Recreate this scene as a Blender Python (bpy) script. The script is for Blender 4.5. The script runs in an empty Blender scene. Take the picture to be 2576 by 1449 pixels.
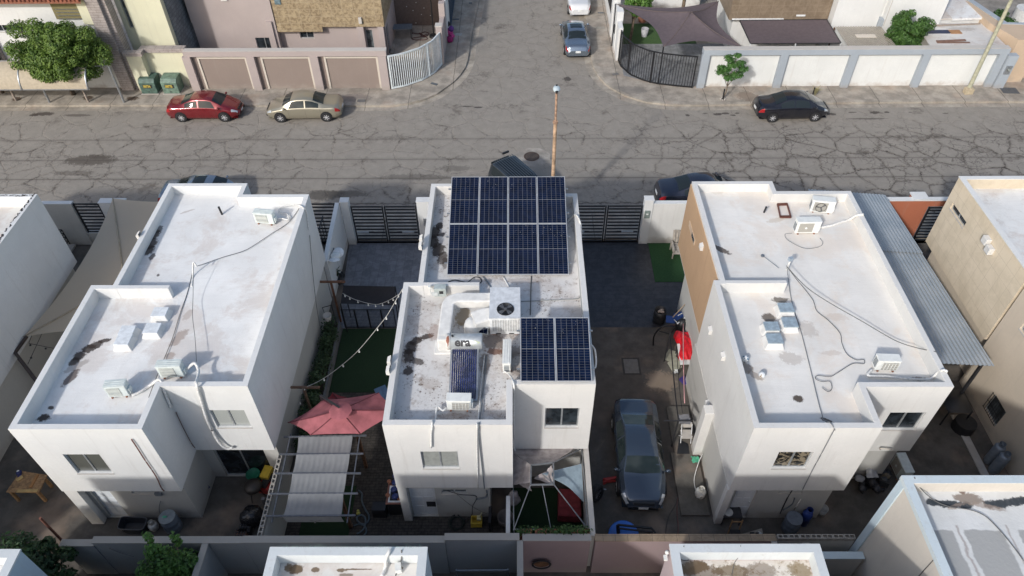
import bpy, bmesh, math, random
from mathutils import Vector, Matrix
random.seed(11)
SC = bpy.context.scene
COL = SC.collection
R = math.radians
# ---------------------------------------------------------------- camera
CAM_H = 25.0
PITCH, ROLL, YAW, FPX = R(45.2), R(-0.48), R(0.48), 1832.4      # focal length in pixels of a 2576 px wide picture
f_ = Vector((-math.sin(YAW)*math.cos(PITCH), math.cos(YAW)*math.cos(PITCH), -math.sin(PITCH)))
r_ = Vector((math.cos(YAW), math.sin(YAW), 0)); u_ = r_.cross(f_)
rr = math.cos(ROLL)*r_ + math.sin(ROLL)*u_; uu = -math.sin(ROLL)*r_ + math.cos(ROLL)*u_
cam = bpy.data.cameras.new('camera'); camo = bpy.data.objects.new('camera', cam); COL.objects.link(camo)
cam.sensor_width = 36; cam.lens = 36*FPX/2576; cam.clip_end = 500; cam.clip_start = 0.5
m_ = Matrix((rr, uu, -f_)).transposed().to_4x4(); m_.translation = (0, 0, CAM_H); camo.matrix_world = m_
SC.camera = camo
# ---------------------------------------------------------------- light
SUN_AZ, SUN_EL = R(33.5), R(32)          # light travels towards +Y, leaning to +X
w = bpy.data.worlds.new('World'); SC.world = w; w.use_nodes = True
nt = w.node_tree; bg = nt.nodes['Background']
sky = nt.nodes.new('ShaderNodeTexSky'); sky.sky_type = 'NISHITA'; sky.sun_disc = False
sky.sun_elevation = SUN_EL; sky.sun_rotation = R(180)+SUN_AZ; sky.air_density = 1.1; sky.dust_density = 2.4; sky.ozone_density = 1.0
nt.links.new(sky.outputs[0], bg.inputs[0]); bg.inputs[1].default_value = 0.148
sl = bpy.data.lights.new('sun', 'SUN'); sl.energy = 2.4; sl.angle = R(3.0); sl.color = (1.0, 0.985, 0.96)
so = bpy.data.objects.new('sun', sl); COL.objects.link(so)
sd = Vector((math.sin(SUN_AZ)*math.cos(SUN_EL), math.cos(SUN_AZ)*math.cos(SUN_EL), -math.sin(SUN_EL)))
so.rotation_euler = sd.to_track_quat('-Z', 'Y').to_euler(); so.location = (-20, -20, 40)
SC.view_settings.view_transform = 'Standard'; SC.view_settings.look = 'None'
SC.view_settings.exposure = 0.13; SC.view_settings.gamma = 1
SC.cycles.max_bounces = 6
# ---------------------------------------------------------------- measuring: photo pixel -> point in the place
def ray(x, y): return rr*((x-1288)/FPX) + uu*(-(y-724.5)/FPX) + f_
def G(x, y, z=0.0):
    d = ray(x, y); t = (z-CAM_H)/d.z; return Vector((d.x*t, d.y*t, z))
def GY(x, y, Y):
    d = ray(x, y); t = Y/d.y; return Vector((d.x*t, Y, CAM_H+d.z*t))
def GX(x, y, X):
    d = ray(x, y); t = X/d.x; return Vector((X, d.y*t, CAM_H+d.z*t))
def T(r, c, x, y):
    s = 2.542 if r == 3 else 2.576
    return ((c*1000+x/s)/1.5528, (r*560+y/s)/1.5528)
def W(r, c, x, y, z=0.0): return G(*T(r, c, x, y), z)
def WY(r, c, x, y, Y): return GY(*T(r, c, x, y), Y)
def WX(r, c, x, y, X): return GX(*T(r, c, x, y), X)
# ---------------------------------------------------------------- object helpers
def wl(o):
    v = Vector((0, 0, 0))
    while o: v = v+o.location; o = o.parent
    return v
def tag(o, label=None, cat=None, group=None, kind=None):
    if label: o['label'] = label
    if cat: o['category'] = cat
    if group: o['group'] = group
    if kind: o['kind'] = kind
    return o
def thing(name, label, cat, loc=(0, 0, 0), rz=0.0, group=None):
    o = bpy.data.objects.new(name, None); COL.objects.link(o)
    o.location = loc; o.rotation_euler = (0, 0, rz); o.empty_display_size = .2
    return tag(o, label, cat, group)
class MB:
    def __init__(s): s.v = []; s.f = []; s.sm = []
    def add(s, vs, fs, smooth=False):
        n = len(s.v); s.v += [tuple(v) for v in vs]
        s.f += [tuple(i+n for i in f) for f in fs]; s.sm += [smooth]*len(fs); return s
    def quad(s, *p): return s.add(p, [tuple(range(len(p)))])
    def box(s, x0, y0, z0, x1, y1, z1):
        if x0 > x1: x0, x1 = x1, x0
        if y0 > y1: y0, y1 = y1, y0
        if z0 > z1: z0, z1 = z1, z0
        return s.add([(x0,y0,z0),(x1,y0,z0),(x1,y1,z0),(x0,y1,z0),(x0,y0,z1),(x1,y0,z1),(x1,y1,z1),(x0,y1,z1)],
                     [(0,3,2,1),(4,5,6,7),(0,1,5,4),(1,2,6,5),(2,3,7,6),(3,0,4,7)])
    def cb(s, cx, cy, cz, sx, sy, sz, rz=0.0, rx=0.0, ry=0.0):      # centred box
        M = Matrix.Rotation(rz, 3, 'Z') @ Matrix.Rotation(ry, 3, 'Y') @ Matrix.Rotation(rx, 3, 'X'); c = Vector((cx, cy, cz)); P = []
        for dz in (-.5, .5):
            for dx, dy in ((-.5,-.5),(.5,-.5),(.5,.5),(-.5,.5)): P.append(c+M@Vector((dx*sx, dy*sy, dz*sz)))
        return s.add(P, [(0,3,2,1),(4,5,6,7),(0,1,5,4),(1,2,6,5),(2,3,7,6),(3,0,4,7)])
    def prism(s, poly, z0, z1, cap0=True):
        n = len(poly); V = [(p[0], p[1], z0) for p in poly]+[(p[0], p[1], z1) for p in poly]
        F = [(i, (i+1) % n, (i+1) % n+n, i+n) for i in range(n)]+[tuple(range(n, 2*n))]
        if cap0: F.append(tuple(range(n-1, -1, -1)))
        return s.add(V, F)
    def bar(s, a, b, w=.05, h=None):
        a = Vector(a); b = Vector(b); h = h or w; d = (b-a)
        if d.length < 1e-6: return s
        q = d.to_track_quat('X', 'Z').to_matrix(); c = (a+b)/2; P = []; L = d.length
        for dz in (-.5, .5):
            for dx, dy in ((-.5,-.5),(.5,-.5),(.5,.5),(-.5,.5)): P.append(c+q@Vector((dx*L, dy*w, dz*h)))
        return s.add(P, [(0,3,2,1),(4,5,6,7),(0,1,5,4),(1,2,6,5),(2,3,7,6),(3,0,4,7)])
    def cyl(s, a, b, r0, r1=None, n=12, cap=True, smooth=True):
        a = Vector(a); b = Vector(b); r1 = r0 if r1 is None else r1; q = (b-a).to_track_quat('Z', 'Y').to_matrix(); P = []
        for c, r in ((a, r0), (b, r1)):
            for i in range(n):
                t = 2*math.pi*i/n; P.append(c+q@Vector((r*math.cos(t), r*math.sin(t), 0)))
        s.add(P, [(i, (i+1) % n, (i+1) % n+n, i+n) for i in range(n)], smooth)
        if cap: s.add(P, [tuple(range(n-1, -1, -1)), tuple(range(n, 2*n))])
        return s
    def lathe(s, c, prof, n=16, q=None, smooth=True):
        c = Vector(c); q = q or Matrix.Identity(3); P = []
        for r, z in prof:
            for i in range(n):
                t = 2*math.pi*i/n; P.append(c+q@Vector((r*math.cos(t), r*math.sin(t), z)))
        F = [(k*n+i, k*n+(i+1) % n, (k+1)*n+(i+1) % n, (k+1)*n+i) for k in range(len(prof)-1) for i in range(n)]
        return s.add(P, F, smooth)
    def tube(s, pts, r=.02, n=6):
        pts = [Vector(p) for p in pts]; rings = []
        for i, p in enumerate(pts):
            d = (pts[min(i+1, len(pts)-1)]-pts[max(i-1, 0)])
            if d.length < 1e-6: d = Vector((0, 0, 1))
            q = d.to_track_quat('Z', 'Y').to_matrix()
            rings += [p+q@Vector((r*math.cos(2*math.pi*k/n), r*math.sin(2*math.pi*k/n), 0)) for k in range(n)]
        F = []
        for i in range(len(pts)-1):
            for k in range(n): F.append((i*n+k, i*n+(k+1) % n, (i+1)*n+(k+1) % n, (i+1)*n+k))
        F += [tuple(range(n-1, -1, -1)), tuple(range((len(pts)-1)*n, len(pts)*n))]
        return s.add(rings, F, True)
    def ball(s, c, rx, ry=None, rz=None, nu=14, nv=9, jit=0.0):
        ry = rx if ry is None else ry; rz = rx if rz is None else rz; P = []; c = Vector(c)
        for j in range(nv+1):
            ph = math.pi*j/nv
            for i in range(nu):
                t = 2*math.pi*i/nu; k = 1+random.uniform(-jit, jit)
                P.append(c+Vector((rx*math.sin(ph)*math.cos(t)*k, ry*math.sin(ph)*math.sin(t)*k, rz*math.cos(ph)*k)))
        return s.add(P, [(j*nu+i, (j+1)*nu+i, (j+1)*nu+(i+1) % nu, j*nu+(i+1) % nu) for j in range(nv) for i in range(nu)], True)
    def grid(s, fn, nu, nv, smooth=True):
        P = [fn(i/nu, j/nv) for j in range(nv+1) for i in range(nu+1)]
        return s.add(P, [(j*(nu+1)+i, j*(nu+1)+i+1, (j+1)*(nu+1)+i+1, (j+1)*(nu+1)+i) for j in range(nv) for i in range(nu)], smooth)
    def build(s, name, mat, parent=None, label=None, cat=None, group=None, kind=None, fix=False, solid=0.0, bevel=0.0, local=False):
        off = (Vector((0,0,0)) if local else wl(parent)) if parent else None
        if off is None:
            xs = [v[0] for v in s.v]; ys = [v[1] for v in s.v]; zs = [v[2] for v in s.v]
            off = Vector(((min(xs)+max(xs))/2, (min(ys)+max(ys))/2, min(zs)))
        me = bpy.data.meshes.new(name)
        me.from_pydata([(v[0]-off.x, v[1]-off.y, v[2]-off.z) for v in s.v], [], s.f)
        me.polygons.foreach_set('use_smooth', s.sm); me.validate()
        if fix:
            b = bmesh.new(); b.from_mesh(me); bmesh.ops.remove_doubles(b, verts=b.verts, dist=1e-5)
            bmesh.ops.recalc_face_normals(b, faces=b.faces); b.to_mesh(me); b.free()
        me.materials.append(mat); me.update()
        o = bpy.data.objects.new(name, me); COL.objects.link(o)
        if parent: o.parent = parent
        else: o.location = off
        if solid: q = o.modifiers.new('thick', 'SOLIDIFY'); q.thickness = solid; q.offset = -1
        if bevel: q = o.modifiers.new('bevel', 'BEVEL'); q.width = bevel; q.segments = 2; q.limit_method = 'ANGLE'
        return tag(o, label, cat, group, kind)
def copy_tree(o, parent=None):
    c = o.copy(); COL.objects.link(c)
    if parent: c.parent = parent
    for ch in list(o.children): copy_tree(ch, c)
    return c
def place(proto, loc, rz, label, used=set(), group=None, scale=None):
    """first use moves the proto itself, later uses copy it with its parts"""
    o = proto if proto.name not in used else copy_tree(proto)
    if proto.name not in used: used.add(proto.name)
    o.location = loc; o.rotation_euler = (0, 0, rz); o['label'] = label
    if group: o['group'] = group
    if scale: o.scale = (scale, scale, scale) if not isinstance(scale, tuple) else scale
    return o
# ---------------------------------------------------------------- materials
class NT:
    def __init__(s, name):
        s.m = bpy.data.materials.new(name); s.m.use_nodes = True; s.t = s.m.node_tree; s.b = s.t.nodes['Principled BSDF']; s._p = None
    def n(s, typ, **kw):
        x = s.t.nodes.new(typ)
        for k, v in kw.items():
            if k.startswith('i_'):
                key = k[2:]; key = int(key) if key.isdigit() else key.replace('_', ' ')
                s.put(x.inputs[key], v)
            else: setattr(x, k, v)
        return x
    def put(s, inp, v):
        if isinstance(v, bpy.types.NodeSocket): s.t.links.new(v, inp)
        else: inp.default_value = v
    def pos(s):
        if not s._p: s._p = s.n('ShaderNodeNewGeometry').outputs['Position']
        return s._p
    def noise(s, scale, detail=3, vec=None, rough=.55, dist=0.0):
        x = s.n('ShaderNodeTexNoise'); s.put(x.inputs['Vector'], vec or s.pos()); x.inputs['Scale'].default_value = scale
        x.inputs['Detail'].default_value = detail; x.inputs['Roughness'].default_value = rough; x.inputs['Distortion'].default_value = dist
        return x.outputs['Fac']
    def math(s, op, a, b=0.0, c=None, clamp=False):
        x = s.n('ShaderNodeMath', operation=op); x.use_clamp = clamp; s.put(x.inputs[0], a); s.put(x.inputs[1], b)
        if c is not None: s.put(x.inputs[2], c)
        return x.outputs[0]
    def ramp(s, v, a, b, o0=0.0, o1=1.0):
        x = s.n('ShaderNodeMapRange', interpolation_type='SMOOTHSTEP'); s.put(x.inputs[0], v)
        for i, k in enumerate((a, b, o0, o1)): s.put(x.inputs[i+1], k)
        return x.outputs[0]
    def mix(s, fac, a, b, mode='MIX'):
        x = s.n('ShaderNodeMix', data_type='RGBA', blend_type=mode); s.put(x.inputs[0], fac)
        for i, k in ((6, a), (7, b)):
            s.put(x.inputs[i], k if isinstance(k, bpy.types.NodeSocket) else (k[0], k[1], k[2], 1))
        return x.outputs[2]
    def vmul(s, v):
        x = s.n('ShaderNodeVectorMath', operation='MULTIPLY'); s.put(x.inputs[0], s.pos()); x.inputs[1].default_value = v; return x.outputs[0]
    def bump(s, h, strength=.3, dist=.01):
        x = s.n('ShaderNodeBump'); x.inputs['Strength'].default_value = strength; x.inputs['Distance'].default_value = dist
        s.put(x.inputs['Height'], h); s.put(s.b.inputs['Normal'], x.outputs[0])
    def col(s, c): s.put(s.b.inputs['Base Color'], c if isinstance(c, bpy.types.NodeSocket) else (c[0], c[1], c[2], 1)); return s
    def set(s, **kw):
        for k, v in kw.items(): s.put(s.b.inputs[k.replace('_', ' ')], v)
        return s
def sc(c, k): return (c[0]*k, c[1]*k, c[2]*k)
def plain(name, c, rough=.6, metal=0.0, var=.12, scale=6.0, coat=0.0, spec=None, bump=0.0):
    M = NT(name); n = M.noise(scale, 4)
    M.col(M.mix(M.ramp(n, .3, .7), sc(c, 1-var), sc(c, 1+var))); M.set(Roughness=rough, Metallic=metal)
    if coat: M.set(Coat_Weight=coat, Coat_Roughness=.05)
    if spec is not None: M.b.inputs['Specular IOR Level'].default_value = spec
    if bump: M.bump(M.noise(scale*5, 3), bump, .02)
    return M.m
def stains(M, col, L, z=None):
    """L: (x, y, rx, ry, angle deg, strength, colour) marks with a ragged outline that lie on the surface"""
    wn = M.noise(3.2, 6, rough=.7); wn2 = M.noise(11.0, 5, rough=.75)
    sep = M.n('ShaderNodeSeparateXYZ', i_0=M.pos()); X, Y = sep.outputs[0], sep.outputs[1]
    for x, y, rx, ry, a, st, c in L:
        ca, sa = math.cos(R(a)), math.sin(R(a))
        dx = M.math('SUBTRACT', X, x); dy = M.math('SUBTRACT', Y, y)
        u = M.math('MULTIPLY_ADD', dx, ca/rx, M.math('MULTIPLY', dy, sa/rx)); v = M.math('MULTIPLY_ADD', dx, -sa/ry, M.math('MULTIPLY', dy, ca/ry))
        d = M.math('SQRT', M.math('MULTIPLY_ADD', u, u, M.math('MULTIPLY', v, v)))
        d = M.math('ADD', d, M.math('MULTIPLY', M.math('SUBTRACT', wn, .5), 1.5)); d = M.math('ADD', d, M.math('MULTIPLY', M.math('SUBTRACT', wn2, .5), 1.3))
        k = M.ramp(d, 1.1, .75, 0, st); col = M.mix(k, col, c)
    return col
def stucco(name, c, dirt=.2, bump=.35, streak=.08, dc=(.33, .29, .25), splash=.6):
    M = NT(name); a = M.noise(.7, 5, rough=.65); b = M.noise(14, 3); st = M.noise(1.0, 5, vec=M.vmul((5, 5, .35)), rough=.7)
    col = M.mix(M.ramp(a, .35, .7), sc(c, .95), sc(c, 1.03)); col = M.mix(M.ramp(b, .35, .7, 0, .5), col, sc(c, .94))
    col = M.mix(M.ramp(st, .52, .8, 0, streak*3), col, dc); col = M.mix(M.ramp(M.noise(2.6, 7, rough=.75), .58, .78, 0, dirt), col, dc)
    z = M.n('ShaderNodeSeparateXYZ', i_0=M.pos()).outputs[2]; zz = M.math('ADD', z, M.math('MULTIPLY', M.noise(2.5, 5, rough=.7), -.9))
    col = M.mix(M.math('MULTIPLY', M.ramp(zz, .12, -.35, 0, splash), M.ramp(M.noise(1.3, 4), .3, .6)), col, dc)   # splashed dirt along the foot of the wall
    M.col(col).set(Roughness=.9); M.bump(M.math('ADD', M.noise(60, 3), M.math('MULTIPLY', a, 2.0)), bump, .012); return M.m
def roofm(name, c, L, dirt=.18, spk=.62, brush=True, dc=(.30, .22, .17), dirt_scale=1.3, patch=0.0, pc=(.3, .3, .3)):
    M = NT(name); a = M.noise(.6, 6, rough=.65); br = M.noise(1.0, 5, vec=M.vmul((1.2, 9, 1)), rough=.65)
    col = M.mix(M.ramp(a, .35, .68), sc(c, .93), sc(c, 1.04)); col = M.mix(M.ramp(br, .45, .75, 0, .45), col, sc(c, .90))
    col = M.mix(M.ramp(M.noise(dirt_scale, 8, rough=.78), .50, .75, 0, dirt*1.7), col, dc); col = M.mix(M.math('MULTIPLY', M.ramp(M.noise(.45, 6, rough=.7, dist=.4), .47, .60), .3), col, sc(dc, 1.5)); col = M.mix(M.math('MULTIPLY', M.ramp(M.noise(.7, 3, vec=M.vmul((1, .25, 1)), dist=.8), .52, .56), .12), col, sc(c, .75))
    sp = M.math('MULTIPLY', M.ramp(M.noise(9, 6, rough=.8), spk-.02, spk+.08), M.ramp(M.noise(.9, 3), .42, .62)); col = M.mix(M.math('MULTIPLY', sp, dirt*2.6, clamp=True), col, sc(dc, .55))
    if patch: col = M.mix(M.ramp(M.noise(.8, 3, dist=.5), .5, .56, 0, patch), col, pc)
    col = stains(M, col, L); M.col(col).set(Roughness=.85); M.bump(M.math('ADD', br, M.noise(40, 3)), .3, .02); return M.m
def tiles(name, c1, c2, grout, sx, sy, off=0.0, rough=.6, plane='xy', vein=3.0, gw=.006, rot=0.0, lo=.38, hi=.62):
    M = NT(name); sep = M.n('ShaderNodeSeparateXYZ', i_0=M.pos()); o = {'x': 0, 'y': 1, 'z': 2}
    cb = M.n('ShaderNodeCombineXYZ'); M.put(cb.inputs[0], sep.outputs[o[plane[0]]]); M.put(cb.inputs[1], sep.outputs[o[plane[1]]])
    vec = cb.outputs[0]
    if rot:
        v = M.n('ShaderNodeVectorRotate', rotation_type='Z_AXIS'); M.put(v.inputs['Vector'], vec); v.inputs['Angle'].default_value = rot; vec = v.outputs[0]
    br = M.n('ShaderNodeTexBrick', offset=off); M.put(br.inputs['Vector'], vec)
    br.inputs['Scale'].default_value = 1; br.inputs['Brick Width'].default_value = sx; br.inputs['Row Height'].default_value = sy
    br.inputs['Mortar Size'].default_value = gw; br.inputs['Mortar Smooth'].default_value = .1; br.inputs['Bias'].default_value = 0
    br.inputs['Color1'].default_value = (0, 0, 0, 1); br.inputs['Color2'].default_value = (1, 1, 1, 1); br.inputs['Mortar'].default_value = (.5, .5, .5, 1)
    n = M.noise(vein, 7, rough=.72, dist=.6); rnd = M.n('ShaderNodeSeparateColor', i_0=br.outputs[0]).outputs[0]
    k = M.math('ADD', M.ramp(n, lo, hi, 0, .75), M.math('MULTIPLY', rnd, .25)); col = M.mix(k, c1, c2)
    M.col(M.mix(br.outputs['Fac'], col, grout)).set(Roughness=rough); return M.m
def foliage(name, dark, light, sss=.25):
    M = NT(name); g = M.n('ShaderNodeNewGeometry'); r = g.outputs['Random Per Island']
    k = M.math('ADD', M.math('MULTIPLY', r, .6), M.math('MULTIPLY', M.ramp(M.noise(1.6, 3), .3, .7), .4)); M.col(M.mix(k, dark, light)).set(Roughness=.55)
    t = M.n('ShaderNodeBsdfTranslucent'); M.put(t.inputs[0], M.mix(k, sc(dark, 1.3), sc(light, 1.3)))
    mx = M.n('ShaderNodeMixShader'); mx.inputs[0].default_value = sss; M.t.links.new(M.b.outputs[0], mx.inputs[1]); M.t.links.new(t.outputs[0], mx.inputs[2])
    M.t.links.new(mx.outputs[0], M.t.nodes['Material Output'].inputs[0]); return M.m
def glass(name, c=(.02, .025, .03), rough=.06, blinds=None, ax=2):
    M = NT(name)
    if blinds:
        wv = M.n('ShaderNodeTexWave', bands_direction='XYZ'[ax]); M.put(wv.inputs['Vector'], M.pos()); wv.inputs['Scale'].default_value = blinds[1]
        M.col(M.mix(wv.outputs['Fac'], sc(blinds[0], .55), blinds[0]))
    else: M.col(M.mix(M.ramp(M.noise(2.5, 2), .35, .65), sc(c, .5), sc(c, 1.5)))
    M.set(Roughness=rough, Coat_Weight=.15, Coat_Roughness=.03); M.b.inputs['Specular IOR Level'].default_value = .3; return M.m
def paint(name, c, metal=.5, rough=.24, dust=.05):
    M = NT(name); M.col(M.mix(M.ramp(M.noise(1.2, 4), .35, .75, 0, dust), c, (.32, .29, .25))); M.set(Metallic=metal, Coat_Weight=.8, Coat_Roughness=.06)
    M.set(Roughness=rough); return M.m
WHITE = stucco('white_stucco', (.70, .70, .685)); CREAMW = stucco('warm_white_stucco', (.67, .66, .635))
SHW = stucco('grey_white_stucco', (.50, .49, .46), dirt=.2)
MAUVE = stucco('mauve_stucco', (.42, .355, .335), dirt=.05); PANEL = stucco('brown_panel_stucco', (.27, .215, .185), dirt=.25)
TRIM = stucco('cream_trim', (.62, .56, .48)); YELLOW = stucco('pale_yellow_stucco', (.66, .64, .47)); BEIGE = stucco('beige_stucco', (.62,.53,.42))
BLUEG = stucco('blue_grey_stucco', (.36, .40, .44)); LB = stucco('light_blue_paint', (.50, .60, .66), dirt=.3); PINK = stucco('dusty_pink_stucco', (.33, .25, .25))
GREYST = stucco('grey_stucco', (.33, .34, .35), dirt=.2); TAN = stucco('tan_cladding', (.50, .33, .20), dirt=.3, streak=.2, dc=(.32, .2, .12))
ORANGE = stucco('terracotta_stucco', (.42, .14, .075)); CAP = stucco('weathered_cap', (.52, .49, .45), dirt=.6, bump=.5)
BLACKM = plain('black_metal', (.018, .018, .02), .5, .2); DARKM = plain('dark_metal', (.05, .05, .055), .5, .5); GALV = plain('galvanised_metal', (.42, .44, .46), .38, .75, scale=9)
WMETAL = plain('white_metal', (.74, .75, .75), .38); WPLAST = plain('white_plastic', (.72, .73, .70), .45, var=.06); ALU = plain('aluminium', (.5, .52, .53), .35, .6)
RUST = plain('rusty_metal', (.24, .10, .055), .85, var=.5, scale=12); RUSTP = plain('rusty_post', (.45, .30, .19), .8, var=.45, scale=3)
WOOD = plain('pine_wood', (.32, .185, .085), .6, var=.3, scale=9); DWOOD = plain('dark_wood', (.13, .065, .035), .75, var=.35, scale=10)
BLACKP = plain('black_plastic', (.02, .021, .024), .45); RUB = plain('black_rubber', (.025, .025, .026), .8); GREYP = plain('grey_plastic', (.15, .17, .19), .5)
BLUEP = plain('blue_plastic', (.03, .10, .42), .42); NAVY = plain('navy_cloth', (.03, .035, .12), .8); GRNP = plain('green_plastic', (.10, .45, .27), .5)
REDP = plain('red_paint', (.35, .03, .025), .45); YELP = plain('yellow_plastic', (.60, .42, .05), .45); GASW = plain('white_tank_paint', (.62, .60, .55), .45, var=.2)
GASG = plain('grey_tank_paint', (.22, .25, .29), .5, .3); CABLE = plain('grey_cable', (.12, .12, .115), .6); WCAB = plain('white_insulation', (.70, .69, .66), .8, var=.15, scale=14)
WIN = glass('window_glass'); WINB = glass('window_blinds', blinds=((.40, .42, .40), 22)); WINV = glass('vertical_blinds', blinds=((.5, .52, .49), 10), ax=0); DOORP = plain('white_door_paint', (.74,.77,.80), .4, var=.05); WING = glass('grey_window_glass', (.10, .115, .12))
WINW = plain('curtained_window', (.28, .29, .27)); LEAF = foliage('leaf_green', (.018, .045, .010), (.085, .16, .030)); LEAFB = foliage('fresh_leaf', (.035, .10, .02), (.15, .28, .045)); LEAFD = foliage('dark_leaf', (.008, .022, .007), (.04, .085, .018))
BARK = plain('bark', (.16, .12, .085), .9, var=.3, bump=.5); DRYM = plain('dry_debris', (.13, .085, .05), .95, var=.5, scale=20); TERRA = plain('terracotta_pot', (.35, .15, .09), .8)
# ================================================================ THE SETTING
def street_mat():
    M = NT('cracked_concrete'); base = (.285, .258, .222)
    wv = M.n('ShaderNodeTexNoise'); M.put(wv.inputs['Vector'], M.pos()); wv.inputs['Scale'].default_value = .9; wv.inputs['Detail'].default_value = 5
    off = M.n('ShaderNodeVectorMath', operation='MULTIPLY_ADD'); M.put(off.inputs[0], wv.outputs['Color']); off.inputs[1].default_value = (.8, .6, 0); M.put(off.inputs[2], M.pos())
    w2 = M.n('ShaderNodeTexNoise'); M.put(w2.inputs['Vector'], M.pos()); w2.inputs['Scale'].default_value = 7; w2.inputs['Detail'].default_value = 4
    of2 = M.n('ShaderNodeVectorMath', operation='MULTIPLY_ADD'); M.put(of2.inputs[0], w2.outputs['Color']); of2.inputs[1].default_value = (.34, .34, 0); M.put(of2.inputs[2], off.outputs[0])
    def vor(scale, rnd=.9):
        v = M.n('ShaderNodeTexVoronoi', feature='DISTANCE_TO_EDGE', voronoi_dimensions='2D'); M.put(v.inputs['Vector'], of2.outputs[0])
        v.inputs['Scale'].default_value = scale; v.inputs['Randomness'].default_value = rnd; return v.outputs['Distance']
    sep = M.n('ShaderNodeSeparateXYZ', i_0=M.pos()); X, Y = sep.outputs[0], sep.outputs[1]
    big = M.noise(.16, 3); fine = M.noise(22, 5, rough=.75); med = M.noise(1.6, 6, rough=.7)
    col = M.mix(M.ramp(med, .3, .72), sc(base, .86), sc(base, 1.12)); col = M.mix(M.ramp(fine, .3, .7, 0, .55), col, sc(base, .72))
    col = M.mix(M.ramp(M.noise(90, 2), .45, .7, 0, .35), col, sc(base, 1.5))
    # heavier damage to the right of the street and left of the middle
    zr = M.ramp(X, 2, 13); zl = M.math('MULTIPLY', M.math('MULTIPLY', M.ramp(X, -10, -17), M.ramp(Y, 39, 36.5)), .55); dm = M.math('ADD', M.math('MULTIPLY', zr, M.ramp(Y, 40.2, 37.5)), zl, clamp=True)
    dm = M.math('MAXIMUM', dm, M.math('MULTIPLY', M.ramp(M.noise(.3, 3), .45, .62), .55))
    v1 = vor(.60); v2 = vor(1.05); v3 = vor(2.7)
    gaps = M.math('MAXIMUM', M.ramp(M.noise(2.4, 4, rough=.7), .40, .58, .2, 1.0), M.math('MULTIPLY', dm, .62)); fade = M.math('MULTIPLY', gaps, M.math('MULTIPLY', M.math('MAXIMUM', M.ramp(M.noise(.7, 5, rough=.75), .42, .60, .0, 1.0), M.math('MULTIPLY', dm, .6)), M.ramp(Y, 40.6, 38.3, .3, 1.0))); halo = M.math('MULTIPLY', M.math('MULTIPLY', M.ramp(v1, .11, .0), fade), M.math('MULTIPLY_ADD', dm, .55, .25)); col = M.mix(halo, col, (.085, .07, .058))
    line = M.math('MULTIPLY', M.math('MULTIPLY', M.ramp(v1, .030, .008), fade), M.math('MULTIPLY_ADD', dm, .5, .38), clamp=True); col = M.mix(line, col, (.035, .028, .024))
    pl = M.math('MULTIPLY', M.math('MULTIPLY', M.ramp(v1, .05, .035), M.ramp(v1, .020, .034)), .35); col = M.mix(pl, col, (.30, .25, .20))
    m2 = M.math('MULTIPLY', M.ramp(M.noise(.45, 3), .47, .58), M.math('MULTIPLY_ADD', dm, .6, .25)); col = M.mix(M.math('MULTIPLY', M.ramp(v2, .045, .008), M.math('MULTIPLY', m2, .75)), col, (.06, .048, .04))
    m3 = M.math('MULTIPLY', M.ramp(M.noise(.55, 4), .50, .60), dm); col = M.mix(M.math('MULTIPLY', M.ramp(v3, .09, .01), M.math('MULTIPLY', m3, .6)), col, (.05, .042, .036))
    st = M.math('MULTIPLY', M.ramp(M.noise(.6, 7, rough=.75), .54, .68), M.math('MULTIPLY_ADD', dm, .65, .3)); col = M.mix(st, col, (.10, .083, .068))
    wob = M.math('MULTIPLY', M.math('SUBTRACT', M.noise(3, 4), .5), .14)
    for y0, k in ((37.6, .3), (35.5, .4), (33.65, .5), (31.35, .7)):
        d = M.math('ABSOLUTE', M.math('SUBTRACT', M.math('ADD', Y, M.math('MULTIPLY', wob, 3.5 if y0 == 31.35 else .8)), y0))
        col = M.mix(M.math('MULTIPLY', M.ramp(d, .055, .015), k), col, (.045, .037, .03)); col = M.mix(M.math('MULTIPLY', M.ramp(d, .25, .03), M.math('MULTIPLY', med, .35)), col, (.08, .066, .055))
    L = [(W(0,0,x,y).x, W(0,0,x,y).y, a, b, 0, s, (.055, .042, .035)) for x, y, a, b, s in ((440,1145,.75,.22,.85),(345,1158,.3,.14,.9),(770,1160,.95,.16,.6))]
    L += [(W(0,3,x,y).x, W(0,3,x,y).y, a, b, 0, s, (.05, .04, .034)) for x, y, a, b, s in ((640,1150,.35,.15,.8),(1075,1132,.35,.16,.85),(1195,1130,.16,.1,.8),(850,1130,.3,.08,.7),(1000,1195,1.3,.09,.6),(1430,1130,.12,.06,.6),(1780,1140,.18,.08,.6))]
    L += [(W(0,2,x,y).x, W(0,2,x,y).y, a, b, 0, s, (.045, .037, .033)) for x, y, a, b, s in ((2070,1150,.32,.14,.85),(2150,1142,.25,.12,.8),(2225,1160,.18,.1,.8),(2265,1140,.14,.1,.7),(1765,1160,.14,.12,.8),(555,795,.3,.3,.8),(1940,1140,.2,.08,.6),(850,780,.15,.15,.7),(800,765,.25,.12,.6),(1640,1065,1.1,.035,.9))]
    L += [(W(0,1,x,y).x, W(0,1,x,y).y, a, b, 0, s, (.045, .037, .033)) for x, y, a, b, s in ((2120,1070,.45,.06,.9),(2240,1080,.32,.1,.9))]
    L += [(W(1,0,x,y).x, W(1,0,x,y).y, a, b, 0, s, (.07, .056, .045)) for x, y, a, b, s in ((900,170,1.6,.55,.75),(760,300,1.3,.25,.45),(1000,130,.9,.25,.5))]
    L += [(W(1,1,x,y).x, W(1,1,x,y).y, a, b, 0, s, (.06, .052, .045)) for x, y, a, b, s in ((680,520,1.1,.5,.75),(900,510,1.3,.35,.6),(1600,340,2.2,.3,.4),(2000,250,1.0,.3,.4))]
    col = stains(M, col, L)
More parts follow.
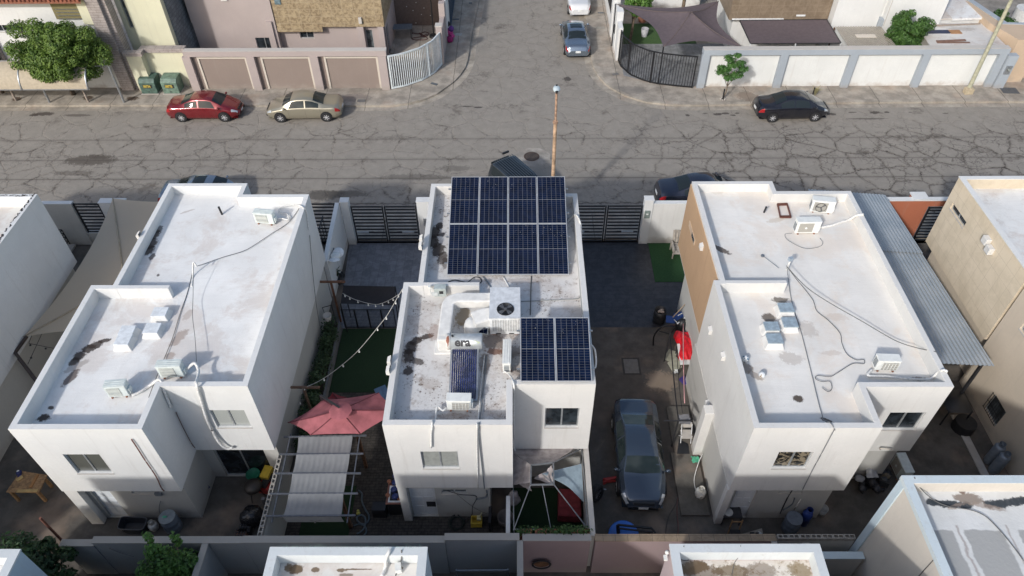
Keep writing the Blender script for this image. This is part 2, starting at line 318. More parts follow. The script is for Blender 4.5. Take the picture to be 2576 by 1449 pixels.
    M.col(col).set(Roughness=.88); h = M.math('ADD', M.math('MULTIPLY', fine, .5), M.math('MULTIPLY', M.ramp(v1, .0, .05), 1.2)); M.bump(h, .5, .02); return M.m
STREET = street_mat()
def walk_mat(name, base, L=[], joints=True):
    M = NT(name); a = M.noise(1.1, 7, rough=.7); f = M.noise(30, 4)
    col = M.mix(M.ramp(a, .32, .7), sc(base, .62), sc(base, 1.25)); col = M.mix(M.ramp(f, .35, .7, 0, .4), col, sc(base, .75)); col = M.mix(M.ramp(M.noise(.5, 4), .5, .72, 0, .35), col, (.40, .28, .2))
    if joints:
        sep = M.n('ShaderNodeSeparateXYZ', i_0=M.pos()); X = M.math('ADD', sep.outputs[0], M.math('MULTIPLY', M.noise(2, 3), .12))
        d = M.math('ABSOLUTE', M.math('SUBTRACT', M.math('FRACT', M.math('DIVIDE', X, 2.75)), .5)); col = M.mix(M.ramp(d, .012, .003, 0, .7), col, (.06, .05, .04))
    col = stains(M, col, L); M.col(col).set(Roughness=.9); M.bump(M.math('ADD', a, f), .35, .015); return M.m
WALK = walk_mat('sidewalk_concrete', (.36, .32, .27), [(W(0,0,180,1010).x, 42.2, .35, .28, 0, .9, (.06,.035,.02)), (W(0,0,890,1005).x, 42.3, .35, .28, 0, .9, (.06,.035,.02)), (W(0,0,1335,1010).x, 42.2, .4, .3, 0, .9, (.06,.035,.02)), (W(0,2,1200,920).x, 43, 1.2, .5, 0, .5, (.15,.14,.13)), (W(0,2,2340,940).x, 42.2, .7, .6, 0, .6, (.16,.12,.09)), (W(0,1,1000,980).x, 42.2, 1.2, .5, 0, .6, (.17,.15,.14))])
KERB = walk_mat('kerb_concrete', (.37, .33, .275))
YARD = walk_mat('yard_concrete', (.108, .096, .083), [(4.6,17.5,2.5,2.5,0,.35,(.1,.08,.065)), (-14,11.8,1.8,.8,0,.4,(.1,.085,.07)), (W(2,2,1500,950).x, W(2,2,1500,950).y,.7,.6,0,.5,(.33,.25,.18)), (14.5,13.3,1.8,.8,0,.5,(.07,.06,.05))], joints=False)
DIRT = walk_mat('ground_dirt', (.20, .18, .155), joints=False)
def sheet(name, poly, z, mat, kind='structure', **k):
    m = MB(); m.add([(p[0], p[1], z) for p in poly], [tuple(range(len(poly)))]); return m.build(name, mat, kind=kind, **k)
m = MB(); m.add([(-160,-60,-.06),(160,-60,-.06),(160,200,-.06),(-160,200,-.06)], [(0,1,2,3)]); m.build('ground', DIRT, kind='structure')
lc = [(-8.1,41.28),(-6.9,41.55),(-5.92,42.05),(-5.2,42.7),(-4.71,43.42),(-4.15,44.3),(-3.81,45.11),(-3.5,46.2),(-3.38,47.2),(-3.3,50),(-3.15,53),(-2.9,57.2),(-2.6,64),(-2.2,90)]
rc = [(5.2,90),(5.3,64),(5.32,53.6),(5.35,50.3),(5.31,47.4),(5.36,46.2),(5.55,45.17),(5.9,44.1),(6.33,43.33),(7.2,42.35),(8.41,41.6),(9.95,41.25),(11.9,41.2)]
sheet('street', [(-60,28.0),(60,28.0),(60,41.4)]+[(r[0]+.0, r[1]) for r in rc[::-1]]+[(l[0], l[1]) for l in lc[::-1]]+[(-60,41.4)], 0.0, STREET)
def block(name, pts, closing, inward):
    m = MB(); m.prism(pts+closing, -.05, .13); o = m.build(name, WALK, kind='structure'); k = MB(); n = len(pts)
    inn = []
    for i, p in enumerate(pts):
        a = Vector(pts[max(i-1, 0)]); b = Vector(pts[min(i+1, n-1)]); d = (b-a).normalized(); nn = Vector((-d.y, d.x))*inward; inn.append((p[0]+nn.x*.17, p[1]+nn.y*.17))
    out = [(2*p[0]-q[0]*1+(q[0]-p[0])*.85, 2*p[1]-q[1]+(q[1]-p[1])*.85) for p, q in zip(pts, inn)]
    for i in range(n-1):
        a, b, c, d = out[i], out[i+1], inn[i+1], inn[i]; lo = -.01; hi = .145
        k.add([(a[0],a[1],lo),(b[0],b[1],lo),(b[0],b[1],hi-.02),(a[0],a[1],hi-.02),(c[0],c[1],hi),(d[0],d[1],hi),(c[0],c[1],lo),(d[0],d[1],lo)], [(0,1,2,3),(3,2,4,5),(5,4,6,7)])
    k.build('kerb', KERB, kind='structure', fix=True)
    g = MB()   # gutter pan, a shallow strip in front of the kerb
    for i in range(n-1):
        a, b = out[i], out[i+1]; e = [(3.4*a[0]-2.4*inn[i][0], 3.4*a[1]-2.4*inn[i][1]), (3.4*b[0]-2.4*inn[i+1][0], 3.4*b[1]-2.4*inn[i+1][1])]
        g.add([(a[0],a[1],.004),(b[0],b[1],.004),(e[1][0],e[1][1],.004),(e[0][0],e[0][1],.004)], [(0,1,2,3)])
    g.build('gutter', KERB, kind='structure')
block('sidewalk', [(-60,41.5),(-40,41.5),(-25,41.46),(-12,41.3)]+lc, [(-2.2,95),(-60,95)], 1)
block('sidewalk', rc+[(22,41.45),(40,41.5),(60,41.5)], [(60,95),(5.2,95)], 1)
m = MB(); m.box(-60,28.25,-.05,60,30.3,.12); m.build('sidewalk', WALK, kind='structure')
# yards behind the near gates
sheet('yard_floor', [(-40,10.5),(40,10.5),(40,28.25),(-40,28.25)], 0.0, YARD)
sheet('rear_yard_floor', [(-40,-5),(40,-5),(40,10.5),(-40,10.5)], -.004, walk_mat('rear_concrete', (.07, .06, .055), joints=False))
GT = tiles('grey_slate_tiles', (.11, .115, .13), (.20, .205, .225), (.07, .07, .08), .8, .4, .5, .45, vein=2.5, rot=math.pi/2)
DT = tiles('dark_plank_tiles', (.022, .022, .026), (.050, .050, .056), (.014, .014, .018), 1.2, .28, .5, .4, vein=3.0)
BRK = tiles('dark_brick_pavers', (.035, .030, .026), (.08, .068, .058), (.012, .011, .010), .24, .12, .5, .9, vein=5)
GRAVT = tiles('pale_driveway_tiles', (.16, .165, .17), (.27, .275, .28), (.10, .10, .10), .5, .5, 0, .7, vein=2)
sheet('tiled_driveway', [(-8.2,22.25),(-3.4,22.25),(-3.4,28.1),(-8.6,28.1)], .006, GT)
sheet('tiled_driveway', [(2.5,22.26),(8.8,22.26),(8.8,28.1),(2.5,28.1)], .006, DT)
sheet('brick_paving', [(-8.6,12.0),(-3.95,12.0),(-3.95,18.7),(-8.0,18.7)], .006, BRK)
sheet('brick_paving', [(-3.95,12.0),(-.3,12.0),(-.3,12.95),(-3.95,12.95)], .006, BRK)
sheet('tiled_driveway', [(15.2,20),(19.3,20),(19.3,28.2),(15.0,28.2)], .006, tiles('dark_cobble', (.03,.028,.026), (.075,.07,.062), (.015,.014,.013), .2, .1, .5, .8))
def turf(name, poly, z, dens, c0, c1, label=None):
    """artificial turf: a green mat with short blades standing on it"""
    M = NT(name+'_m'); M.col(M.mix(M.ramp(M.noise(60, 3), .3, .7), c0, c1)).set(Roughness=.95); M.bump(M.noise(130, 2), .6, .02)
    m = MB(); m.prism(poly, z, z+.018); return m.build(name, M.m, kind='structure')
turf('artificial_lawn', [(-7.95,18.6),(-4.0,18.6),(-4.0,22.2),(-7.95,22.2)], .004, 0, (.008,.022,.008), (.018,.05,.016))
turf('artificial_lawn', [(W(1,2,1370,1015).x,28.02),(9.2,28.02),(9.2,25.2),(W(1,2,1440,1400).x,25.2)], .01, 0, (.012,.045,.012), (.03,.095,.028))
turf('artificial_lawn', [(-7.9,11.95),(-6.1,11.95),(-6.1,14.2),(-7.9,14.2)], .012, 0, (.008,.022,.008), (.018,.05,.016))
turf('artificial_lawn', [(-.2,11.95),(2.4,11.95),(2.4,14.1),(-.2,14.1)], .012, 0, (.008,.022,.008), (.018,.05,.016))
m = MB(); m.box(6.05,12.95,0,7.1,15.6,.10); m.add([], []); m.box(6.2,15.6,0,7.1,17.8,.10); m.build('plinth_step', walk_mat('plinth_concrete', (.12,.11,.095), joints=False), kind='structure')
# ================================================================ BUILDINGS
WINSB = glass('shaded_blinds', blinds=((.13, .135, .12), 22))  # darker copy of the blinds, the shadow they hang in mixed into the colour
M = NT('torn_foil_window'); v = M.noise(3.6, 5, rough=.7, dist=1.2); M.col(M.mix(M.ramp(v, .5, .53), (.012,.012,.012), (.24,.20,.14))).set(Roughness=.25); FOIL = M.m
def face_wall(m, p0, p1, z0, z1, ops=(), dep=.14):
    """outer wall face from p0 to p1 (outside on the right of p0->p1) with openings (u0,u1,za,zb) that have real reveals"""
    p0 = Vector((p0[0], p0[1])); p1 = Vector((p1[0], p1[1])); L = (p1-p0).length; d = (p1-p0)/L; n = Vector((d.y, -d.x))
    us = sorted({0, L, *[o[0] for o in ops], *[o[1] for o in ops]}); zs = sorted({z0, z1, *[o[2] for o in ops], *[o[3] for o in ops]})
    def P(u, z, k=0): q = p0+d*u-n*k; return (q.x, q.y, z)
    for i in range(len(us)-1):
        for j in range(len(zs)-1):
            uc = (us[i]+us[i+1])/2; zc = (zs[j]+zs[j+1])/2
            if any(o[0] < uc < o[1] and o[2] < zc < o[3] for o in ops): continue
            m.quad(P(us[i], zs[j]), P(us[i+1], zs[j]), P(us[i+1], zs[j+1]), P(us[i], zs[j+1]))
    for o in ops:
        a, b, c, e = o[:4]
        m.quad(P(a,c), P(b,c), P(b,c,dep), P(a,c,dep)); m.quad(P(a,e,dep), P(b,e,dep), P(b,e), P(a,e))
        m.quad(P(a,c,dep), P(a,e,dep), P(a,e), P(a,c)); m.quad(P(b,c), P(b,e), P(b,e,dep), P(b,c,dep))
    return P
def fit_window(par, P, o, kind, fm=None):
    """frame, glass and sill of one opening, set back in the reveal"""
    a, b, c, e = o[:4]; fm = fm or ALU; f = MB()
    def bx(m, u0, u1, za, zb, k0, k1):
        q = [Vector(P(u0, za, k0)), Vector(P(u1, za, k0)), Vector(P(u1, za, k1)), Vector(P(u0, za, k1))]; t = [Vector((v.x, v.y, zb)) for v in q]
        m.add(q+t, [(0,3,2,1),(4,5,6,7),(0,1,5,4),(1,2,6,5),(2,3,7,6),(3,0,4,7)])
    if kind == 'door':
        bx(f, a, b, c, e, .14, .10); root = f.build('door', DOORP, par)
        for i in range(2):
            for j in range(3):
                g = MB(); uu0 = a+(b-a)*(.12+.42*i); z0 = c+(e-c)*(.07+.31*j); bx(g, uu0, uu0+(b-a)*.34, z0, z0+(e-c)*.24, .10, .09); g.build('door_panel', DOORP, root)
        g = MB(); q = Vector(P(b-.09, c+1.0, .09)); g.ball(q, .035, .05, .035, 8, 6); g.build('handle', ALU, root); return root
    w_ = .045; bx(f, a, b, c, c+w_, .13, .07); bx(f, a, b, e-w_, e, .13, .07); bx(f, a, a+w_, c+w_, e-w_, .13, .07); bx(f, b-w_, b, c+w_, e-w_, .13, .07)
    if kind != 'slot': mid = (a+b)/2; bx(f, mid-w_*.6, mid+w_*.6, c+w_, e-w_, .128, .068)
    root = f.build('window', fm, par); g = MB(); bx(g, a+.02, b-.02, c+.02, e-.02, .115, .095)
    g.build('pane', {'dark': WIN, 'blinds': WINB, 'vert': WINV, 'grey': WING, 'curtain': WINW, 'slide': WIN, 'shadeblinds': WINSB, 'foil': FOIL, 'slot': WING}[kind], root)
    if kind not in ('slide', 'slot'): s = MB(); bx(s, a-.02, b+.02, c-.035, c-.002, .10, -.03); s.build('sill', CAP, root)
    return root
def offset_poly(poly, t):
    n = len(poly); out = []
    for i in range(n):
        a = Vector(poly[i-1]); b = Vector(poly[i]); c = Vector(poly[(i+1) % n]); d1 = (b-a).normalized(); d2 = (c-b).normalized()
        n1 = Vector((-d1.y, d1.x)); n2 = Vector((-d2.y, d2.x)); k = n1+n2; k = k/max(k.dot(n1), .2); out.append((b.x+k.x*t, b.y+k.y*t))
    return out
def shell(root, name, poly, z0, z1, mat, ops={}, cap=True, floor=False):
    m = MB(); n = len(poly); todo = []
    for i in range(n):
        o = ops.get(i, []); P = face_wall(m, poly[i], poly[(i+1) % n], z0, z1, o); todo += [(P, q) for q in o]
    if cap is True: m.add([(p[0], p[1], z1) for p in poly], [tuple(range(n))])
    if floor: m.add([(p[0], p[1], z0) for p in poly], [tuple(range(n-1, -1, -1))])
    o_ = m.build(name, mat, root)
    for P, q in todo:
        if len(q) > 4: fit_window(root, P, q, q[4])
    return o_
def parapet(m, poly, zt, zr, t=.2):
    inn = offset_poly(poly, t); n = len(poly); V = [(p[0], p[1], zt) for p in poly]+[(p[0], p[1], zt) for p in inn]+[(p[0], p[1], zr) for p in inn]
    m.add(V, [(i, (i+1) % n, (i+1) % n+n, i+n) for i in range(n)]+[(i+n, (i+1) % n+n, (i+1) % n+2*n, i+2*n) for i in range(n)]); return inn
def flat_house(label, poly, z0, zt, rz, wall, roofmat, low=None, ops={}, lops={}, lowmat=None, t=.2, cross=None, cat='house', slope=0.0):
    xs = [p[0] for p in poly]; ys = [p[1] for p in poly]; root = thing('flat_roof_house', label, cat, ((min(xs)+max(xs))/2, (min(ys)+max(ys))/2, 0))
    n = len(poly); m = MB(); todo = []
    for i in range(n):
        o = ops.get(i, []); P = face_wall(m, poly[i], poly[(i+1) % n], z0, zt, o); todo += [(P, q) for q in o]
    y0 = min(ys); rf = lambda y: rz+slope*(y-y0)
    inn = offset_poly(poly, t); V = [(p[0], p[1], zt) for p in poly]+[(p[0], p[1], zt) for p in inn]+[(p[0], p[1], rf(p[1])-.03) for p in inn]
    m.add(V, [(i, (i+1) % n, (i+1) % n+n, i+n) for i in range(n)]+[(i+n, (i+1) % n+n, (i+1) % n+2*n, i+2*n) for i in range(n)])
    m.add([(p[0], p[1], z0) for p in poly], [tuple(range(n-1, -1, -1))]); m.build('upper_wall', wall, root, bevel=.012)
    r = MB(); q = offset_poly(poly, t-.02); r.add([(p[0], p[1], rf(p[1])) for p in q], [tuple(range(n))]); rp = r.build('roof', roofmat, root)
    if cross: c = MB(); c.box(*cross); c.build('roof_wall', wall, root, bevel=.012)
    for P, q in todo: fit_window(root, P, q, q[4])
    if low: shell(root, 'ground_floor_wall', low, 0, z0-.003, lowmat or wall, lops, cap=True)
    root['_r'] = 0; del root['_r']; return root
BRN = (.035, .022, .016); RUSTC = (.22, .12, .07)
def St(r, c, x, y, rx, ry, a=0, s=.9, col=BRN, z=5.72): p = W(r, c, x, y, z); return (p.x, p.y, rx, ry, a, s, col)
R1 = roofm('white_roof_left', (.79, .785, .765), [St(1,0,1600,870,.16,.22,0,.75), St(1,0,1545,925,.24,.34,0), St(1,0,1510,1010,.27,.4,0), St(1,0,1500,1080,.22,.3,0), St(1,0,1530,1140,.13,.2,0,.8), St(2,0,1040,535,.26,.1,15), St(2,0,960,575,.28,.17,28), St(2,0,880,620,.26,.2,34), St(2,0,800,680,.25,.22,45), St(2,0,740,740,.2,.17,50), St(2,0,760,790,.45,.16,40,.45,(.2,.15,.12)), St(2,0,700,900,.16,.42,-20,.85,(.09,.06,.05)), St(2,0,500,1200,.12,.09,0,.9), St(2,0,425,1300,.2,.17,0,.95), St(1,0,1590,1325,.07,.09,0,.8), St(2,0,1800,500,.2,.4,-20,.5,RUSTC), St(2,0,1705,690,.16,.2,0,.5,RUSTC), St(1,0,1890,690,.3,.06,30,.35,RUSTC), St(2,0,1885,280,.15,.3,-10,.3,RUSTC)], dirt=.11)
R2 = roofm('white_roof_middle', (.68, .665, .645), [St(1,1,1845,835,.16,.25,0), St(1,1,1800,900,.24,.42,0), St(1,1,1860,920,.2,.16,0,.8), St(1,1,1785,990,.24,.45,0), St(1,1,1830,1070,.28,.42,0), St(1,1,1880,1150,.2,.4,0,.8), St(1,1,1900,1200,.1,.35,0,.6), St(2,1,1700,495,.3,.12,20), St(2,1,1610,540,.25,.2,40), St(2,1,1555,600,.22,.3,0), St(2,1,1535,680,.2,.35,0), St(2,1,1620,740,.26,.15,-20,.8), St(2,1,1530,830,.17,.24,0,.9), St(2,2,2,640,.45,.28,0,.6,(.11,.075,.05)), St(2,1,2400,540,.5,.35,0,.7,(.12,.08,.055)), St(2,1,2400,640,.3,.16,0,.85,(.16,.07,.04)), St(2,1,2300,760,.2,.5,0,.6,(.13,.085,.06)), St(2,1,2080,300,.28,.55,0,.75,(.25,.18,.09)), St(2,1,1760,960,.35,.25,0,.3,(.3,.22,.16)), St(2,1,1980,1290,.6,.12,0,.4,(.2,.12,.08)), St(2,2,60,830,.3,.25,0,.4,(.25,.17,.12)), St(1,2,130,1380,.9,.15,0,.35,(.25,.17,.12)), St(2,1,1800,450,.25,.35,0,.4,(.25,.13,.09))], dirt=.62, spk=.57, dirt_scale=2.0, dc=(.24,.18,.14))
R3 = roofm('white_roof_right', (.77, .745, .70), [St(1,2,2105,1075,.42,.14,-40,.9,(.10,.075,.06)), St(2,3,310,1110,.2,.14,0,.95,(.07,.05,.035)), St(2,3,600,1330,.22,.09,-30,.9,(.07,.05,.035)), St(2,3,400,420,.32,.42,20,.45,(.42,.36,.31)), St(2,3,240,710,.42,.3,-10,.5,(.42,.36,.31)), St(2,3,130,130,.35,.14,0,.8,(.09,.07,.05)), St(2,3,10,310,.25,.25,0,.85,(.10,.075,.055)), St(2,3,1520,915,.35,.09,0,.8,(.10,.075,.06)), St(2,2,2350,810,.25,.25,0,.75,(.2,.15,.115)), St(2,2,2450,880,.3,.12,-40,.6,(.25,.19,.15)), St(1,2,2060,500,.3,.2,0,.2,(.4,.3,.2)), St(2,3,700,300,.5,.2,0,.25,(.45,.33,.24)), St(2,3,640,655,.4,.12,0,.3,(.45,.35,.28)), St(1,3,80,780,.5,.14,20,.35,(.45,.33,.2))], dirt=.13, dc=(.45, .36, .28))
ZT = 6.2
def g_(px, py, Y): return GY(px, py, Y)
wl1 = [(-15.6,12.62),(-11.48,12.62),(-11.48,14.25),(-8.66,14.25),(-8.66,24.22),(-11.44,24.22),(-11.44,25.0),(-14.8,25.0),(-14.8,18.87),(-15.6,18.87)]
h1 = flat_house('white two storey house with flat roof left of the middle, beside the beige sail', wl1, 2.45, ZT, 5.62, WHITE, R1,
    low=[(-15.45,12.92),(-11.62,12.92),(-11.62,14.62),(-8.8,14.62),(-8.8,24.1),(-15.0,24.8)], slope=.012, cross=(-15.4,18.68,5.5,-12.7,18.87,6.197),
    ops={0: [(1.05,2.23,3.62,4.78,'shadeblinds')], 2: [(1.18,2.36,3.86,4.88,'vert')]}, lops={0: [(.42,1.15,.02,2.05,'door'),(1.9,2.85,1.75,2.1,'curtain')], 2: [(.45,2.3,.02,2.1,'slide')]}, lowmat=SHW)
p = MB(); p.box(-15.6,12.66,0,-15.15,12.9,2.44); p.build('porch_wall', CREAMW, h1)
wl2 = [(-4.13,12.76),(-.13,12.76),(-.13,14.3),(2.55,14.3),(2.55,24.22),(-.5,24.22),(-.5,24.92),(-3.6,24.92),(-3.6,18.98),(-4.13,18.98)]
h2 = flat_house('white two storey house in the middle, its stained flat roof carrying solar panels', wl2, 2.42, ZT, 5.62, CREAMW, R2,
    low=[(-4.0,12.95),(-.95,12.95),(-.95,14.6),(2.4,14.6),(2.4,24.1),(-3.5,24.6)], slope=.012, cross=(-3.93,18.8,5.5,-1.35,18.98,6.197),
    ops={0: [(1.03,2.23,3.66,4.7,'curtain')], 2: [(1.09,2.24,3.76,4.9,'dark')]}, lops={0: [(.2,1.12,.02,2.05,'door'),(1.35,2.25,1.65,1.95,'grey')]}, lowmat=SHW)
p = MB(); p.box(-4.12,12.78,0,-3.83,12.93,2.41); p.build('porch_wall', CREAMW, h2)
wl3 = [(7.24,12.63),(11.15,12.63),(11.15,14.18),(13.97,14.18),(13.97,24.33),(10.87,24.33),(10.87,25.02),(7.47,25.02),(7.47,19.05),(7.24,19.05)]
h3 = flat_house('white two storey house with a tan clad side wall and steel roof vents', wl3, 2.45, ZT, 5.62, CREAMW, R3,
    low=[(7.22,12.9),(11.0,12.9),(11.0,14.5),(13.85,14.5),(13.85,24.2),(9.0,24.2),(9.0,23.4),(7.54,23.4),(7.54,19.2),(7.22,19.2)], slope=.014, cross=(7.5,18.88,5.5,9.9,19.05,6.197),
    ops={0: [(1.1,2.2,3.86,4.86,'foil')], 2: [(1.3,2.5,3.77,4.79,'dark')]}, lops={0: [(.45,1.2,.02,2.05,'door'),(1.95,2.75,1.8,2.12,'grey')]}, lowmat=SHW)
p = MB(); p.box(7.205,12.66,0,7.45,12.89,2.44); p.build('porch_wall', CREAMW, h3)
p = MB(); p.box(7.435,19.08,2.6,7.468,25.03,6.05); p.build('side_cladding', TAN, h3)
p = MB(); p.box(6.9,15.5,0,7.24,15.9,2.85); p.build('pipe_chase', CREAMW, h3, bevel=.02)
m = MB(); P = face_wall(m, (7.235,17.45), (7.235,16.65), .9, 1.62, [(.06,.74,.96,1.56)], .1); q = m.build('window_surround', CREAMW, h3); m = MB(); m.box(7.23,16.72,.96,7.238,17.38,1.56); m.build('pane', WING, q)
m = MB(); m.box(7.41,22.7,4.62,7.434,24.0,4.9); q = m.build('window', plain('tan_frame', (.55,.42,.3), .7), h3); m = MB(); m.box(7.402,22.8,4.66,7.409,23.3,4.86); m.build('pane', WING, q)
# left neighbour: only its right part shows
h0 = flat_house('white house cut by the left edge, dark mould along its parapet', [(-30,8),(-20.1,8),(-20.1,24.3),(-30,24.3)], 2.3, ZT, 5.65, WHITE, roofm('mouldy_white_roof', (.70,.69,.66), [], dirt=.3), low=[(-29.8,8),(-20.3,8),(-20.3,24.1),(-29.8,24.1)], lowmat=SHW)
m = MB()
for i in range(150):
    k = i/150; yy = 24.2-(16*k); m.cb(-20.24+random.uniform(-.05,.03)*1.2, yy+random.uniform(-.1,.1), ZT+.004, random.uniform(.02,.06), random.uniform(.05,.22), .004, random.uniform(-.6,.6))
for i in range(36): m.cb(random.uniform(-23.5,-20.3), 24.2+random.uniform(-.04,.04), ZT+.004, random.uniform(.06,.2), random.uniform(.02,.05), .004, random.uniform(-.4,.4))
m.build('mould', plain('black_mould', (.04,.035,.035), .95, var=.4), h0)
# right neighbour with tiled wall
BT = tiles('beige_wall_tiles', (.60,.51,.38), (.70,.60,.46), (.48,.40,.30), .62, .62, 0, .75, 'yz', vein=1.5, rot=0.0)
h4 = flat_house('beige tiled house at the right edge with a narrow two part side window', [(18.9,19.3),(30,19.3),(30,25.3),(18.9,25.3)], 2.55, ZT, 5.7, BT, roofm('white_roof_far_right', (.74,.74,.72), [], dirt=.3), low=[(19.3,19.35),(29.8,19.35),(29.8,25.1),(19.3,25.1)], lowmat=BEIGE,
    ops={3: [(.42,1.75,4.83,5.13,'dark')]})
p = MB(); inn = offset_poly([(18.88,19.3),(30,19.3),(30,25.32),(18.88,25.32)], .22); pl = [(18.88,19.3),(30,19.3),(30,25.32),(18.88,25.32)]
p.add([(q[0],q[1],ZT+.012) for q in pl]+[(q[0],q[1],ZT+.012) for q in inn]+[(q[0],q[1],ZT-.03) for q in pl]+[(q[0],q[1],5.75) for q in inn], [(i,(i+1)%4,(i+1)%4+4,i+4) for i in range(4)]+[(i+8,(i+1)%4+8,(i+1)%4,i) for i in range(4)]+[(i+4,(i+1)%4+4,(i+1)%4+12,i+12) for i in range(4)]); p.build('parapet_cap', WHITE, h4)
for y0, z0 in ((21.75,5.42),(21.35,5.28)): p = MB(); p.box(18.68,y0,z0,18.9,y0+.33,z0+.3); p.build('vent_hood', CREAMW, h4, bevel=.02)
h5 = flat_house('plain beige rear wing below the tiled house at the right edge, with a barred window', [(18.9,8),(30,8),(30,19.15),(18.9,19.15)], 0.0, 6.15, 5.6, BEIGE, roofm('beige_wing_roof', (.7,.7,.68), []),
    ops={3: [(1.75,2.7,.58,1.54,'slot'),(.9,1.4,4.4,4.75,'grey')]}, lowmat=BEIGE)
p = MB()
for k in range(9): p.bar((18.87,16.5+k*.115,.6),(18.87,16.5+k*.115,1.52),.014)
for z0 in (.62,1.05,1.5): p.bar((18.865,16.45,z0),(18.865,17.45,z0),.016)
p.build('window_bars', BLACKM, h5)
# ---------------------------------------------------------------- houses of the row nearer the camera
BROWNC = (.13, .085, .045)
RB2 = roofm('rear_roof_one', (.70,.68,.65), [St(3,1,400,1385,.22,.14,10,.95,BROWNC), St(3,1,320,1370,.12,.14,0,.9,BROWNC), St(3,1,595,1385,.12,.07,0,.9,BROWNC), St(3,1,850,1390,.15,.06,0,.9,BROWNC), St(3,1,1000,1382,.4,.025,0,.9,BROWNC), St(3,1,1440,1370,.07,.05,0,.8,BROWNC), St(3,1,890,1440,.2,.05,0,.7,BROWNC)], dirt=.2)
RB3 = roofm('rear_roof_two', (.72,.68,.62), [St(3,2,1800,1360,.45,.2,10,.9,BROWNC), St(3,2,2180,1400,.5,.2,0,.8,(.16,.11,.05)), St(3,2,2450,1400,.5,.25,0,.6,BROWNC), St(3,3,330,1400,.35,.25,0,.75,(.2,.14,.06)), St(3,2,1900,1430,.6,.3,0,.7,BROWNC)], dirt=.9, dirt_scale=3.5, dc=(.25,.17,.08))
b1 = flat_house('white flat roof corner at the bottom left corner of the place', [(-16.9,-1),(-13.38,-1),(-13.38,8.78),(-16.9,8.78)], 2.4, ZT, 5.75, stucco('blue_white_stucco', (.42,.52,.60)), roofm('rear_roof_three', (.76,.75,.73), [], dirt=.4), low=[(-16.8,-1),(-13.6,-1),(-13.6,8.6),(-16.8,8.6)])
b2 = flat_house('white flat roof with dead leaves near the bottom, left of centre', [(-6.63,-1),(-2.42,-1),(-2.42,8.84),(-6.63,8.84)], 2.4, ZT, 5.72, stucco('pale_blue_stucco', (.50,.58,.62), dirt=.2), RB2, low=[(-6.5,-1),(-2.6,-1),(-2.6,8.7),(-6.5,8.7)])
b3 = flat_house('white flat roof with brown debris near the bottom, pink side walls', [(4.12,-1),(8.12,-1),(8.12,8.92),(4.12,8.92)], 2.4, ZT, 5.7, stucco('pink_wall', (.50,.40,.40)), RB3, low=[(4.25,-1),(8.0,-1),(8.0,8.75),(4.25,8.75)])
for b, pl in ((b1,[(-16.9,-1),(-13.38,-1),(-13.38,8.78),(-16.9,8.78)]),(b2,[(-6.63,-1),(-2.42,-1),(-2.42,8.84),(-6.63,8.84)]),(b3,[(4.12,-1),(8.12,-1),(8.12,8.92),(4.12,8.92)])):
    p = MB(); pl = offset_poly(pl, -.02); inn = offset_poly(pl, .24)
    p.add([(q[0],q[1],ZT+.012) for q in pl]+[(q[0],q[1],ZT+.012) for q in inn]+[(q[0],q[1],ZT-.05) for q in pl]+[(q[0],q[1],5.76) for q in inn], [(i,(i+1)%4,(i+1)%4+4,i+4) for i in range(4)]+[(i+8,(i+1)%4+8,(i+1)%4,i) for i in range(4)]+[(i+4,(i+1)%4+4,(i+1)%4+12,i+12) for i in range(4)]); p.build('parapet', stucco('rear_parapet_paint'+b.name, (.62,.65,.655), dirt=.45), b)
m = MB()
for i in range(60):
    x = -6.3+i*.063; m.bar((x,8.83,6.212),(x+random.uniform(-.06,.06),8.83+random.uniform(-.05,.08),6.212+random.uniform(.05,.13)),.004)
m.build('glass_shards', glass('bottle_glass', (.25,.4,.35), .1), b2, kind='stuff')
for x0, x1, y1 in ((-13.36,-8.3,7.35),(-2.4,.2,7.35),(8.14,10.9,7.35)):
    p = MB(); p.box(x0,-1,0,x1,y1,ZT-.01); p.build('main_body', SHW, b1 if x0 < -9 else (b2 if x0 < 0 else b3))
# bottom right house: beige side wall, light blue trims, patched roof
M = NT('patched_roof'); sep = M.n('ShaderNodeSeparateXYZ', i_0=M.pos()); X, Y = sep.outputs[0], sep.outputs[1]
col = M.mix(M.ramp(M.noise(.9, 6, rough=.7), .35, .7), (.60,.605,.59), (.69,.695,.685))
def band(c, x0, x1, ya, yb, sl, k=1.0):
    u = M.math('ADD', X, M.math('MULTIPLY', Y, sl)); u = M.math('ADD', u, M.math('MULTIPLY', M.math('SUBTRACT', M.noise(3, 5), .5), .22)); v = M.math('ADD', Y, M.math('MULTIPLY', M.math('SUBTRACT', M.noise(3, 5), .5), .2))
    f = M.math('MULTIPLY', M.math('MULTIPLY', M.ramp(u, x0-.03, x0+.03), M.ramp(u, x1+.03, x1-.03)), M.math('MULTIPLY', M.ramp(v, ya-.03, ya+.03), M.ramp(v, yb+.03, yb-.03)))
    return M.mix(M.math('MULTIPLY', f, k), col, c)
for a_ in ((11.6,12.15),(12.45,13.5),(13.95,15.2)): col = band((.34,.34,.33), a_[0], a_[1], 2, 9.55, 0.0, .9)
for a_ in ((12.28,12.34),(13.66,13.71)): col = band((.30,.25,.23), a_[0], a_[1], 2, 9.7, 0.0, .7)
def W62(x, y): return W(3,3,x,y,5.75)
q1 = [W62(1540,600), W62(1905,640), W62(2090,620), W62(2542,610)]
L = []
for k in range(7): L.append((q1[0].x+.1+k*.16, 10.40-.015*k, .17, .13, -6, .97, (.035,.045,.055)))
for k in range(8): L.append((q1[2].x+.15+k*.18, 10.33+.02*k, .18, .14, 4, .97, (.035,.045,.055)))
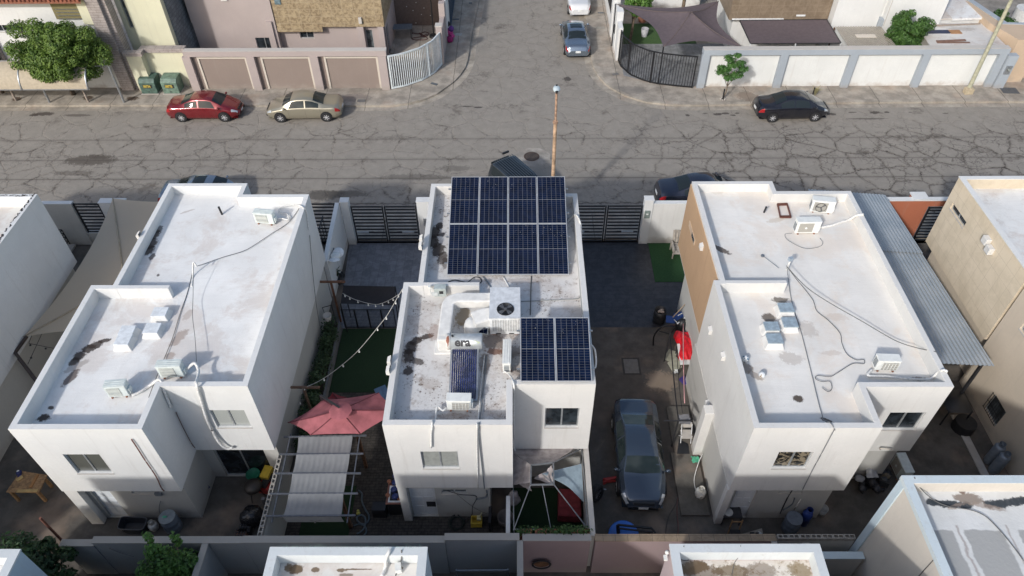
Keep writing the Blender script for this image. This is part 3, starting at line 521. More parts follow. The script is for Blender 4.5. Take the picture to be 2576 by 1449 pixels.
c0 = W62(2000, 720); L += [(c0.x, c0.y+.12, .42, .20, 0, .9, (.22,.18,.15)), (c0.x-.05, c0.y+.4, .13, .15, 0, .9, (.2,.15,.12)), (c0.x+.45, c0.y-.12, .45, .09, -15, .7, (.3,.24,.2)), (c0.x-.4, c0.y-.1, .3, .07, 20, .6, (.3,.24,.2))]
col = stains(M, col, L); M.col(col).set(Roughness=.85); M.bump(M.noise(9, 6), .4, .03)
b4 = flat_house('beige walled house at the bottom right with light blue trims and patched roof', [(11.16,3),(24,3),(24,10.94),(11.16,10.94)], 0.0, ZT, 5.75, CREAMY := stucco('cream_side_wall', (.62,.57,.50), dirt=.05), M.m)
p = MB(); pl = [(11.10,2.9),(24,2.9),(24,11.0),(11.10,11.0)]; inn = offset_poly(pl, .25)
p.add([(q[0],q[1],ZT+.012) for q in pl]+[(q[0],q[1],ZT+.012) for q in inn]+[(q[0],q[1],ZT-.16) for q in pl]+[(q[0],q[1],5.9) for q in inn]+[(q[0],q[1],ZT-.16) for q in offset_poly(pl,.07)], [(i,(i+1)%4,(i+1)%4+4,i+4) for i in range(4)]+[(i+8,(i+1)%4+8,(i+1)%4,i) for i in range(4)]+[(i+4,(i+1)%4+4,(i+1)%4+12,i+12) for i in range(4)]+[(i+16,(i+1)%4+16,(i+1)%4+8,i+8) for i in range(4)])
p.build('parapet', stucco('light_blue_trim', (.56,.63,.66), dirt=.6), b4); p = MB(); p.box(11.115,10.72,0,11.19,10.985,6.03); p.build('corner_trim', LB, b4)
p = MB(); p.bar((11.15,8.6,.4),(11.15,8.6,6.0),.012); p.build('wall_joint', DARKM, b4)
# ================================================================ ACROSS THE STREET
SY = 43.25     # face of the street walls
STONE = tiles('stone_cladding', (.30,.26,.24), (.42,.37,.34), (.16,.13,.12), .55, .16, .5, .85, 'xz', vein=3, gw=.01)
BLOCKW = tiles('grey_block_wall', (.13,.145,.16), (.21,.23,.25), (.08,.09,.10), .45, .24, .5, .9, 'yz', vein=2, gw=.012)
TILEC = tiles('ochre_wall_tiles', (.20,.145,.085), (.42,.33,.205), (.40,.33,.23), .72, .48, 0, .55, 'xz', vein=4.5, gw=.01, lo=.4, hi=.6)
TILEB = tiles('brown_wall_tiles', (.17,.125,.085), (.24,.185,.13), (.28,.22,.16), .75, .45, 0, .55, 'xz', vein=3, gw=.008)
# --- cream house with stone columns and tiled eave (top left)
a1 = thing('townhouse', 'cream and white house at the top left with stone columns and a red tiled eave', 'house', (-29,47,0))
m = MB(); P = face_wall(m, (-44,43.6), (-26.05,43.6), 0, 6.6, [(10.1,13.6,4.05,4.5)]); m.build('front_wall', WHITE, a1)
fit_window(a1, P, (10.1,13.6,4.05,4.5), 'dark')
def stonecol(x0, x1, y0, y1, z1): p = MB(); p.box(x0,y0,.1,x1,y1,z1); p.build('stone_column', STONE, a1)
stonecol(-26.05,-25.25,43.2,44.1,7.4); stonecol(-33.6,-32.9,43.35,43.9,7.2); stonecol(-25.24,-24.95,43.45,44.2,7.4)
p = MB(); p.box(-26.75,43.4,4.6,-26.06,43.59,7.4); p.build('upper_wall', YELLOW, a1)
m = MB(); P = face_wall(m, (-25.24,45.0), (-22.3,45.0), .1, 7.4, [(.35,.75,3.6,5.5)]); m.build('entrance_wall', YELLOW, a1)
fit_window(a1, P, (.35,.75,3.6,5.5), 'slot')
m = MB(); m.box(-24.35,44.5,.1,-22.1,44.95,7.4); m.build('side_pier', YELLOW, a1)
m = MB(); m.box(-22.3,44.96,.1,-22.0,58,7.6); m.build('block_side_wall', BLOCKW, a1)
# tiled eave
m = MB(); m.add([(-44,42.9,6.25),(-26.1,42.9,6.25),(-26.1,44.2,6.75),(-44,44.2,6.75),(-44,42.9,6.14),(-26.1,42.9,6.14)], [(0,1,2,3),(4,5,1,0)])
ev = m.build('eave', plain('eave_fascia', (.25,.10,.06), .8), a1); m = MB()
for i in range(72): x = -44+.25*i; m.cyl((x,42.86,6.30),(x,44.2,6.80),.085,n=8)
m.build('roof_tiles', plain('clay_tiles', (.36,.13,.08), .8, var=.35, scale=5), ev)
m = MB(); m.box(-28.4,43.5,4.9,-26.1,43.58,6.1); m.build('terrace_screen', plain('olive_screen', (.20,.17,.08), .8), a1)
m = MB()
for k in range(4): m.bar((-28.2,43.45,4.95+.2*k),(-26.2,43.45,4.95+.2*k),.03)
m.build('railing', GALV, a1)
# --- low wall, cream part with stone cap
t = thing('boundary_wall', 'cream boundary wall with stone cap behind the two green transformer boxes', 'wall', (-24,43.5,0))
m = MB(); m.prism([(-24.9,43.2),(-23.95,43.2),(-23.95,43.75),(-21.3,43.75),(-21.3,43.95),(-24.1,43.95),(-24.1,43.4),(-24.9,43.4)][::1], .1, 2.6); m.build('wall', YELLOW, t)
m = MB(); m.prism([(-25.0,43.1),(-23.8,43.1),(-23.8,43.6),(-21.25,43.6),(-21.25,44.1),(-24.15,44.1),(-24.15,43.5),(-25.0,43.5)], 2.6, 2.85); m.build('cap', STONE, t)
# --- brown panelled wall
t = thing('boundary_wall', 'mauve boundary wall with recessed brown panels along the left sidewalk', 'wall', (-14.5,43.4,0))
X0, X1 = -20.2, -8.25; xs = [(-20.25,-19.4),(-16.0,-15.5),(-12.0,-11.45),(-8.75,-8.25)]
cx_ = [W(0,0,1990,930).x, W(0,1,30,935).x, W(0,1,650,930).x, W(0,1,1312,930).x]
m = MB(); m.box(-21.3,43.42,.1,X1,43.62,2.62); m.build('panel', PANEL, t)
m = MB(); m.box(-21.2,43.2,2.5,X1,43.68,2.84)
for x in cx_: m.box(x-.26,43.15,.1,x+.26,43.4,2.5)
m.build('frame', MAUVE, t)
m = MB()
for i in range(3):
    a, b = cx_[i]+.27, cx_[i+1]-.27; m.box(a+.32,43.36,.1,a+.44,43.41,2.28); m.box(b-.16,43.36,.1,b-.04,43.41,2.28); m.box(a+.32,43.36,2.285,b-.04,43.41,2.4)
m.box(-20.95,43.36,2.285,cx_[0]-.3,43.41,2.4); m.build('panel_border', TRIM, t)
m = MB(); m.box(-21.2,43.22,2.845,X1,43.66,2.87); m.build('cap', CAP, t)
# --- mauve house with ochre cladding
a2 = thing('townhouse', 'mauve plastered house with ochre stone tiles on its upper floor, behind the brown panelled wall', 'house', (-14,50,0))
m = MB(); P = face_wall(m, (-21.7,47.0), (-16.35,47.0), .1, 7.8, [(3.95,5.15,1.0,1.92)]); m.box(-16.35,47.0,.1,-16.15,48.4,7.8); m.box(-21.75,47.01,3.0,-21.7,52,7.8); m.build('wall', MAUVE, a2)
fit_window(a2, P, (3.95,5.15,1.0,1.92), 'dark')
m = MB(); m.box(-16.75,46.85,0,-16.35,46.99,3.1); m.build('wall_fin', MAUVE, a2); m = MB(); m.box(-19.3,46.9,4.5,-18.9,46.99,4.6); m.build('spout', CREAMW, a2)
m = MB(); P = face_wall(m, (-16.15,47.5), (-8.95,47.5), .1, 2.62, [(1.35,2.3,1.62,2.12),(5.85,6.35,.2,2.2)]); m.build('wall', MAUVE, a2)
fit_window(a2, P, (1.35,2.3,1.62,2.12), 'dark'); fit_window(a2, P, (5.85,6.35,.2,2.2), 'slot')
m = MB(); m.box(-10.75,47.1,.1,-10.3,47.48,2.6); m.box(-9.35,47.12,.1,-8.95,47.49,2.6); m.build('pilaster', MAUVE, a2)
m = MB(); m.box(-16.1,47.08,2.62,-8.85,52,7.8); m.add([], []); m.build('clad_upper_wall', TILEC, a2)
m = MB(); m.box(-16.1,47.03,2.3,-13.05,47.076,2.62); m.build('clad_skirt', TILEC, a2)
m = MB(); m.box(-15.85,47.02,4.2,-15.45,47.07,7.0); m.build('window', glass('tinted_window', (.12,.17,.19), .1), a2)
m = MB(); m.box(-10.5,46.92,2.9,-10.3,47.07,3.3); m.build('pipe_cover', CAP, a2)
m = MB(); P = face_wall(m, (-8.9,47.5), (-8.9,52.3), .1, 2.6, [(.3,1.2,.2,2.2)]); m.build('side_wall', MAUVE, a2); fit_window(a2, P, (.3,1.2,.2,2.2), 'slot')
# --- yard wall behind and at its right
t = thing('boundary_wall', 'dark brown rear yard wall behind the white curved gate', 'wall', (-7.4,52.6,0)); m = MB(); m.box(-9.6,52.5,.1,-5.3,52.7,3.3); m.build('wall', plain('dark_brown_wall', (.14,.105,.09), .9, bump=.2), t)
m = MB()
for (x, y) in ((1610,25),(1880,50),(1515,65),(1580,105),(1690,80),(1665,145),(1755,155),(1610,230)):
    q = WY(0,1,x,y,52.45); m.ball((q.x,52.44,q.z), .035, nu=6, nv=4)
tag(m.build('string_light_bulb', WPLAST), 'row of small pale bulbs hung across the dark brown yard wall', 'string lights')
t = thing('boundary_wall', 'mauve wall with stepped top between the white curved gate and the side street', 'wall', (-5.1,50,0))
m = MB(); m.box(-5.35,46.5,.1,-4.95,46.95,2.85); m.box(-5.3,46.95,.1,-5.0,49.3,2.3); m.box(-5.35,49.3,.1,-4.95,49.8,3.2); m.box(-5.25,49.8,.1,-5.0,60,2.6); m.build('wall', MAUVE, t)
m = MB(); m.box(-5.38,46.47,2.853,-4.92,46.98,2.93); m.build('cap', CAP, t)
m = MB(); m.box(-5.0,49.9,.2,-4.9,60,3.1); tag(m.build('side_street_wall', WHITE), 'white wall along the left sidewalk of the side street', 'wall')
m = MB()
for k in range(26): m.box(-4.86,52+k*.3,.3,-4.82,52.12+k*.3,2.2)
m.box(-4.87,51.9,2.2,-4.8,60,2.3); m.box(-4.87,51.9,.25,-4.8,60,.32); tag(m.build('side_street_gate', plain('dark_blue_metal', (.03,.06,.10), .5)), 'dark blue barred gate on the left of the side street', 'gate')
def barred(name, label, cat, pts, z0, z1, mat, nb, bw, splits, fr=.07, group=None):
    """upright-bar fence panels bent along pts; splits are the ends of each leaf in 0..1"""
    P3 = [Vector((p[0], p[1], 0)) for p in pts]; seg = [(P3[i+1]-P3[i]).length for i in range(len(P3)-1)]; tot = sum(seg)
    def at(k):
        d = k*tot
        for i, s in enumerate(seg):
            if d <= s+1e-6 or i == len(seg)-1: return P3[i]+(P3[i+1]-P3[i])*min(d/s, 1)
            d -= s
    root = thing(name, label, cat, at(.5), group=group); root.location.z = z0
    for (a, b) in zip(splits[:-1], splits[1:]):
        n = max(2, int(nb*(b-a))); g = .004; fm = MB(); N = 8
        for zz in (z0+.06, z1-.04):
            for i in range(N):
                p, q = at(a+g+(b-a-2*g)*i/N), at(a+g+(b-a-2*g)*(i+1)/N); fm.bar((p.x,p.y,zz),(q.x,q.y,zz),fr,fr)
        for k in (a+g, b-g): p = at(k); fm.bar((p.x,p.y,z0),(p.x,p.y,z1),fr,fr)
        f = fm.build('frame', mat, root); bm_ = MB()
        for i in range(1, n): p = at(a+(b-a)*i/n); bm_.bar((p.x,p.y,z0+.08),(p.x,p.y,z1-.06),bw,bw*.6)
        bm_.build('bars', mat, f)
    return root
def smooth(pts, n=6):
    out = []; P = [Vector(p) for p in pts]
    for i in range(len(P)-1):
        a = P[max(i-1, 0)]; b = P[i]; c = P[i+1]; d = P[min(i+2, len(P)-1)]
        for k in range(n):
            t = k/n; out.append(.5*((2*b)+(c-a)*t+(2*a-5*b+4*c-d)*t*t+(3*b-a-3*c+d)*t**3))
    return out+[P[-1]]
barred('curved_gate', 'white barred gate curving round the left street corner', 'gate', [(-8.18,43.25),(-7.37,43.55),(-6.25,44.35),(-5.52,45.3),(-5.1,46.45)], .16, 2.5, plain('white_gate_paint', (.62,.67,.68), .4), 33, .07, [0,.63,1], .09)
barred('curved_gate', 'black barred gate curving round the right street corner', 'gate', [(7.12,46.9),(7.2,46.1),(7.75,44.88),(8.59,44.09),(9.4,43.69),(10.6,43.4),(11.62,43.22)], .16, 2.4, BLACKM, 38, .045, [0,.27,.57,1], .07)
# things in the left corner yard
t = thing('table', 'small grey table in the yard behind the white curved gate', 'table', W(0,1,1480,380)+Vector((0,0,.13))); q = t.location
m = MB(); m.cb(q.x,q.y,.85,1.5,.8,.05,.05); m.build('tabletop', GREYP, t)
for dx, dy in ((-.65,-.33),(.65,-.33),(.65,.33),(-.65,.33)): m = MB(); m.bar((q.x+dx,q.y+dy,.13),(q.x+dx,q.y+dy,.83),.05); m.build('leg', DARKM, t)
m = MB(); p = [W(0,1,x,y,.16) for x, y in ((1570,330),(1640,340),(1700,320),(1740,340),(1690,370),(1640,330),(1720,380),(1700,400),(1600,400),(1570,385),(1650,370),(1720,345))]; m.tube(smooth(p), .025); tag(m.build('hose', plain('dark_red_hose', (.09,.03,.025), .6)), 'dark hose lying coiled behind the white curved gate', 'hose')
m = MB(); q = W(0,1,1790,370,.13); m.cyl(q, q+Vector((0,0,3.4)), .05); m.cyl(q-Vector((0,0,.01)), q+Vector((0,0,.15)), .35, .3); tag(m.build('parasol_stand', BLACKM), 'black pole on a round base behind the white curved gate', 'pole')
m = MB(); q = W(0,1,1350,480,.13); m.box(q.x-.35,q.y-.9,.131,q.x+.35,q.y+.6,.2); tag(m.build('concrete_ramp', KERB), 'low concrete ramp inside the left corner yard', 'ramp')
# --- right side walls
t = thing('boundary_wall', 'white panelled wall with blue grey frame along the right sidewalk', 'wall', (21.5,43.4,0))
cx = [W(0,2,1888,905).x, W(0,3,72,895).x, W(0,3,748,890).x, W(0,3,1450,885).x, W(0,3,2190,885).x]
m = MB(); m.box(cx[0],43.45,.1,cx[-1]+.3,43.65,2.7); m.build('panel', stucco('white_wall_panel', (.73,.735,.71), dirt=.12, dc=(.40,.32,.25)), t)
m = MB(); m.box(cx[0]-.2,43.2,2.45,cx[-1]+.3,43.7,2.8)
for x in cx: m.box(x-.24,43.2,.1,x+.24,43.44,2.45)
for x in cx[:-1]: m.box(x+.241,43.3,.1,x+.32,43.44,2.449)
m.build('frame', BLUEG, t); m = MB(); m.box(cx[0]-.2,43.22,2.803,cx[-1]+.3,43.68,2.83); m.build('cap', CAP, t)
M = NT('damp_mark'); 
m = MB()
q = WY(0,3,2305,700,43.1); m.box(31.3,43.05,.1,31.95,43.5,2.4); m.build('meter_pier', BLUEG, t); mm = MB(); mm.box(31.45,42.95,1.2,31.8,43.05,1.75); b = mm.build('meter_box', GALV, t)
mm = MB(); mm.cyl((31.62,42.94,1.52),(31.62,42.82,1.52),.09,n=14); mm.build('meter_dial', glass('meter_glass', (.3,.32,.3)), b)
t = thing('boundary_wall', 'sand coloured wall block at the top right corner beside the utility pole', 'wall', (33.5,45,0))
m = MB(); m.prism([(31.95,43.85),(33.5,43.85),(33.5,46.0),(32.3,46.0),(31.2,50.5),(31.0,50.5),(31.2,46.2)], .1, 3.1); m.box(33.5,44.4,.1,45,44.7,3.1); m.build('wall', stucco('sand_stucco', (.55,.42,.30)), t)
m = MB(); m.prism([(31.95,46.0),(33.5,45.9),(33.5,46.15),(32.3,46.2),(31.4,50.6),(31.0,50.6)], 3.103, 3.15); m.build('cap', BLUEG, t)
# white wall beside the black gate and along the side street
t = thing('boundary_wall', 'white stepped wall between the black curved gate and the side street', 'wall', (7.1,49,0))
m = MB(); m.box(6.95,46.95,.1,7.25,48.1,2.5); m.box(6.9,48.1,.1,7.35,48.9,3.1); m.box(6.95,48.9,.1,7.25,50.5,2.7); m.box(6.9,50.5,.1,7.4,51.3,3.3); m.box(7.0,51.3,.1,7.2,62,1.2); m.build('wall', WHITE, t)
m = MB(); m.box(6.98,51.4,1.2,7.08,58,3.1); m.build('screen', BLACKM, t); m = MB(); m.box(6.86,48.4,1.4,6.9,48.65,2.0); m.build('intercom', DARKM, t)
# right corner yard: pale tiles, lawn, pots, tree
sheet('tiled_driveway', [(7.3,44.9),(8.6,44.2),(9.5,43.75),(12.1,43.4),(15,44),(15.5,49.4),(7.3,49.4)], .137, GRAVT)
turf('artificial_lawn', [(7.4,49.4),(13,49.4),(13,52.6),(7.4,52.6)], .135, 0, (.03,.07,.02), (.07,.14,.04))
def pot(label, q, r, h, mat, plant=None):
    t = thing('planter', label, 'planter', q); m = MB(); m.lathe(q, [(r*.7,0),(r,h),(r*.88,h),(r*.85,h*.85),(0,h*.84)], 14); m.build('pot', mat, t)
    if plant: plant(t, q+Vector((0,0,h*.85)))
def blades(t, q, n=24, L=.7, mat=None):
    m = MB()
    for i in range(n):
        a = random.uniform(0, 6.28); l = L*random.uniform(.6,1.1); o = random.uniform(.15,.8)*l; d = Vector((math.cos(a), math.sin(a), 0)); s = Vector((-d.y, d.x, 0))*.03
        p0 = Vector(q); p1 = p0+d*o*.45+Vector((0,0,l*.75)); p2 = p0+d*o+Vector((0,0,l*.85)); m.add([p0-s,p0+s,p1+s*.8,p1-s*.8,p2], [(0,1,2,3),(3,2,4)])
    m.build('leaves', mat or LEAFD, t)
pot('terracotta bowl planter under the tree behind the black gate', W(0,2,1310,215,.14), .38, .4, TERRA, lambda t, q: blades(t, q, 30, .9))
pot('dark pot planter at the left edge of the grey shade sail', W(0,2,1390,225,.14), .28, .5, BLACKP, lambda t, q: blades(t, q, 20, .6))
q = W(0,2,1330,365,.15); m = MB(); m.lathe(q, [(.2,0),(.28,.6),(.26,.6),(.2,.1),(0,.1)], 14); tag(m.build('bucket', plain('grey_bucket', (.42,.42,.44), .6)), 'grey bucket standing on the small lawn behind the black gate', 'bucket')
# --- brown tiled house, white house, white flat roofs
a3 = thing('townhouse', 'house with brown tiled upper floor behind the dark shade sail', 'house', (18,50,0))
m = MB(); m.box(14.5,47.9,2.6,21.2,54,8.2); m.build('clad_upper_wall', TILEB, a3); m = MB(); m.box(14.9,48.3,.1,21.1,53,2.59); m.build('ground_floor_wall', WHITE, a3)
m = MB(); m.box(20.85,47.86,5.2,21.1,47.9,6.4); m.build('window', glass('pale_window', (.16,.2,.21), .1), a3); m = MB(); m.box(19.0,47.84,2.85,19.6,47.9,2.95); m.box(14.7,47.85,2.62,18.2,47.9,2.7); m.build('conduit', WMETAL, a3)
a3b = thing('townhouse', 'plain white house between the brown tiled house and the round green tree', 'house', (24,50,0))
m = MB(); m.prism([(21.25,47.2),(24.3,47.2),(24.3,47.45),(24.6,47.45),(24.6,46.9),(28.3,46.9),(28.3,55),(21.25,55)], .1, 7.6); m.build('wall', WHITE, a3b)
m = MB(); m.box(24.32,46.95,2.3,24.58,47.44,3.0); m.build('corner_recess', BLUEG, a3b); m = MB(); m.bar((24.62,46.88,2.6),(24.62,46.88,7.5),.03); m.build('downpipe', CAP, a3b)
t = thing('flat_roof_annex', 'low white flat roof annex behind the right end of the panelled wall', 'annex', (29,45.5,0))
m = MB(); m.prism([(26.6,43.9),(31.3,43.9),(31.3,47.0),(26.9,47.0)], .1, 2.62); m.build('wall', CAP, t); m = MB(); m.prism([(26.5,43.8),(31.35,43.8),(31.35,47.05),(26.8,47.05)], 2.625, 2.7); m.build('roof', roofm('annex_roof', (.62,.60,.57), [(29.5,46.2,1,.3,0,.4,(.3,.25,.2))], dirt=.5), t)
for k, (x0, x1, y0, y1, mt) in enumerate(((27.0,28.5,45.55,46.0,plain('dark_blue_board', (.03,.035,.07), .6)),(28.52,29.25,45.5,46.0,plain('orange_board', (.38,.20,.09), .8)))):
    m = MB(); m.box(x0,y0,2.705,x1,y1,2.74); tag(m.build('board', mt), ('dark blue board lying flat on the white annex roof','orange board lying flat on the white annex roof')[k], 'board')
m = MB(); m.box(27.1,44.2,2.705,29.2,44.36,2.73)
for k in range(4): m.bar((27.1,44.3+.06*k,2.75),(29.0,44.42+.05*k,2.78),.035)
tag(m.build('pipe_stack', plain('brown_bars', (.20,.12,.09), .8)), 'brown metal bars lying along the front of the annex roof', 'metal bars')
m = MB()
for k in range(3): m.bar((27.0,46.5+.08*k,2.74),(31.0,46.8+.03*k,2.76),.04)
tag(m.build('lumber', plain('grey_lumber', (.35,.29,.24), .9)), 'thin grey planks along the back of the annex roof', 'planks')
t = thing('flat_roof_annex', 'white sloped roof annex at the top right, above the flat annex roof', 'annex', (29.5,49,0))
m = MB(); m.box(27.3,47.3,.1,31.2,53,2.85); m.build('wall', WHITE, t); m = MB(); m.add([(27.2,47.2,2.9),(29.2,47.2,2.98),(29.2,54,3.2),(27.2,54,3.0)], [(0,1,2,3)]); m.build('roof_slab', roofm('annex_roof_two', (.62,.58,.54), [(28,49,.6,.5,0,.6,(.3,.25,.23))], dirt=.4), t, solid=.12)
m = MB(); m.add([(29.22,47.15,2.96),(31.5,47.15,3.05),(30.6,54,3.2),(29.22,54,3.2)], [(0,1,2,3)]); m.build('roof_slab', roofm('annex_roof_three', (.72,.72,.71), [], dirt=.5), t, solid=.15)
m = MB(); m.add([(32.5,47,.14),(60,47,.14),(60,80,.14),(31,80,.14),(31.5,52,.14)], [(0,1,2,3,4)]); m.build('gravel_lot', walk_mat('gravel', (.24,.23,.215), joints=False), kind='structure')
q = W(0,3,2570,190,.5); m = MB(); m.cyl((q.x,q.y,.14),(q.x,q.y,1.3),.8,n=18); m.cyl((q.x,q.y,1.3),(q.x,q.y,1.36),.3,n=12); tag(m.build('water_tank', plain('tank_white', (.6,.6,.58), .6)), 'pale round water tank at the top right edge behind the sand wall', 'tank')
# filler dwellings further back so that the place continues beyond the picture
for k, (x0, x1, y0, z1) in enumerate(((-21.9,-6,55,6.2),(7.6,14.2,55,6.0),(34,48,58,3.2))):
    t = thing('far_house', ('mauve rear house far behind the ochre clad house','white rear house far behind the dark sail','low pale house far at the top right')[k], 'house', (x0+2,y0+3,0)); m = MB(); m.box(x0,y0+.2,.1,x1,y0+12,z1); m.build('wall', (MAUVE,WHITE,BEIGE)[k], t); m = MB(); m.box(x0-.1,y0+.1,z1+.003,x1+.1,y0+12.1,z1+.2); m.build('roof', R3, t)
# ================================================================ NEAR SIDE WALLS AND GATES
CAPR = stucco('rough_grey_cap', (.36,.34,.31), dirt=.5, bump=.5)
def wall(label, x0, y0, x1, y1, z1, mat, cap=None, z0=0.0, capt=.04, ov=.02, group=None, capm=None):
    t = thing('boundary_wall', label, 'wall', ((x0+x1)/2,(y0+y1)/2,0), group=group); m = MB(); m.box(x0,y0,z0,x1,y1,z1); m.build('wall', mat, t)
    m = MB(); m.box(x0-ov,y0-ov,z1+.002,x1+ov,y1+ov,z1+capt); m.build('cap', capm or cap or CAPR, t); return t
# wall between the yards of the street gates
t = thing('boundary_wall', 'tall white dividing wall running from the left double gate past the left house', 'wall', (-8.75,27,0))
m = MB(); m.add([(-8.85,28.0,0),(-8.65,28.0,0),(-8.65,28.0,2.75),(-8.85,28.0,2.75),(-8.85,24.3,0),(-8.65,24.3,0),(-8.65,24.3,2.3),(-8.85,24.3,2.3)], [(0,1,2,3),(1,5,6,2),(5,4,7,6),(4,0,3,7),(3,2,6,7)]); m.build('wall', WHITE, t)
def pier(label, x0, x1, y0=28.0, y1=28.35, z=2.75, mat=WHITE, ext=None):
    t = thing('gate_pier', label, 'pier', ((x0+x1)/2,(y0+y1)/2,0)); m = MB(); m.box(x0,y0,0,x1,y1,z); m.build('shaft', mat, t, bevel=.01); m = MB(); m.box(x0-.02,y0-.02,z+.002,x1+.02,y1+.02,z+.035); m.build('cap', WHITE, t); return t
pier('white gate pier left of the left double gate', -8.62,-8.22)
pp = pier('white gate pier beside the solar house', -4.88,-4.1); m = MB(); m.box(-4.62,27.93,1.3,-4.38,27.99,1.75); m.build('meter_box', GALV, pp)
pp = pier('white gate pier with meter right of the right double gate', 6.28,6.72, z=2.8); m = MB(); m.box(6.35,27.93,1.75,6.6,27.99,2.2); mb = m.build('meter_box', plain('green_grey_box', (.2,.24,.22), .5), pp); m = MB(); m.box(6.42,27.92,1.98,6.53,27.929,2.05); m.build('dial', WPLAST, mb)
wall('white street wall behind the green lawn strip', 6.73,28.05,8.9,28.3,2.55, CREAMW, WHITE, ov=0, capt=.03)
wall('tall white street wall left of the left house', -23.6,28.05,-21.85,28.3,2.65, SHW, WHITE, ov=0, capt=.03)
pier('white gate pier at the top of the beige sail', -20.45,-19.2)
wall('low white sill under the barred gate behind the beige sail', -21.85,28.08,-20.46,28.28,.75, SHW, WHITE, ov=0, capt=.02)
def hgate(label, x0, x1, nl, y=28.12, z0=.08, z1=2.42, closer=True, group=None, n=11):
    t = thing('driveway_gate', label, 'gate', ((x0+x1)/2, y, 0), group=group); wd = (x1-x0)/nl
    for k in range(nl):
        a, b = x0+k*wd+.012, x0+(k+1)*wd-.012; m = MB()
        for x in (a+.045, b-.045): m.bar((x,y,z0),(x,y,z1),.09,.05)
        for z in (z0+.035, z1-.035): m.bar((a+.09,y,z),(b-.09,y,z),.05,.06)
        f = m.build('leaf_frame', BLACKM, t); m = MB()
        for i in range(1, n): z = z0+(z1-z0)*i/n; m.bar((a+.09,y,z),(b-.09,y,z),.04,.07)
        m.build('slats', BLACKM, f)
        if closer:
            m = MB(); xm = (a*.75+b*.25) if k == 0 else (a*.35+b*.65); m.bar((xm-.3,y-.06,.78),(xm+.3,y-.06,.78),.05,.06); m.build('opener_arm', ALU, f)
            m = MB(); m.bar((xm+.3 if k == 0 else xm-.55, y-.055, .8),(xm+.55 if k == 0 else xm-.3, y-.055, .8),.03,.05); m.build('opener_bracket', DARKM, f)
    return t
hgate('black double gate in front of the grey tiled driveway', -8.2,-4.9,2)
hgate('black double gate in front of the dark tiled driveway', 2.7,6.26,2)
hgate('black slatted gate behind the beige sail', -21.83,-20.48,1, z0=.8, z1=2.65, closer=False, n=9)
hgate('black slatted gate between the left house and the dividing wall', -10.4,-8.9,1, z1=2.6, closer=False)
hgate('grey slatted gate right of the terracotta wall', 20.3,23,1, z1=2.25, closer=False)
m = MB()
for k in range(7): m.bar((-9.6,27.9-.4*k,.1),(-9.6,27.9-.4*k,1.9),.03)
m.bar((-9.6,28,1.9),(-9.6,25.4,1.9),.05); m.bar((-9.6,28,.3),(-9.6,25.4,.3),.05); tag(m.build('side_gate', DARKM), 'small dark barred side gate in the gap right of the left house', 'gate')
# balcony rail left of the sail
t = thing('stair_rail', 'black railing on white steps beside the left edge house', 'railing', (-22.9,28,0)); m = MB()
for z in (.25,.5,.75,1.0): m.bar((-24.6,27.95,z+.1),(-22.95,27.95,z+.1),.03)
for k in range(6): m.bar((-24.6+k*.33,27.95,.1),(-24.6+k*.33,27.95,1.1),.03)
m.build('rail', BLACKM, t); m = MB()
for z in (.25,.5,.75,1.0): m.bar((-22.95,27.95,z+.1),(-22.95,25.6,z+.1),.03)
for k in range(7): m.bar((-22.95,27.95-k*.38,.1),(-22.95,27.95-k*.38,1.1),.03)
m.build('rail', BLACKM, t); m = MB(); m.box(-24.8,25.5,0,-22.7,28.0,.12); m.build('landing', CAP, t)
# terracotta wall
t = thing('boundary_wall', 'terracotta street wall behind the corrugated carport, white cap', 'wall', (18,28.1,0)); m = MB(); m.box(14.3,28.1,0,20.25,28.35,2.66); m.box(20.26,28.12,2.3,24,28.32,2.66); m.build('wall', ORANGE, t)
m = MB(); m.box(14.3,28.08,2.663,24,28.37,2.7); m.box(19.4,28.08,2.703,20.15,28.7,2.76); m.build('cap', WHITE, t); m = MB(); m.box(19.45,28.36,0,20.1,28.66,2.7); m.build('pier', ORANGE, t)
# back walls, the line between the two rows of houses
wall('low grey back wall behind the left yard, beside the green tree', -15.0,10.8,-13.9,11.0,2.15, GREYST)
wall('grey back wall between the left yard and the round bush', -13.88,10.82,-8.95,11.02,2.32, GREYST)
wall('grey back wall behind the cloth covered pergola', -8.94,10.82,-2.35,11.02,2.35, GREYST)
wall('grey back wall behind the middle house', -2.34,10.86,.06,11.06,2.45, GREYST)
wall('dusty pink back wall under the potted hedge', .2,10.86,2.4,11.06,2.4, PINK)
wall('dusty pink back wall with tiled cap behind the parked grey sedan', 2.56,10.84,8.4,11.04,2.42, PINK, capm=tiles('brown_cap_tiles', (.2,.15,.10), (.30,.23,.16), (.1,.08,.06), .4, 1, 0, .8))
wall('pinkish wall end below the block wall at the right', 9.2,9.2,9.4,10.7,2.5, PINK)
wall('white stub wall beside the bottom right house', 9.5,10.3,11.1,10.5,2.3, SHW, LB)
wall('grey wall between the rear plots left of centre', -10.25,4,-10.08,10.8,2.3, GREYST)
wall('narrow wall between the grey and the pink rear plots', .02,4,.18,10.84,2.4, GREYST)
wall('narrow wall between the rear plots near the right roof', 8.25,4,8.4,10.8,2.4, PINK)
wall('white topped dividing wall between the torn gazebo and the parked grey sedan', 2.42,11.08,2.56,14.55,2.3, SHW, CAP)
wall('narrow white partition between the gazebo and the middle house yard', -.35,11.1,-.25,12.7,1.9, WHITE, WHITE)
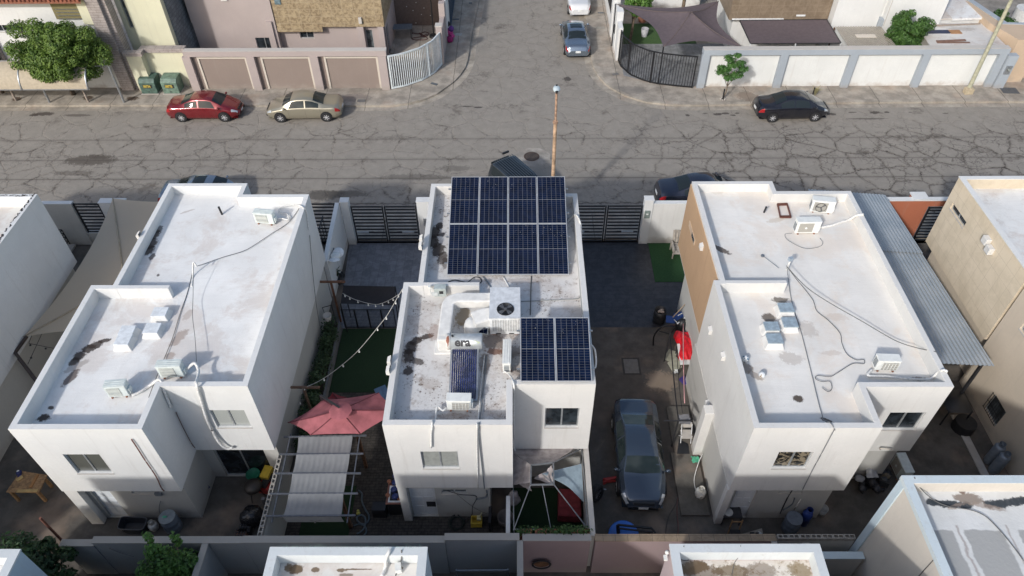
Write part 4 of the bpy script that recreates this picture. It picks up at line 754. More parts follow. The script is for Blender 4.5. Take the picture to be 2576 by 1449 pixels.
def blockwall(label, a, b, z1, n, th=.15, base=SHW):
    """wall whose top course shows open hollow blocks"""
    a = Vector(a); b = Vector(b); d = (b-a); L = d.length; d.normalize(); s = Vector((-d.y, d.x))*th/2
    t = thing('block_wall', label, 'wall', ((a.x+b.x)/2,(a.y+b.y)/2,0)); m = MB(); m.prism([a-s,b-s,b+s,a+s], 0, z1-.2); m.build('wall', base, t)
    BL = plain('hollow_block', (.33,.31,.28), .95, var=.2, bump=.4)
    for k in range(n):
        l = L/n; c = a+d*(l*(k+.5)); ang = math.atan2(d.y, d.x); m = MB(); w_ = th; e = l-.012
        def q(u, v): r = c+d*u+s.normalized()*v; return (r.x, r.y)
        outer = [q(-e/2,-w_/2),q(e/2,-w_/2),q(e/2,w_/2),q(-e/2,w_/2)]; m.prism(outer, z1-.198, z1-.12)
        for (u0,u1,v0,v1) in ((-e/2,e/2,-w_/2,-w_/2+.028),(-e/2,e/2,w_/2-.028,w_/2),(-e/2,-e/2+.03,-w_/2+.028,w_/2-.028),(e/2-.03,e/2,-w_/2+.028,w_/2-.028),(-.015,.015,-w_/2+.028,w_/2-.028)): m.prism([q(u0,v0),q(u1,v0),q(u1,v1),q(u0,v1)], z1-.12, z1)
        m.build('block', BL, t)
blockwall('hollow block wall left of the cloth covered pergola', (-8.5,11.05), (-8.5,14.2), 2.25, 8)
blockwall('hollow block wall between the back yard and the bottom right house', (8.55,11.08), (11.1,11.08), 2.25, 7)
# ================================================================ VEHICLES
def lerp_tab(tab, x):
    if x <= tab[0][0]: return tab[0][1]
    for (a, b), (c, d) in zip(tab[:-1], tab[1:]):
        if x <= c:
            t = (x-a)/(c-a); t = t*t*(3-2*t) if False else t; return b+(d-b)*t
    return tab[-1][1]
def smooth_tab(tab, x, r=.07): return sum(lerp_tab(tab, x+k*r) for k in (-1, -.5, 0, .5, 1))/5
HEADL = plain('headlight_glass', (.55,.58,.60), .12, .3, coat=.8); TAILL = plain('tail_light_red', (.35,.012,.015), .18, coat=.8); PLATE = plain('number_plate', (.7,.71,.7), .5)
RIM = plain('wheel_rim', (.58,.58,.59), .35, .25, var=.1); DRIM = plain('dark_wheel_rim', (.12,.12,.13), .35, .6); TYRE = plain('tyre_rubber', (.022,.022,.023), .85)
CARG = NT('car_glass'); CARG.col((.02,.027,.03)).set(Roughness=.02); CARG.b.inputs['Specular IOR Level'].default_value = .32; CARG = CARG.m
CARGL = NT('car_glass_light'); CARGL.col(CARGL.mix(CARGL.ramp(CARGL.noise(1.2, 2), .3, .7), (.012,.02,.021), (.035,.045,.045))).set(Roughness=.02); CARGL.b.inputs['Specular IOR Level'].default_value = .32; CARGL = CARGL.m
def wheel(par, x, y, r, rim, side):
    w_ = .2; m = MB(); q = Matrix.Rotation(R(-90)*side, 3, 'X')
    prof = [(r*.66,-w_/2),(r*.93,-w_/2),(r,-w_/2+.03),(r,w_/2-.03),(r*.93,w_/2),(r*.66,w_/2),(r*.64,w_/2-.03)]
    m.lathe((x,y,r), prof, 22, q); ty = m.build('wheel', TYRE, par); m = MB()
    m.lathe((x,y,r), [(r*.65,w_/2-.025),(r*.58,w_/2-.02),(r*.56,w_/2-.07),(0,w_/2-.07)], 22, q)
    n = 7
    for k in range(n):
        a = 2*math.pi*k/n; d = Vector((math.cos(a), 0, math.sin(a))); yy = y+side*(w_/2-.03)
        m.bar(Vector((x,yy,r))+d*r*.08, Vector((x,yy,r))+d*r*.6, .05, .035)
    m.cyl((x,y+side*(w_/2-.06),r),(x,y+side*(w_/2-.012),r),r*.17,n=10); m.build('rim', rim, ty); return ty
def car(name, label, spec, pm, rim=RIM, gm=CARG, cat='car', sunroof=False):
    L, Wd, Hh = spec['L'], spec['W'], spec['H']; root = thing(name, label, cat); h = L/2; k = Hh/1.45
    style = spec.get('style', 'sedan')
    if style == 'sedan':
        top = [(-h,.60),(-h+.06,.90),(-h+.25,1.02),(-h+.95,1.07),(-h+1.75,1.40),(-h+2.15,1.45),(-h+2.7,1.44),(-h+3.05,1.36),(-h+3.62,1.03),(-h+3.75,.99),(h-.45,.83),(h-.14,.70),(h,.50)]
        wid = [(-h,.60),(-h+.07,.74),(-h+.35,.84),(-h+1.2,.885),(0,.89),(h-1.1,.885),(h-.45,.82),(h-.14,.68),(h,.50)]
        wtop = [(-h,.52),(-h+.4,.64),(-h+1.0,.64),(-h+1.75,.56),(-h+2.7,.57),(-h+3.1,.60),(-h+3.6,.70),(h-.8,.68),(h-.2,.55),(h,.4)]
        belt = [(-h,.52),(-h+.1,.78),(-h+.4,.93),(0,.90),(h-1.1,.86),(h-.3,.68),(h,.44)]
        rg = (-h+1.0,-h+1.68); wsx = (-h+3.02,-h+3.62); sg = ((-h+1.32,-h+2.12),(-h+2.2,-h+3.2)); wx = (-h+.93, h-.92)
    else:
        top = [(-h,.75),(-h+.04,1.05),(-h+.15,1.60),(-h+.35,1.78),(-h+2.2,1.80),(-h+2.6,1.74),(-h+2.95,1.20),(-h+3.1,1.12),(h-.2,1.05),(h-.05,.95),(h,.6)]
        wid = [(-h,.80),(-h+.1,.86),(0,.87),(h-.3,.84),(h,.75)]; wtop = [(-h,.70),(-h+2.6,.68),(-h+3.0,.74),(h,.66)]; belt = [(-h,.70),(-h+.1,1.08),(h-.2,.98),(h,.58)]
        rg = (-h+.06,-h+.16); wsx = (-h+2.62,-h+2.93); sg = ((-h+.4,-h+1.35),(-h+1.45,-h+2.5)); wx = (-h+.8, h-.75)
    ws = Wd/1.78
    def sect(x):
        zt = smooth_tab(top, x)*k; w_ = smooth_tab(wid, x)*ws; zb = min(smooth_tab(belt, x)*k, zt-.035); wt = min(smooth_tab(wtop, x)*ws, w_*.93); crown = .05 if zt > 1.2*k else .035; ze = max(zt-crown, zb+.02)
        lo = .2+.12*max(0, (abs(x)-(h-.5))/.5)
        return [(w_*.90,lo),(w_*.99,lo+.13),(w_,.56*k if zb > .56*k else zb*.8),(w_*.975,zb),(wt,ze),(wt*.78,ze+crown*.5),(wt*.4,ze+crown*.88),(0,zt)]
    def S(x, v, out=0.0):
        s = sect(x); v = max(0, min(v, 6.9999)); i = int(v); t = v-i; a, b = s[i], s[i+1]; n = Vector((b[1]-a[1], -(b[0]-a[0]))); n = n.normalized() if n.length > 0 else Vector((0, 1))
        return (a[0]+(b[0]-a[0])*t+n.x*out, a[1]+(b[1]-a[1])*t+n.y*out)
    N = 56; m = MB(); ring = []
    vs = [0,.5,1,2,2.5,3,3.12,3.5,3.88,4,4.12,5,6,7]
    xsn = [-h+L*(.5-.5*math.cos(math.pi*i/N))*1.0 for i in range(N+1)]
    for x in xsn:
        pts = [S(x, v) for v in vs]; ring.append([(x,-p[0],p[1]) for p in pts]+[(x,p[0],p[1]) for p in pts[-2::-1]])
    nn = len(ring[0]); m.add([p for r_ in ring for p in r_], [(i*nn+j, (i+1)*nn+j, (i+1)*nn+j+1, i*nn+j+1) for i in range(N) for j in range(nn-1)], True)
    m.add(ring[0], [tuple(range(nn-1,-1,-1))]); m.add(ring[-1], [tuple(range(nn))])
    m.add([(-h+.15,-.75*ws,.2),(h-.15,-.75*ws,.2),(h-.15,.75*ws,.2),(-h+.15,.75*ws,.2)], [(3,2,1,0)])
    body = m.build('body', pm, root)
    def patch(nm, mat, xa, xb, va, vb, out=.006, both=True, nx=10, nv=6, par=None, trim=None, sides=(-1, 1)):
        for sgn in (sides if both else (0,)):
            g = MB()
            if both:
                def fn(u, v, sgn=sgn):
                    x0, x1 = (xa(v) if callable(xa) else xa), (xb(v) if callable(xb) else xb); x = x0+(x1-x0)*u; p = S(x, va+(vb-va)*v, out); return (x, sgn*p[0], p[1])
            else:
                def fn(u, v):
                    vv = 2*v-1; x0, x1 = (xa(abs(vv)) if callable(xa) else xa), (xb(abs(vv)) if callable(xb) else xb); x = x0+(x1-x0)*u; p = S(x, vb-(vb-va)*abs(vv), out); dx = .006 if x > 0 else -.006; return (x, (p[0] if vv > 0 else -p[0]), p[1])
            g.grid(fn, nx, nv*(1 if both else 2)); g.build(nm, mat, par or body, fix=False)
    if style == 'sedan':
        patch('side_window', gm, sg[0][0], sg[0][1], 3.12, 3.86, trim=1); patch('side_window', gm, sg[1][0], lambda v: sg[1][1]-.22*v+.0, 3.12, 3.86)
        patch('rear_window', gm, lambda a: rg[0]+.02+.05*(1-a), lambda a: rg[1]-.03*(a), 4.25, 7, both=False); patch('windscreen', gm, lambda a: wsx[0]+.03, lambda a: wsx[1]-.06*a, 4.2, 7, both=False)
    else:
        for s in sg: patch('side_window', gm, s[0], s[1], 3.1, 3.85)
        patch('windscreen', gm, wsx[0], wsx[1], 4.2, 7, both=False); g = MB(); g.cb(-h-.0,0,1.35,.05,1.15,.42); g.build('rear_window', gm, body)
    # lights, bumpers, plates, mirrors, doors
    patch('headlight', HEADL, h-.42, h-.10, 2.55, 3.6, out=.012, nx=5, nv=4); style == 'sedan' and patch('tail_light', TAILL, -h+.04, -h+.34, 2.35, 3.1, out=.012, nx=5, nv=4)
    g = MB(); g.cb(-h-.005,0,.62,.04,.36,.14); g.build('number_plate', PLATE, body); g = MB(); g.cb(h-.01,0,.42,.04,.36,.12); g.build('number_plate', PLATE, body)
    g = MB(); zf = .62*k
    for q in range(3): g.cb(h-.085+.02*q,0,.66*k-.05*q,.05,.8-.04*q,.018)
    g.cb(h-.03,0,.36,.06,1.1,.14); g.build('grille', BLACKP, body)
    for s in (-1, 1):
        g = MB(); x = wsx[1]-.18; yy = S(x, 3)[0]+.10; g.ball((x,s*yy,.98*k),.07,.11,.075,10,7); g.bar((x,s*(yy-.14),.94*k),(x,s*yy,.97*k),.04); g.build('wing_mirror', pm, body)
        for x in ((sg[0][0]+.25), (sg[1][0]+.2)): g = MB(); yy = S(x, 2.6)[0]; g.bar((x,s*(yy+.012),.80*k),(x+.17,s*(yy+.012),.80*k),.02,.03); g.build('door_handle', pm, body)
        g = MB()
        for x in (sg[0][0]-.08, (sg[0][1]+sg[1][0])/2, sg[1][1]+.02):
            for v0, v1 in ((.9,2),(2,3)): a, b = S(x, v0, .004), S(x, v1, .004); g.bar((x,s*a[0],a[1]),(x,s*b[0],b[1]),.004,.008)
        g.build('door_gap', BLACKM, body)
    if sunroof: patch('sunroof', gm, -h+2.0, -h+2.65, 5.2, 7, both=False)
    r = spec.get('r', .31); tr = Wd/2-.11
    for x in wx:
        for s in (-1, 1):
            g = MB(); g.cyl((x,s*(Wd/2-.30),r+.03),(x,s*(Wd/2+.004),r+.03),r*1.17,n=24); g.build('wheel_arch', BLACKM, body); wheel(root, x, s*(tr+.035), r, rim, s)
    return root
def wheels_to_car(pr, pf, y_off, name, label, spec, pm, **kw):
    """near-side wheel contact points measured on the photo -> car pose"""
    c = car(name, label, spec, pm, **kw); d = pf-pr; ang = math.atan2(d.y, d.x); mid = (pr+pf)/2; n = Vector((-d.y, d.x, 0)).normalized()
    if n.y < 0: n = -n
    p = mid+n*(spec['W']/2-.08); c.location = (p.x, p.y, y_off); c.rotation_euler = (0,0,ang); return c
wheels_to_car(W(0,0,1848,1222), W(0,0,2267,1220), 0, 'parked_car', 'dark red sedan parked at the kerb beside the green boxes', dict(L=4.55,W=1.73,H=1.46), paint('red_car_paint', (.20,.012,.018), .35))
wheels_to_car(W(0,1,707,1218), W(0,1,272,1226), 0, 'parked_car', 'dusty gold sedan parked at the kerb in front of the brown panelled wall', dict(L=4.72,W=1.82,H=1.45), paint('gold_car_paint', (.36,.33,.25), .5, .3, .15), gm=CARGL)
wheels_to_car(W(0,3,30,1226), W(0,3,457,1217), 0, 'parked_car', 'black sedan parked in front of the white and blue grey panelled wall', dict(L=4.50,W=1.76,H=1.48), paint('black_car_paint', (.012,.013,.02), .3))
c = car('parked_car', 'blue grey sedan with sunroof parked on the right of the side street', dict(L=4.85,W=1.84,H=1.45), paint('blue_grey_paint', (.22,.27,.33), .75), sunroof=True); c.location = (4.28,49.72,0); c.rotation_euler = (0,0,R(91.5))
c = car('parked_car', 'white sedan at the top edge, parked ahead of the blue grey sedan', dict(L=4.45,W=1.74,H=1.47), paint('white_car_paint', (.68,.69,.70), .05)); c.location = (4.85,56.0,0); c.rotation_euler = (0,0,R(91))
c = car('parked_car', 'dark grey sedan parked in the concrete driveway between the houses', dict(L=4.68,W=1.79,H=1.46), paint('grey_car_paint', (.05,.07,.10), .5, .15, 0), gm=CARGL); a = W(2,2,1230,1125,.8); b = W(3,2,1300,785,.3)
jt = c; c.location = ((a.x+b.x)/2,(a.y+b.y)/2,0); c.rotation_euler = (0,0,math.atan2(b.y-a.y,b.x-a.x))
c = car('parked_car', 'dark navy sedan half hidden behind the right house roof', dict(L=4.5,W=1.76,H=1.46), paint('navy_car_paint', (.014,.018,.035), .3)); c.location = (9.85,31.65,0); c.rotation_euler = (0,0,R(3))
c = car('parked_car', 'pale blue grey car with dark roof half hidden behind the left house', dict(L=4.3,W=1.78,H=1.5), paint('pale_blue_paint', (.20,.25,.31), .6), sunroof=True); c.location = (-17.15,31.55,0); c.rotation_euler = (0,0,R(0))
c = car('parked_suv', 'dark boxy off-road vehicle with ribbed roof behind the large solar array', dict(L=4.2,W=1.85,H=1.46,style='box',r=.38), paint('suv_paint', (.018,.026,.034), .1), cat='off-road car'); c.location = (.3,31.55,0); c.rotation_euler = (0,0,R(-56))
m = MB()
for k in range(9): m.bar((-1.8,-.56+.14*k,1.845),(.35,-.56+.14*k,1.845),.03,.02)
m.build('roof_ribs', plain('suv_rib', (.03,.04,.05), .5), c.children[0], local=True); m = MB(); m.bar((-2.15,.2,1.8),(-2.15,.6,1.8),.08,.1); m.build('rear_lamp', BLACKP, c.children[0], local=True)
# ================================================================ ROOFTOP THINGS
def RZ(y, y0=12.7, s=.012): return 5.62+s*(y-y0)
# --- solar panels
M = NT('solar_cells'); tc = M.n('ShaderNodeTexCoord').outputs['Object']; sp = M.n('ShaderNodeSeparateXYZ', i_0=tc)
def lines(v, n, wd):
    f = M.math('FRACT', M.math('MULTIPLY', v, n)); d = M.math('ABSOLUTE', M.math('SUBTRACT', f, .5)); return M.ramp(d, .5-wd, .5-wd*.45)
U = M.math('DIVIDE', M.math('ADD', sp.outputs[0], .545), 1.09); V_ = M.math('DIVIDE', M.math('ADD', sp.outputs[1], 1.11), 2.22)
g1 = lines(U, 6, .045); g2 = lines(V_, 24, .085); md = M.ramp(M.math('ABSOLUTE', M.math('SUBTRACT', V_, .5)), .007, .004)
c_ = M.mix(M.ramp(M.noise(3, 3, vec=tc), .3, .7), (.003,.006,.018), (.006,.012,.036)); c_ = M.mix(M.math('MULTIPLY', M.math('MAXIMUM', g1, M.math('MULTIPLY', g2, .55)), .3), c_, (.36,.38,.42)); c_ = M.mix(M.math('MULTIPLY', md, .28), c_, (.45,.47,.5))
bd = M.math('MULTIPLY', M.ramp(M.noise(16, 2), .70, .735), M.ramp(V_, .6, .9)); c_ = M.mix(M.math('MULTIPLY', bd, .7), c_, (.5,.5,.48))
M.col(c_).set(Roughness=.2); M.b.inputs['Specular IOR Level'].default_value = .06; CELL = M.m; FRAME = plain('panel_frame', (.62,.63,.64), .35, .5, var=.05)
def solar(label=None):
    t = thing('solar_module', label or 'x', 'solar panel'); a, b, w_ = .567, 1.139, .022; m = MB()
    m.box(-a,-b,0,a,-b+w_,.035); m.box(-a,b-w_,0,a,b,.035); m.box(-a,-b+w_,0,-a+w_,b-w_,.035); m.box(a-w_,-b+w_,0,a,b-w_,.035); m.build('frame', FRAME, t)
    m = MB(); m.box(-a+w_,-b+w_,.004,a-w_,b-w_,.031); m.build('cells', CELL, t); return t
proto = solar(); used = set()
def array(o, ux, uy, nx, ny, names, group):
    ux = ux.normalized(); n = ux.cross(uy).normalized(); uy = n.cross(ux); Mx = Matrix((ux, uy, n)).transposed()
    for j in range(ny):
        for i in range(nx):
            c = o+ux*(.567+1.157*i)+uy*(1.139+2.30*j); s = place(proto, c, 0, names[j][i], used, group); s.rotation_euler = Mx.to_euler()
    return ux, uy, n
BL = Vector((-2.62,19.74,5.82)); TL = Vector((-2.66,24.15,7.12)); sp_ = 'solar panel of the large array, '
ux, uy, nn = array(BL, Vector((1,0,0)), TL-BL, 4, 2, [[sp_+'near row, leftmost', sp_+'near row, second from left', sp_+'near row, third from left', sp_+'near row, rightmost'],[sp_+'far row, leftmost', sp_+'far row, second from left', sp_+'far row, third from left', sp_+'far row, rightmost, beside the lamp post']], 'panels of the large solar array')
BL2 = Vector((.13,14.35,6.27)); TL2 = Vector((.13,16.54,6.92)); u2, v2, n2 = array(BL2, Vector((1,0,0)), TL2-BL2, 2, 1, [['solar panel of the small pair, left one beside the big fan unit','solar panel of the small pair, right one at the roof edge']], 'panels of the small solar pair')
def rack(label, o, ux, uy, n, wd, ln, rails):
    t = thing('panel_rack', label, 'rack', (o.x+wd/2, o.y+1, 5.6)); m = MB()
    for k in rails: a = o+uy*ln*k-n*.05; m.bar(a-ux*.12, a+ux*(wd+.12), .045, .05)
    m.build('rail', GALV, t)
    for k in (rails[0], rails[-1]):
        for s in (.05,.35,.65,.95): a = o+uy*ln*k-n*.07+ux*wd*s; m = MB(); m.bar(a, (a.x,a.y,RZ(a.y)), .045); m.build('leg', GALV, t)
rack('metal rack carrying the large solar array', BL, ux, uy, nn, 4.60, 4.57, (.12,.38,.62,.88)); rack('metal rack carrying the small solar pair', BL2, u2, v2, n2, 2.29, 2.28, (.2,.8))
# --- split air conditioners
GR = {}
M = NT('ac_grille'); s_ = M.n('ShaderNodeSeparateXYZ', i_0=M.n('ShaderNodeTexCoord').outputs['Object']); gz = M.math('FRACT', M.math('MULTIPLY', s_.outputs[2], 34)); M.col(M.mix(M.ramp(gz, .35, .55), (.20,.19,.17), (.50,.48,.43))).set(Roughness=.6); GRL = M.m
def ac(w=.80, d=.30, h=.56, kind='grid', tint=WPLAST, lid=None):
    """front faces -Y, origin at the base of the front left corner"""
    t = thing('air_conditioner', 'x', 'air conditioner'); m = MB(); m.box(0,0,.06,w,d,h); b = m.build('casing', tint, t, bevel=.018)
    m = MB(); m.box(-.008,-.01,h+.001,w+.008,d+.01,h+.03)
    if kind == 'grid' or kind == 'ribbed':
        for k in range(3): m.box(.02,.04+.08*k,h+.03,w-.02,.08+.08*k,h+.042)
    m.build('lid', lid or tint, t, bevel=.012)
    gx0, gx1, gz0, gz1 = (.10*w, .70*w, .13, h-.06) if kind != 'window' else (.22*w, .93*w, .12, h-.07); m = MB(); m.box(gx0,-.012,gz0,gx1,-.001,gz1); g = m.build('grille', GRL, t)
    m = MB(); n = 5
    if kind == 'window':
        for i in range(n+1): x = gx0+(gx1-gx0)*i/n; m.box(x-.008,-.03,gz0,x+.008,-.013,gz1)
        for i in range(4): z = gz0+(gz1-gz0)*i/3; m.box(gx0,-.034,z-.008,gx1,-.031,z+.008)
    elif kind == 'disc': m.cyl((gx0*.5+gx1*.5,-.013,(gz0+gz1)/2),(gx0*.5+gx1*.5,-.035,(gz0+gz1)/2),.045,n=14)
    elif kind == 'fan': 
        c = ((gx0+gx1)/2,(gz0+gz1)/2)
    else:
        for i in range(12): z = gz0+(gz1-gz0)*i/11; m.box(gx0,-.024,z-.004,gx1,-.013,z+.004)
    if m.v: m.build('guard', tint, g)
    if kind == 'fan':
        m = MB(); c = Vector((w*.42,-.013,h*.53)); q = Matrix.Rotation(R(90), 3, 'X'); m.lathe(c, [(0,-.005),(.215,-.005),(.215,.02),(.20,.02)], 24, q); f = m.build('fan_opening', BLACKM, t); m = MB()
        for k in range(3):
            a = 2.1*k+.4; d0 = Vector((math.cos(a),0,math.sin(a))); e = Vector((-math.sin(a),0,math.cos(a))); m.add([c+d0*.03+Vector((0,-.012,0)), c+d0*.19+e*.05+Vector((0,-.025,0)), c+d0*.17+e*.13+Vector((0,-.012,0)), c+d0*.05+e*.06+Vector((0,-.01,0))], [(0,1,2,3)])
        m.cyl(c+Vector((0,-.03,0)), c, .04, n=10); m.build('fan_blades', plain('grey_fan', (.12,.12,.12), .5), f)
    m = MB()
    for i in range(5): m.box(-.009,.05,.16+.07*i,-.001,d-.05,.20+.07*i)
    m.build('side_vents', GREYP, t)
    m = MB(); m.box(w+.001,.06,.12,w+.05,d-.06,.34); m.build('valve_cover', tint, t)
    for x in (.12*w, .8*w): m = MB(); m.box(x,-.02,0,x+.05,d+.02,.058); m.build('foot', RUST, t)
    return t
def ac_at(proto_kw, a, b, label, z=None, rz=None):
    t = ac(w=(b-a).length, **proto_kw); ang = math.atan2((b-a).y, (b-a).x); t.location = (a.x, a.y, a.z+.02); t.rotation_euler = (0,0,ang if rz is None else rz); t['label'] = label; t['group'] = 'split air conditioner units'; return t
gcy = plain('pale_grey_green', (.60,.65,.63), .5, var=.08)
def RW(r, c, x, y, z=5.72): return W(r, c, x, y, z)
ac_at(dict(kind='grid', tint=gcy), RW(2,0,1105,1130,5.68), RW(2,0,1315,1113,5.68), 'pale grey air conditioner on the left roof, nearest of its three, beside the front corner')
ac_at(dict(kind='grid', tint=gcy, h=.6), RW(2,0,1625,932,5.68), RW(2,0,1868,922,5.68), 'pale grey air conditioner astride the wing wall of the left roof')
ac_at(dict(kind='grid', tint=gcy), RW(1,0,2576,815), RW(1,1,192,832), 'air conditioner at the far right corner of the left roof')
ac_at(dict(kind='window', d=.32, h=.52), RW(2,1,1925,1255,5.66), RW(2,1,2168,1258,5.66), 'white air conditioner with square meshed grille at the foot of the solar water heater')
ac_at(dict(kind='disc', h=.62, d=.33), RW(1,3,262,922), RW(1,3,500,918), 'white air conditioner with round badge grille before the black fan unit, right roof')
ac_at(dict(kind='fan', h=.62, d=.34), RW(1,3,412,700), RW(1,3,640,724), 'white air conditioner with open black fan at the far end of the right roof')
ac_at(dict(kind='window', d=.32, h=.52), RW(2,3,1062,855,5.66), RW(2,3,1287,862,5.66), 'white air conditioner with meshed grille at the near right corner of the right roof')
t = ac(w=1.05, kind='grid', h=.56, d=.27); a = RW(2,1,2485,880,5.66); t.location = (a.x+.26,a.y-.02,a.z); t.rotation_euler = (0,0,R(89)); t['label'] = 'narrow white air conditioner standing end-on beside the solar water heater'; t['group'] = 'split air conditioner units'
t = ac(w=.85, kind='disc', h=.75, d=.35, tint=gcy); t.location = (14.48,15.15,0); t.rotation_euler = (0,0,R(-88)); t['label'] = 'grey air conditioner standing on the ground beside the bottom right house'; t['group'] = 'split air conditioner units'
# --- package unit with top fan, and its ducts
t = thing('package_air_conditioner', 'large square white rooftop unit with round fan on top, beside the small solar pair', 'air conditioner', (-.42,17.4,5.66))
PX0, PX1, PY0, PY1, PZ1 = -.92, .12, 16.87, 18.33, 6.52; m = MB(); m.box(PX0,PY0,5.7,PX1,PY1,PZ1); m.build('casing', WMETAL, t, bevel=.02); m = MB(); m.box(PX0-.02,PY0-.02,PZ1+.002,PX1+.02,PY1+.02,PZ1+.04)
top = m.build('top_panel', plain('unit_lid', (.60,.62,.64), .4), t); m = MB(); c = Vector((-.38,17.27,PZ1+.045)); m.lathe(c, [(0,-.002),(.30,-.002),(.30,.018),(.285,.018)], 28); f = m.build('fan_opening', BLACKM, t); m = MB()
for k in range(4):
    a = 1.57*k+.5; d0 = Vector((math.cos(a),math.sin(a),0)); e = Vector((-math.sin(a),math.cos(a),0)); m.add([c+d0*.04+Vector((0,0,.005)),c+d0*.27-e*.03+Vector((0,0,.012)),c+d0*.25+e*.15+Vector((0,0,.004)),c+d0*.06+e*.06+Vector((0,0,.003))], [(0,1,2,3)])
m.cyl(c, c+Vector((0,0,.03)), .06, n=12); m.build('fan_blades', plain('fan_grey', (.16,.16,.165), .5, .4), f); m = MB()
for k in range(14): a = 2*math.pi*k/14; m.bar(c+Vector((math.cos(a)*.05,math.sin(a)*.05,.035)), c+Vector((math.cos(a)*.3,math.sin(a)*.3,.02)), .006)
m.build('fan_guard', DARKM, f)
m = MB(); m.box(PX0+.07,PY0-.006,5.88,PX1-.07,PY0-.001,6.45); g = m.build('coil_grille', plain('coil_grey', (.22,.22,.21), .7), t); m = MB()
for i in range(11): x = PX0+.08+i*(PX1-PX0-.16)/10; m.box(x-.014,PY0-.03,5.86,x+.014,PY0-.008,6.47)
for i in range(15): z = 5.88+i*.041; m.box(PX0+.07,PY0-.022,z-.007,PX1-.07,PY0-.012,z+.007)
m.build('guard', WMETAL, g); m = MB(); m.box(PX0+.2,PY0-.012,5.73,PX0+.38,PY0-.002,5.77); m.box(PX1-.38,PY0-.012,5.73,PX1-.2,PY0-.002,5.77); m.build('slots', BLACKM, t)
m = MB(); m.box(PX0+.05,PY0+.02,5.62,PX0+.2,PY1,5.7); m.box(PX1-.2,PY0+.02,5.62,PX1-.05,PY1,5.7); m.build('base_rail', RUST, t)
DUCT = plain('white_duct_coating', (.70,.69,.66), .7, var=.1, scale=3, bump=.3)
t = thing('air_duct', 'thick white coated air duct bending from the big rooftop unit down into the roof', 'duct', (-2.6,17.3,5.6)); m = MB()
def rb(m, pts, w_, h_, n=12):
    rings = []; P = [Vector(p) for p in pts]
    for i, p in enumerate(P):
        d = P[min(i+1, len(P)-1)]-P[max(i-1, 0)]; d.z = 0 if i < len(P)-2 else d.z
        d = d.normalized() if d.length > 1e-6 else Vector((1,0,0)); s = Vector((-d.y, d.x, 0)); s = s.normalized() if s.length > .1 else Vector((1,0,0)); up = d.cross(s)*-1
        if up.length < .1: up = Vector((0,0,1))
        for k in range(n):
            a = 2*math.pi*(k+.5)/n; cx, cy = math.cos(a), math.sin(a); e = .2; cx = math.copysign(abs(cx)**e, cx); cy = math.copysign(abs(cy)**e, cy); rings.append(p+s*cx*w_/2+Vector((0,0,1))*cy*h_/2)
    F = [(i*n+k, i*n+(k+1) % n, (i+1)*n+(k+1) % n, (i+1)*n+k) for i in range(len(P)-1) for k in range(n)]
    m.add(rings, F+[tuple(range(n-1,-1,-1)), tuple(range((len(P)-1)*n, len(P)*n))], False)
rb(m, smooth([(-.93,18.05,6.2),(-1.5,18.05,6.2),(-2.1,18.05,6.18),(-2.4,17.85,6.15),(-2.44,17.4,6.12),(-2.46,16.9,6.1),(-2.48,16.35,6.08)], 5), .44, .38); m.build('supply_duct', DUCT, t)
m = MB(); m.box(-2.70,16.12,5.6,-2.26,16.5,6.26); m.build('duct_foot', DUCT, t, bevel=.05); m = MB(); m.box(-2.82,16.0,5.55,-2.15,16.6,5.72); m.build('curb', DUCT, t, bevel=.02)
m = MB(); rb(m, smooth([(-.93,17.25,6.15),(-1.2,17.2,6.12),(-1.5,17.1,6.05)], 5), .62, .5); m.ball((-1.55,17.05,5.9), .30,.38,.36, 14, 9); m.box(-1.85,16.65,5.55,-1.25,17.35,5.72); m.build('return_duct', DUCT, t)
# --- solar water heater
t = thing('solar_water_heater', 'solar water heater with silver tank lettered era and dark glass tubes', 'water heater', (-2.0,14.8,5.6))
TZ, TYY = 6.48, 15.55; tx0, tx1 = GY(*T(2,1,1912,520),TYY).x, GY(*T(2,1,2272,520),TYY).x; rr_ = .27
a_ = RW(2,1,1912,520,TZ+.15)
TANK = plain('tank_zinc', (.46,.49,.51), .42, .45, var=.12, scale=4); m = MB(); q = Matrix.Rotation(R(90), 3, 'Y')
TY = a_.y; tx0 = a_.x; tx1 = RW(2,1,2272,520,TZ+.15).x
m.lathe((tx0+.16,TY,TZ), [(0,0),(rr_,0),(rr_,(tx1-tx0)-.18),(rr_*.97,(tx1-tx0)-.15),(0,(tx1-tx0)-.14)], 28, q); tk = m.build('tank', TANK, t)
M = NT('rusty_end'); pz = M.n('ShaderNodeSeparateXYZ', i_0=M.pos()); M.col(stains(M, M.mix(.5, (.62,.60,.56), (.66,.64,.60)), [(tx0+.07,TY-.12,.05,.14,0,.95,(.25,.07,.03))])).set(Roughness=.6)
m = MB(); m.lathe((tx0,TY,TZ), [(0,0),(rr_*.93,0),(rr_*1.01,.03),(rr_*1.01,.16),(0,.16)], 28, q); m.build('tank_end_cap', M.m, t)
m = MB(); m.cyl((tx0+.22,TY-.02,TZ+rr_),(tx0+.22,TY-.02,TZ+rr_+.06),.035,n=10); m.build('tank_valve', DARKM, t)
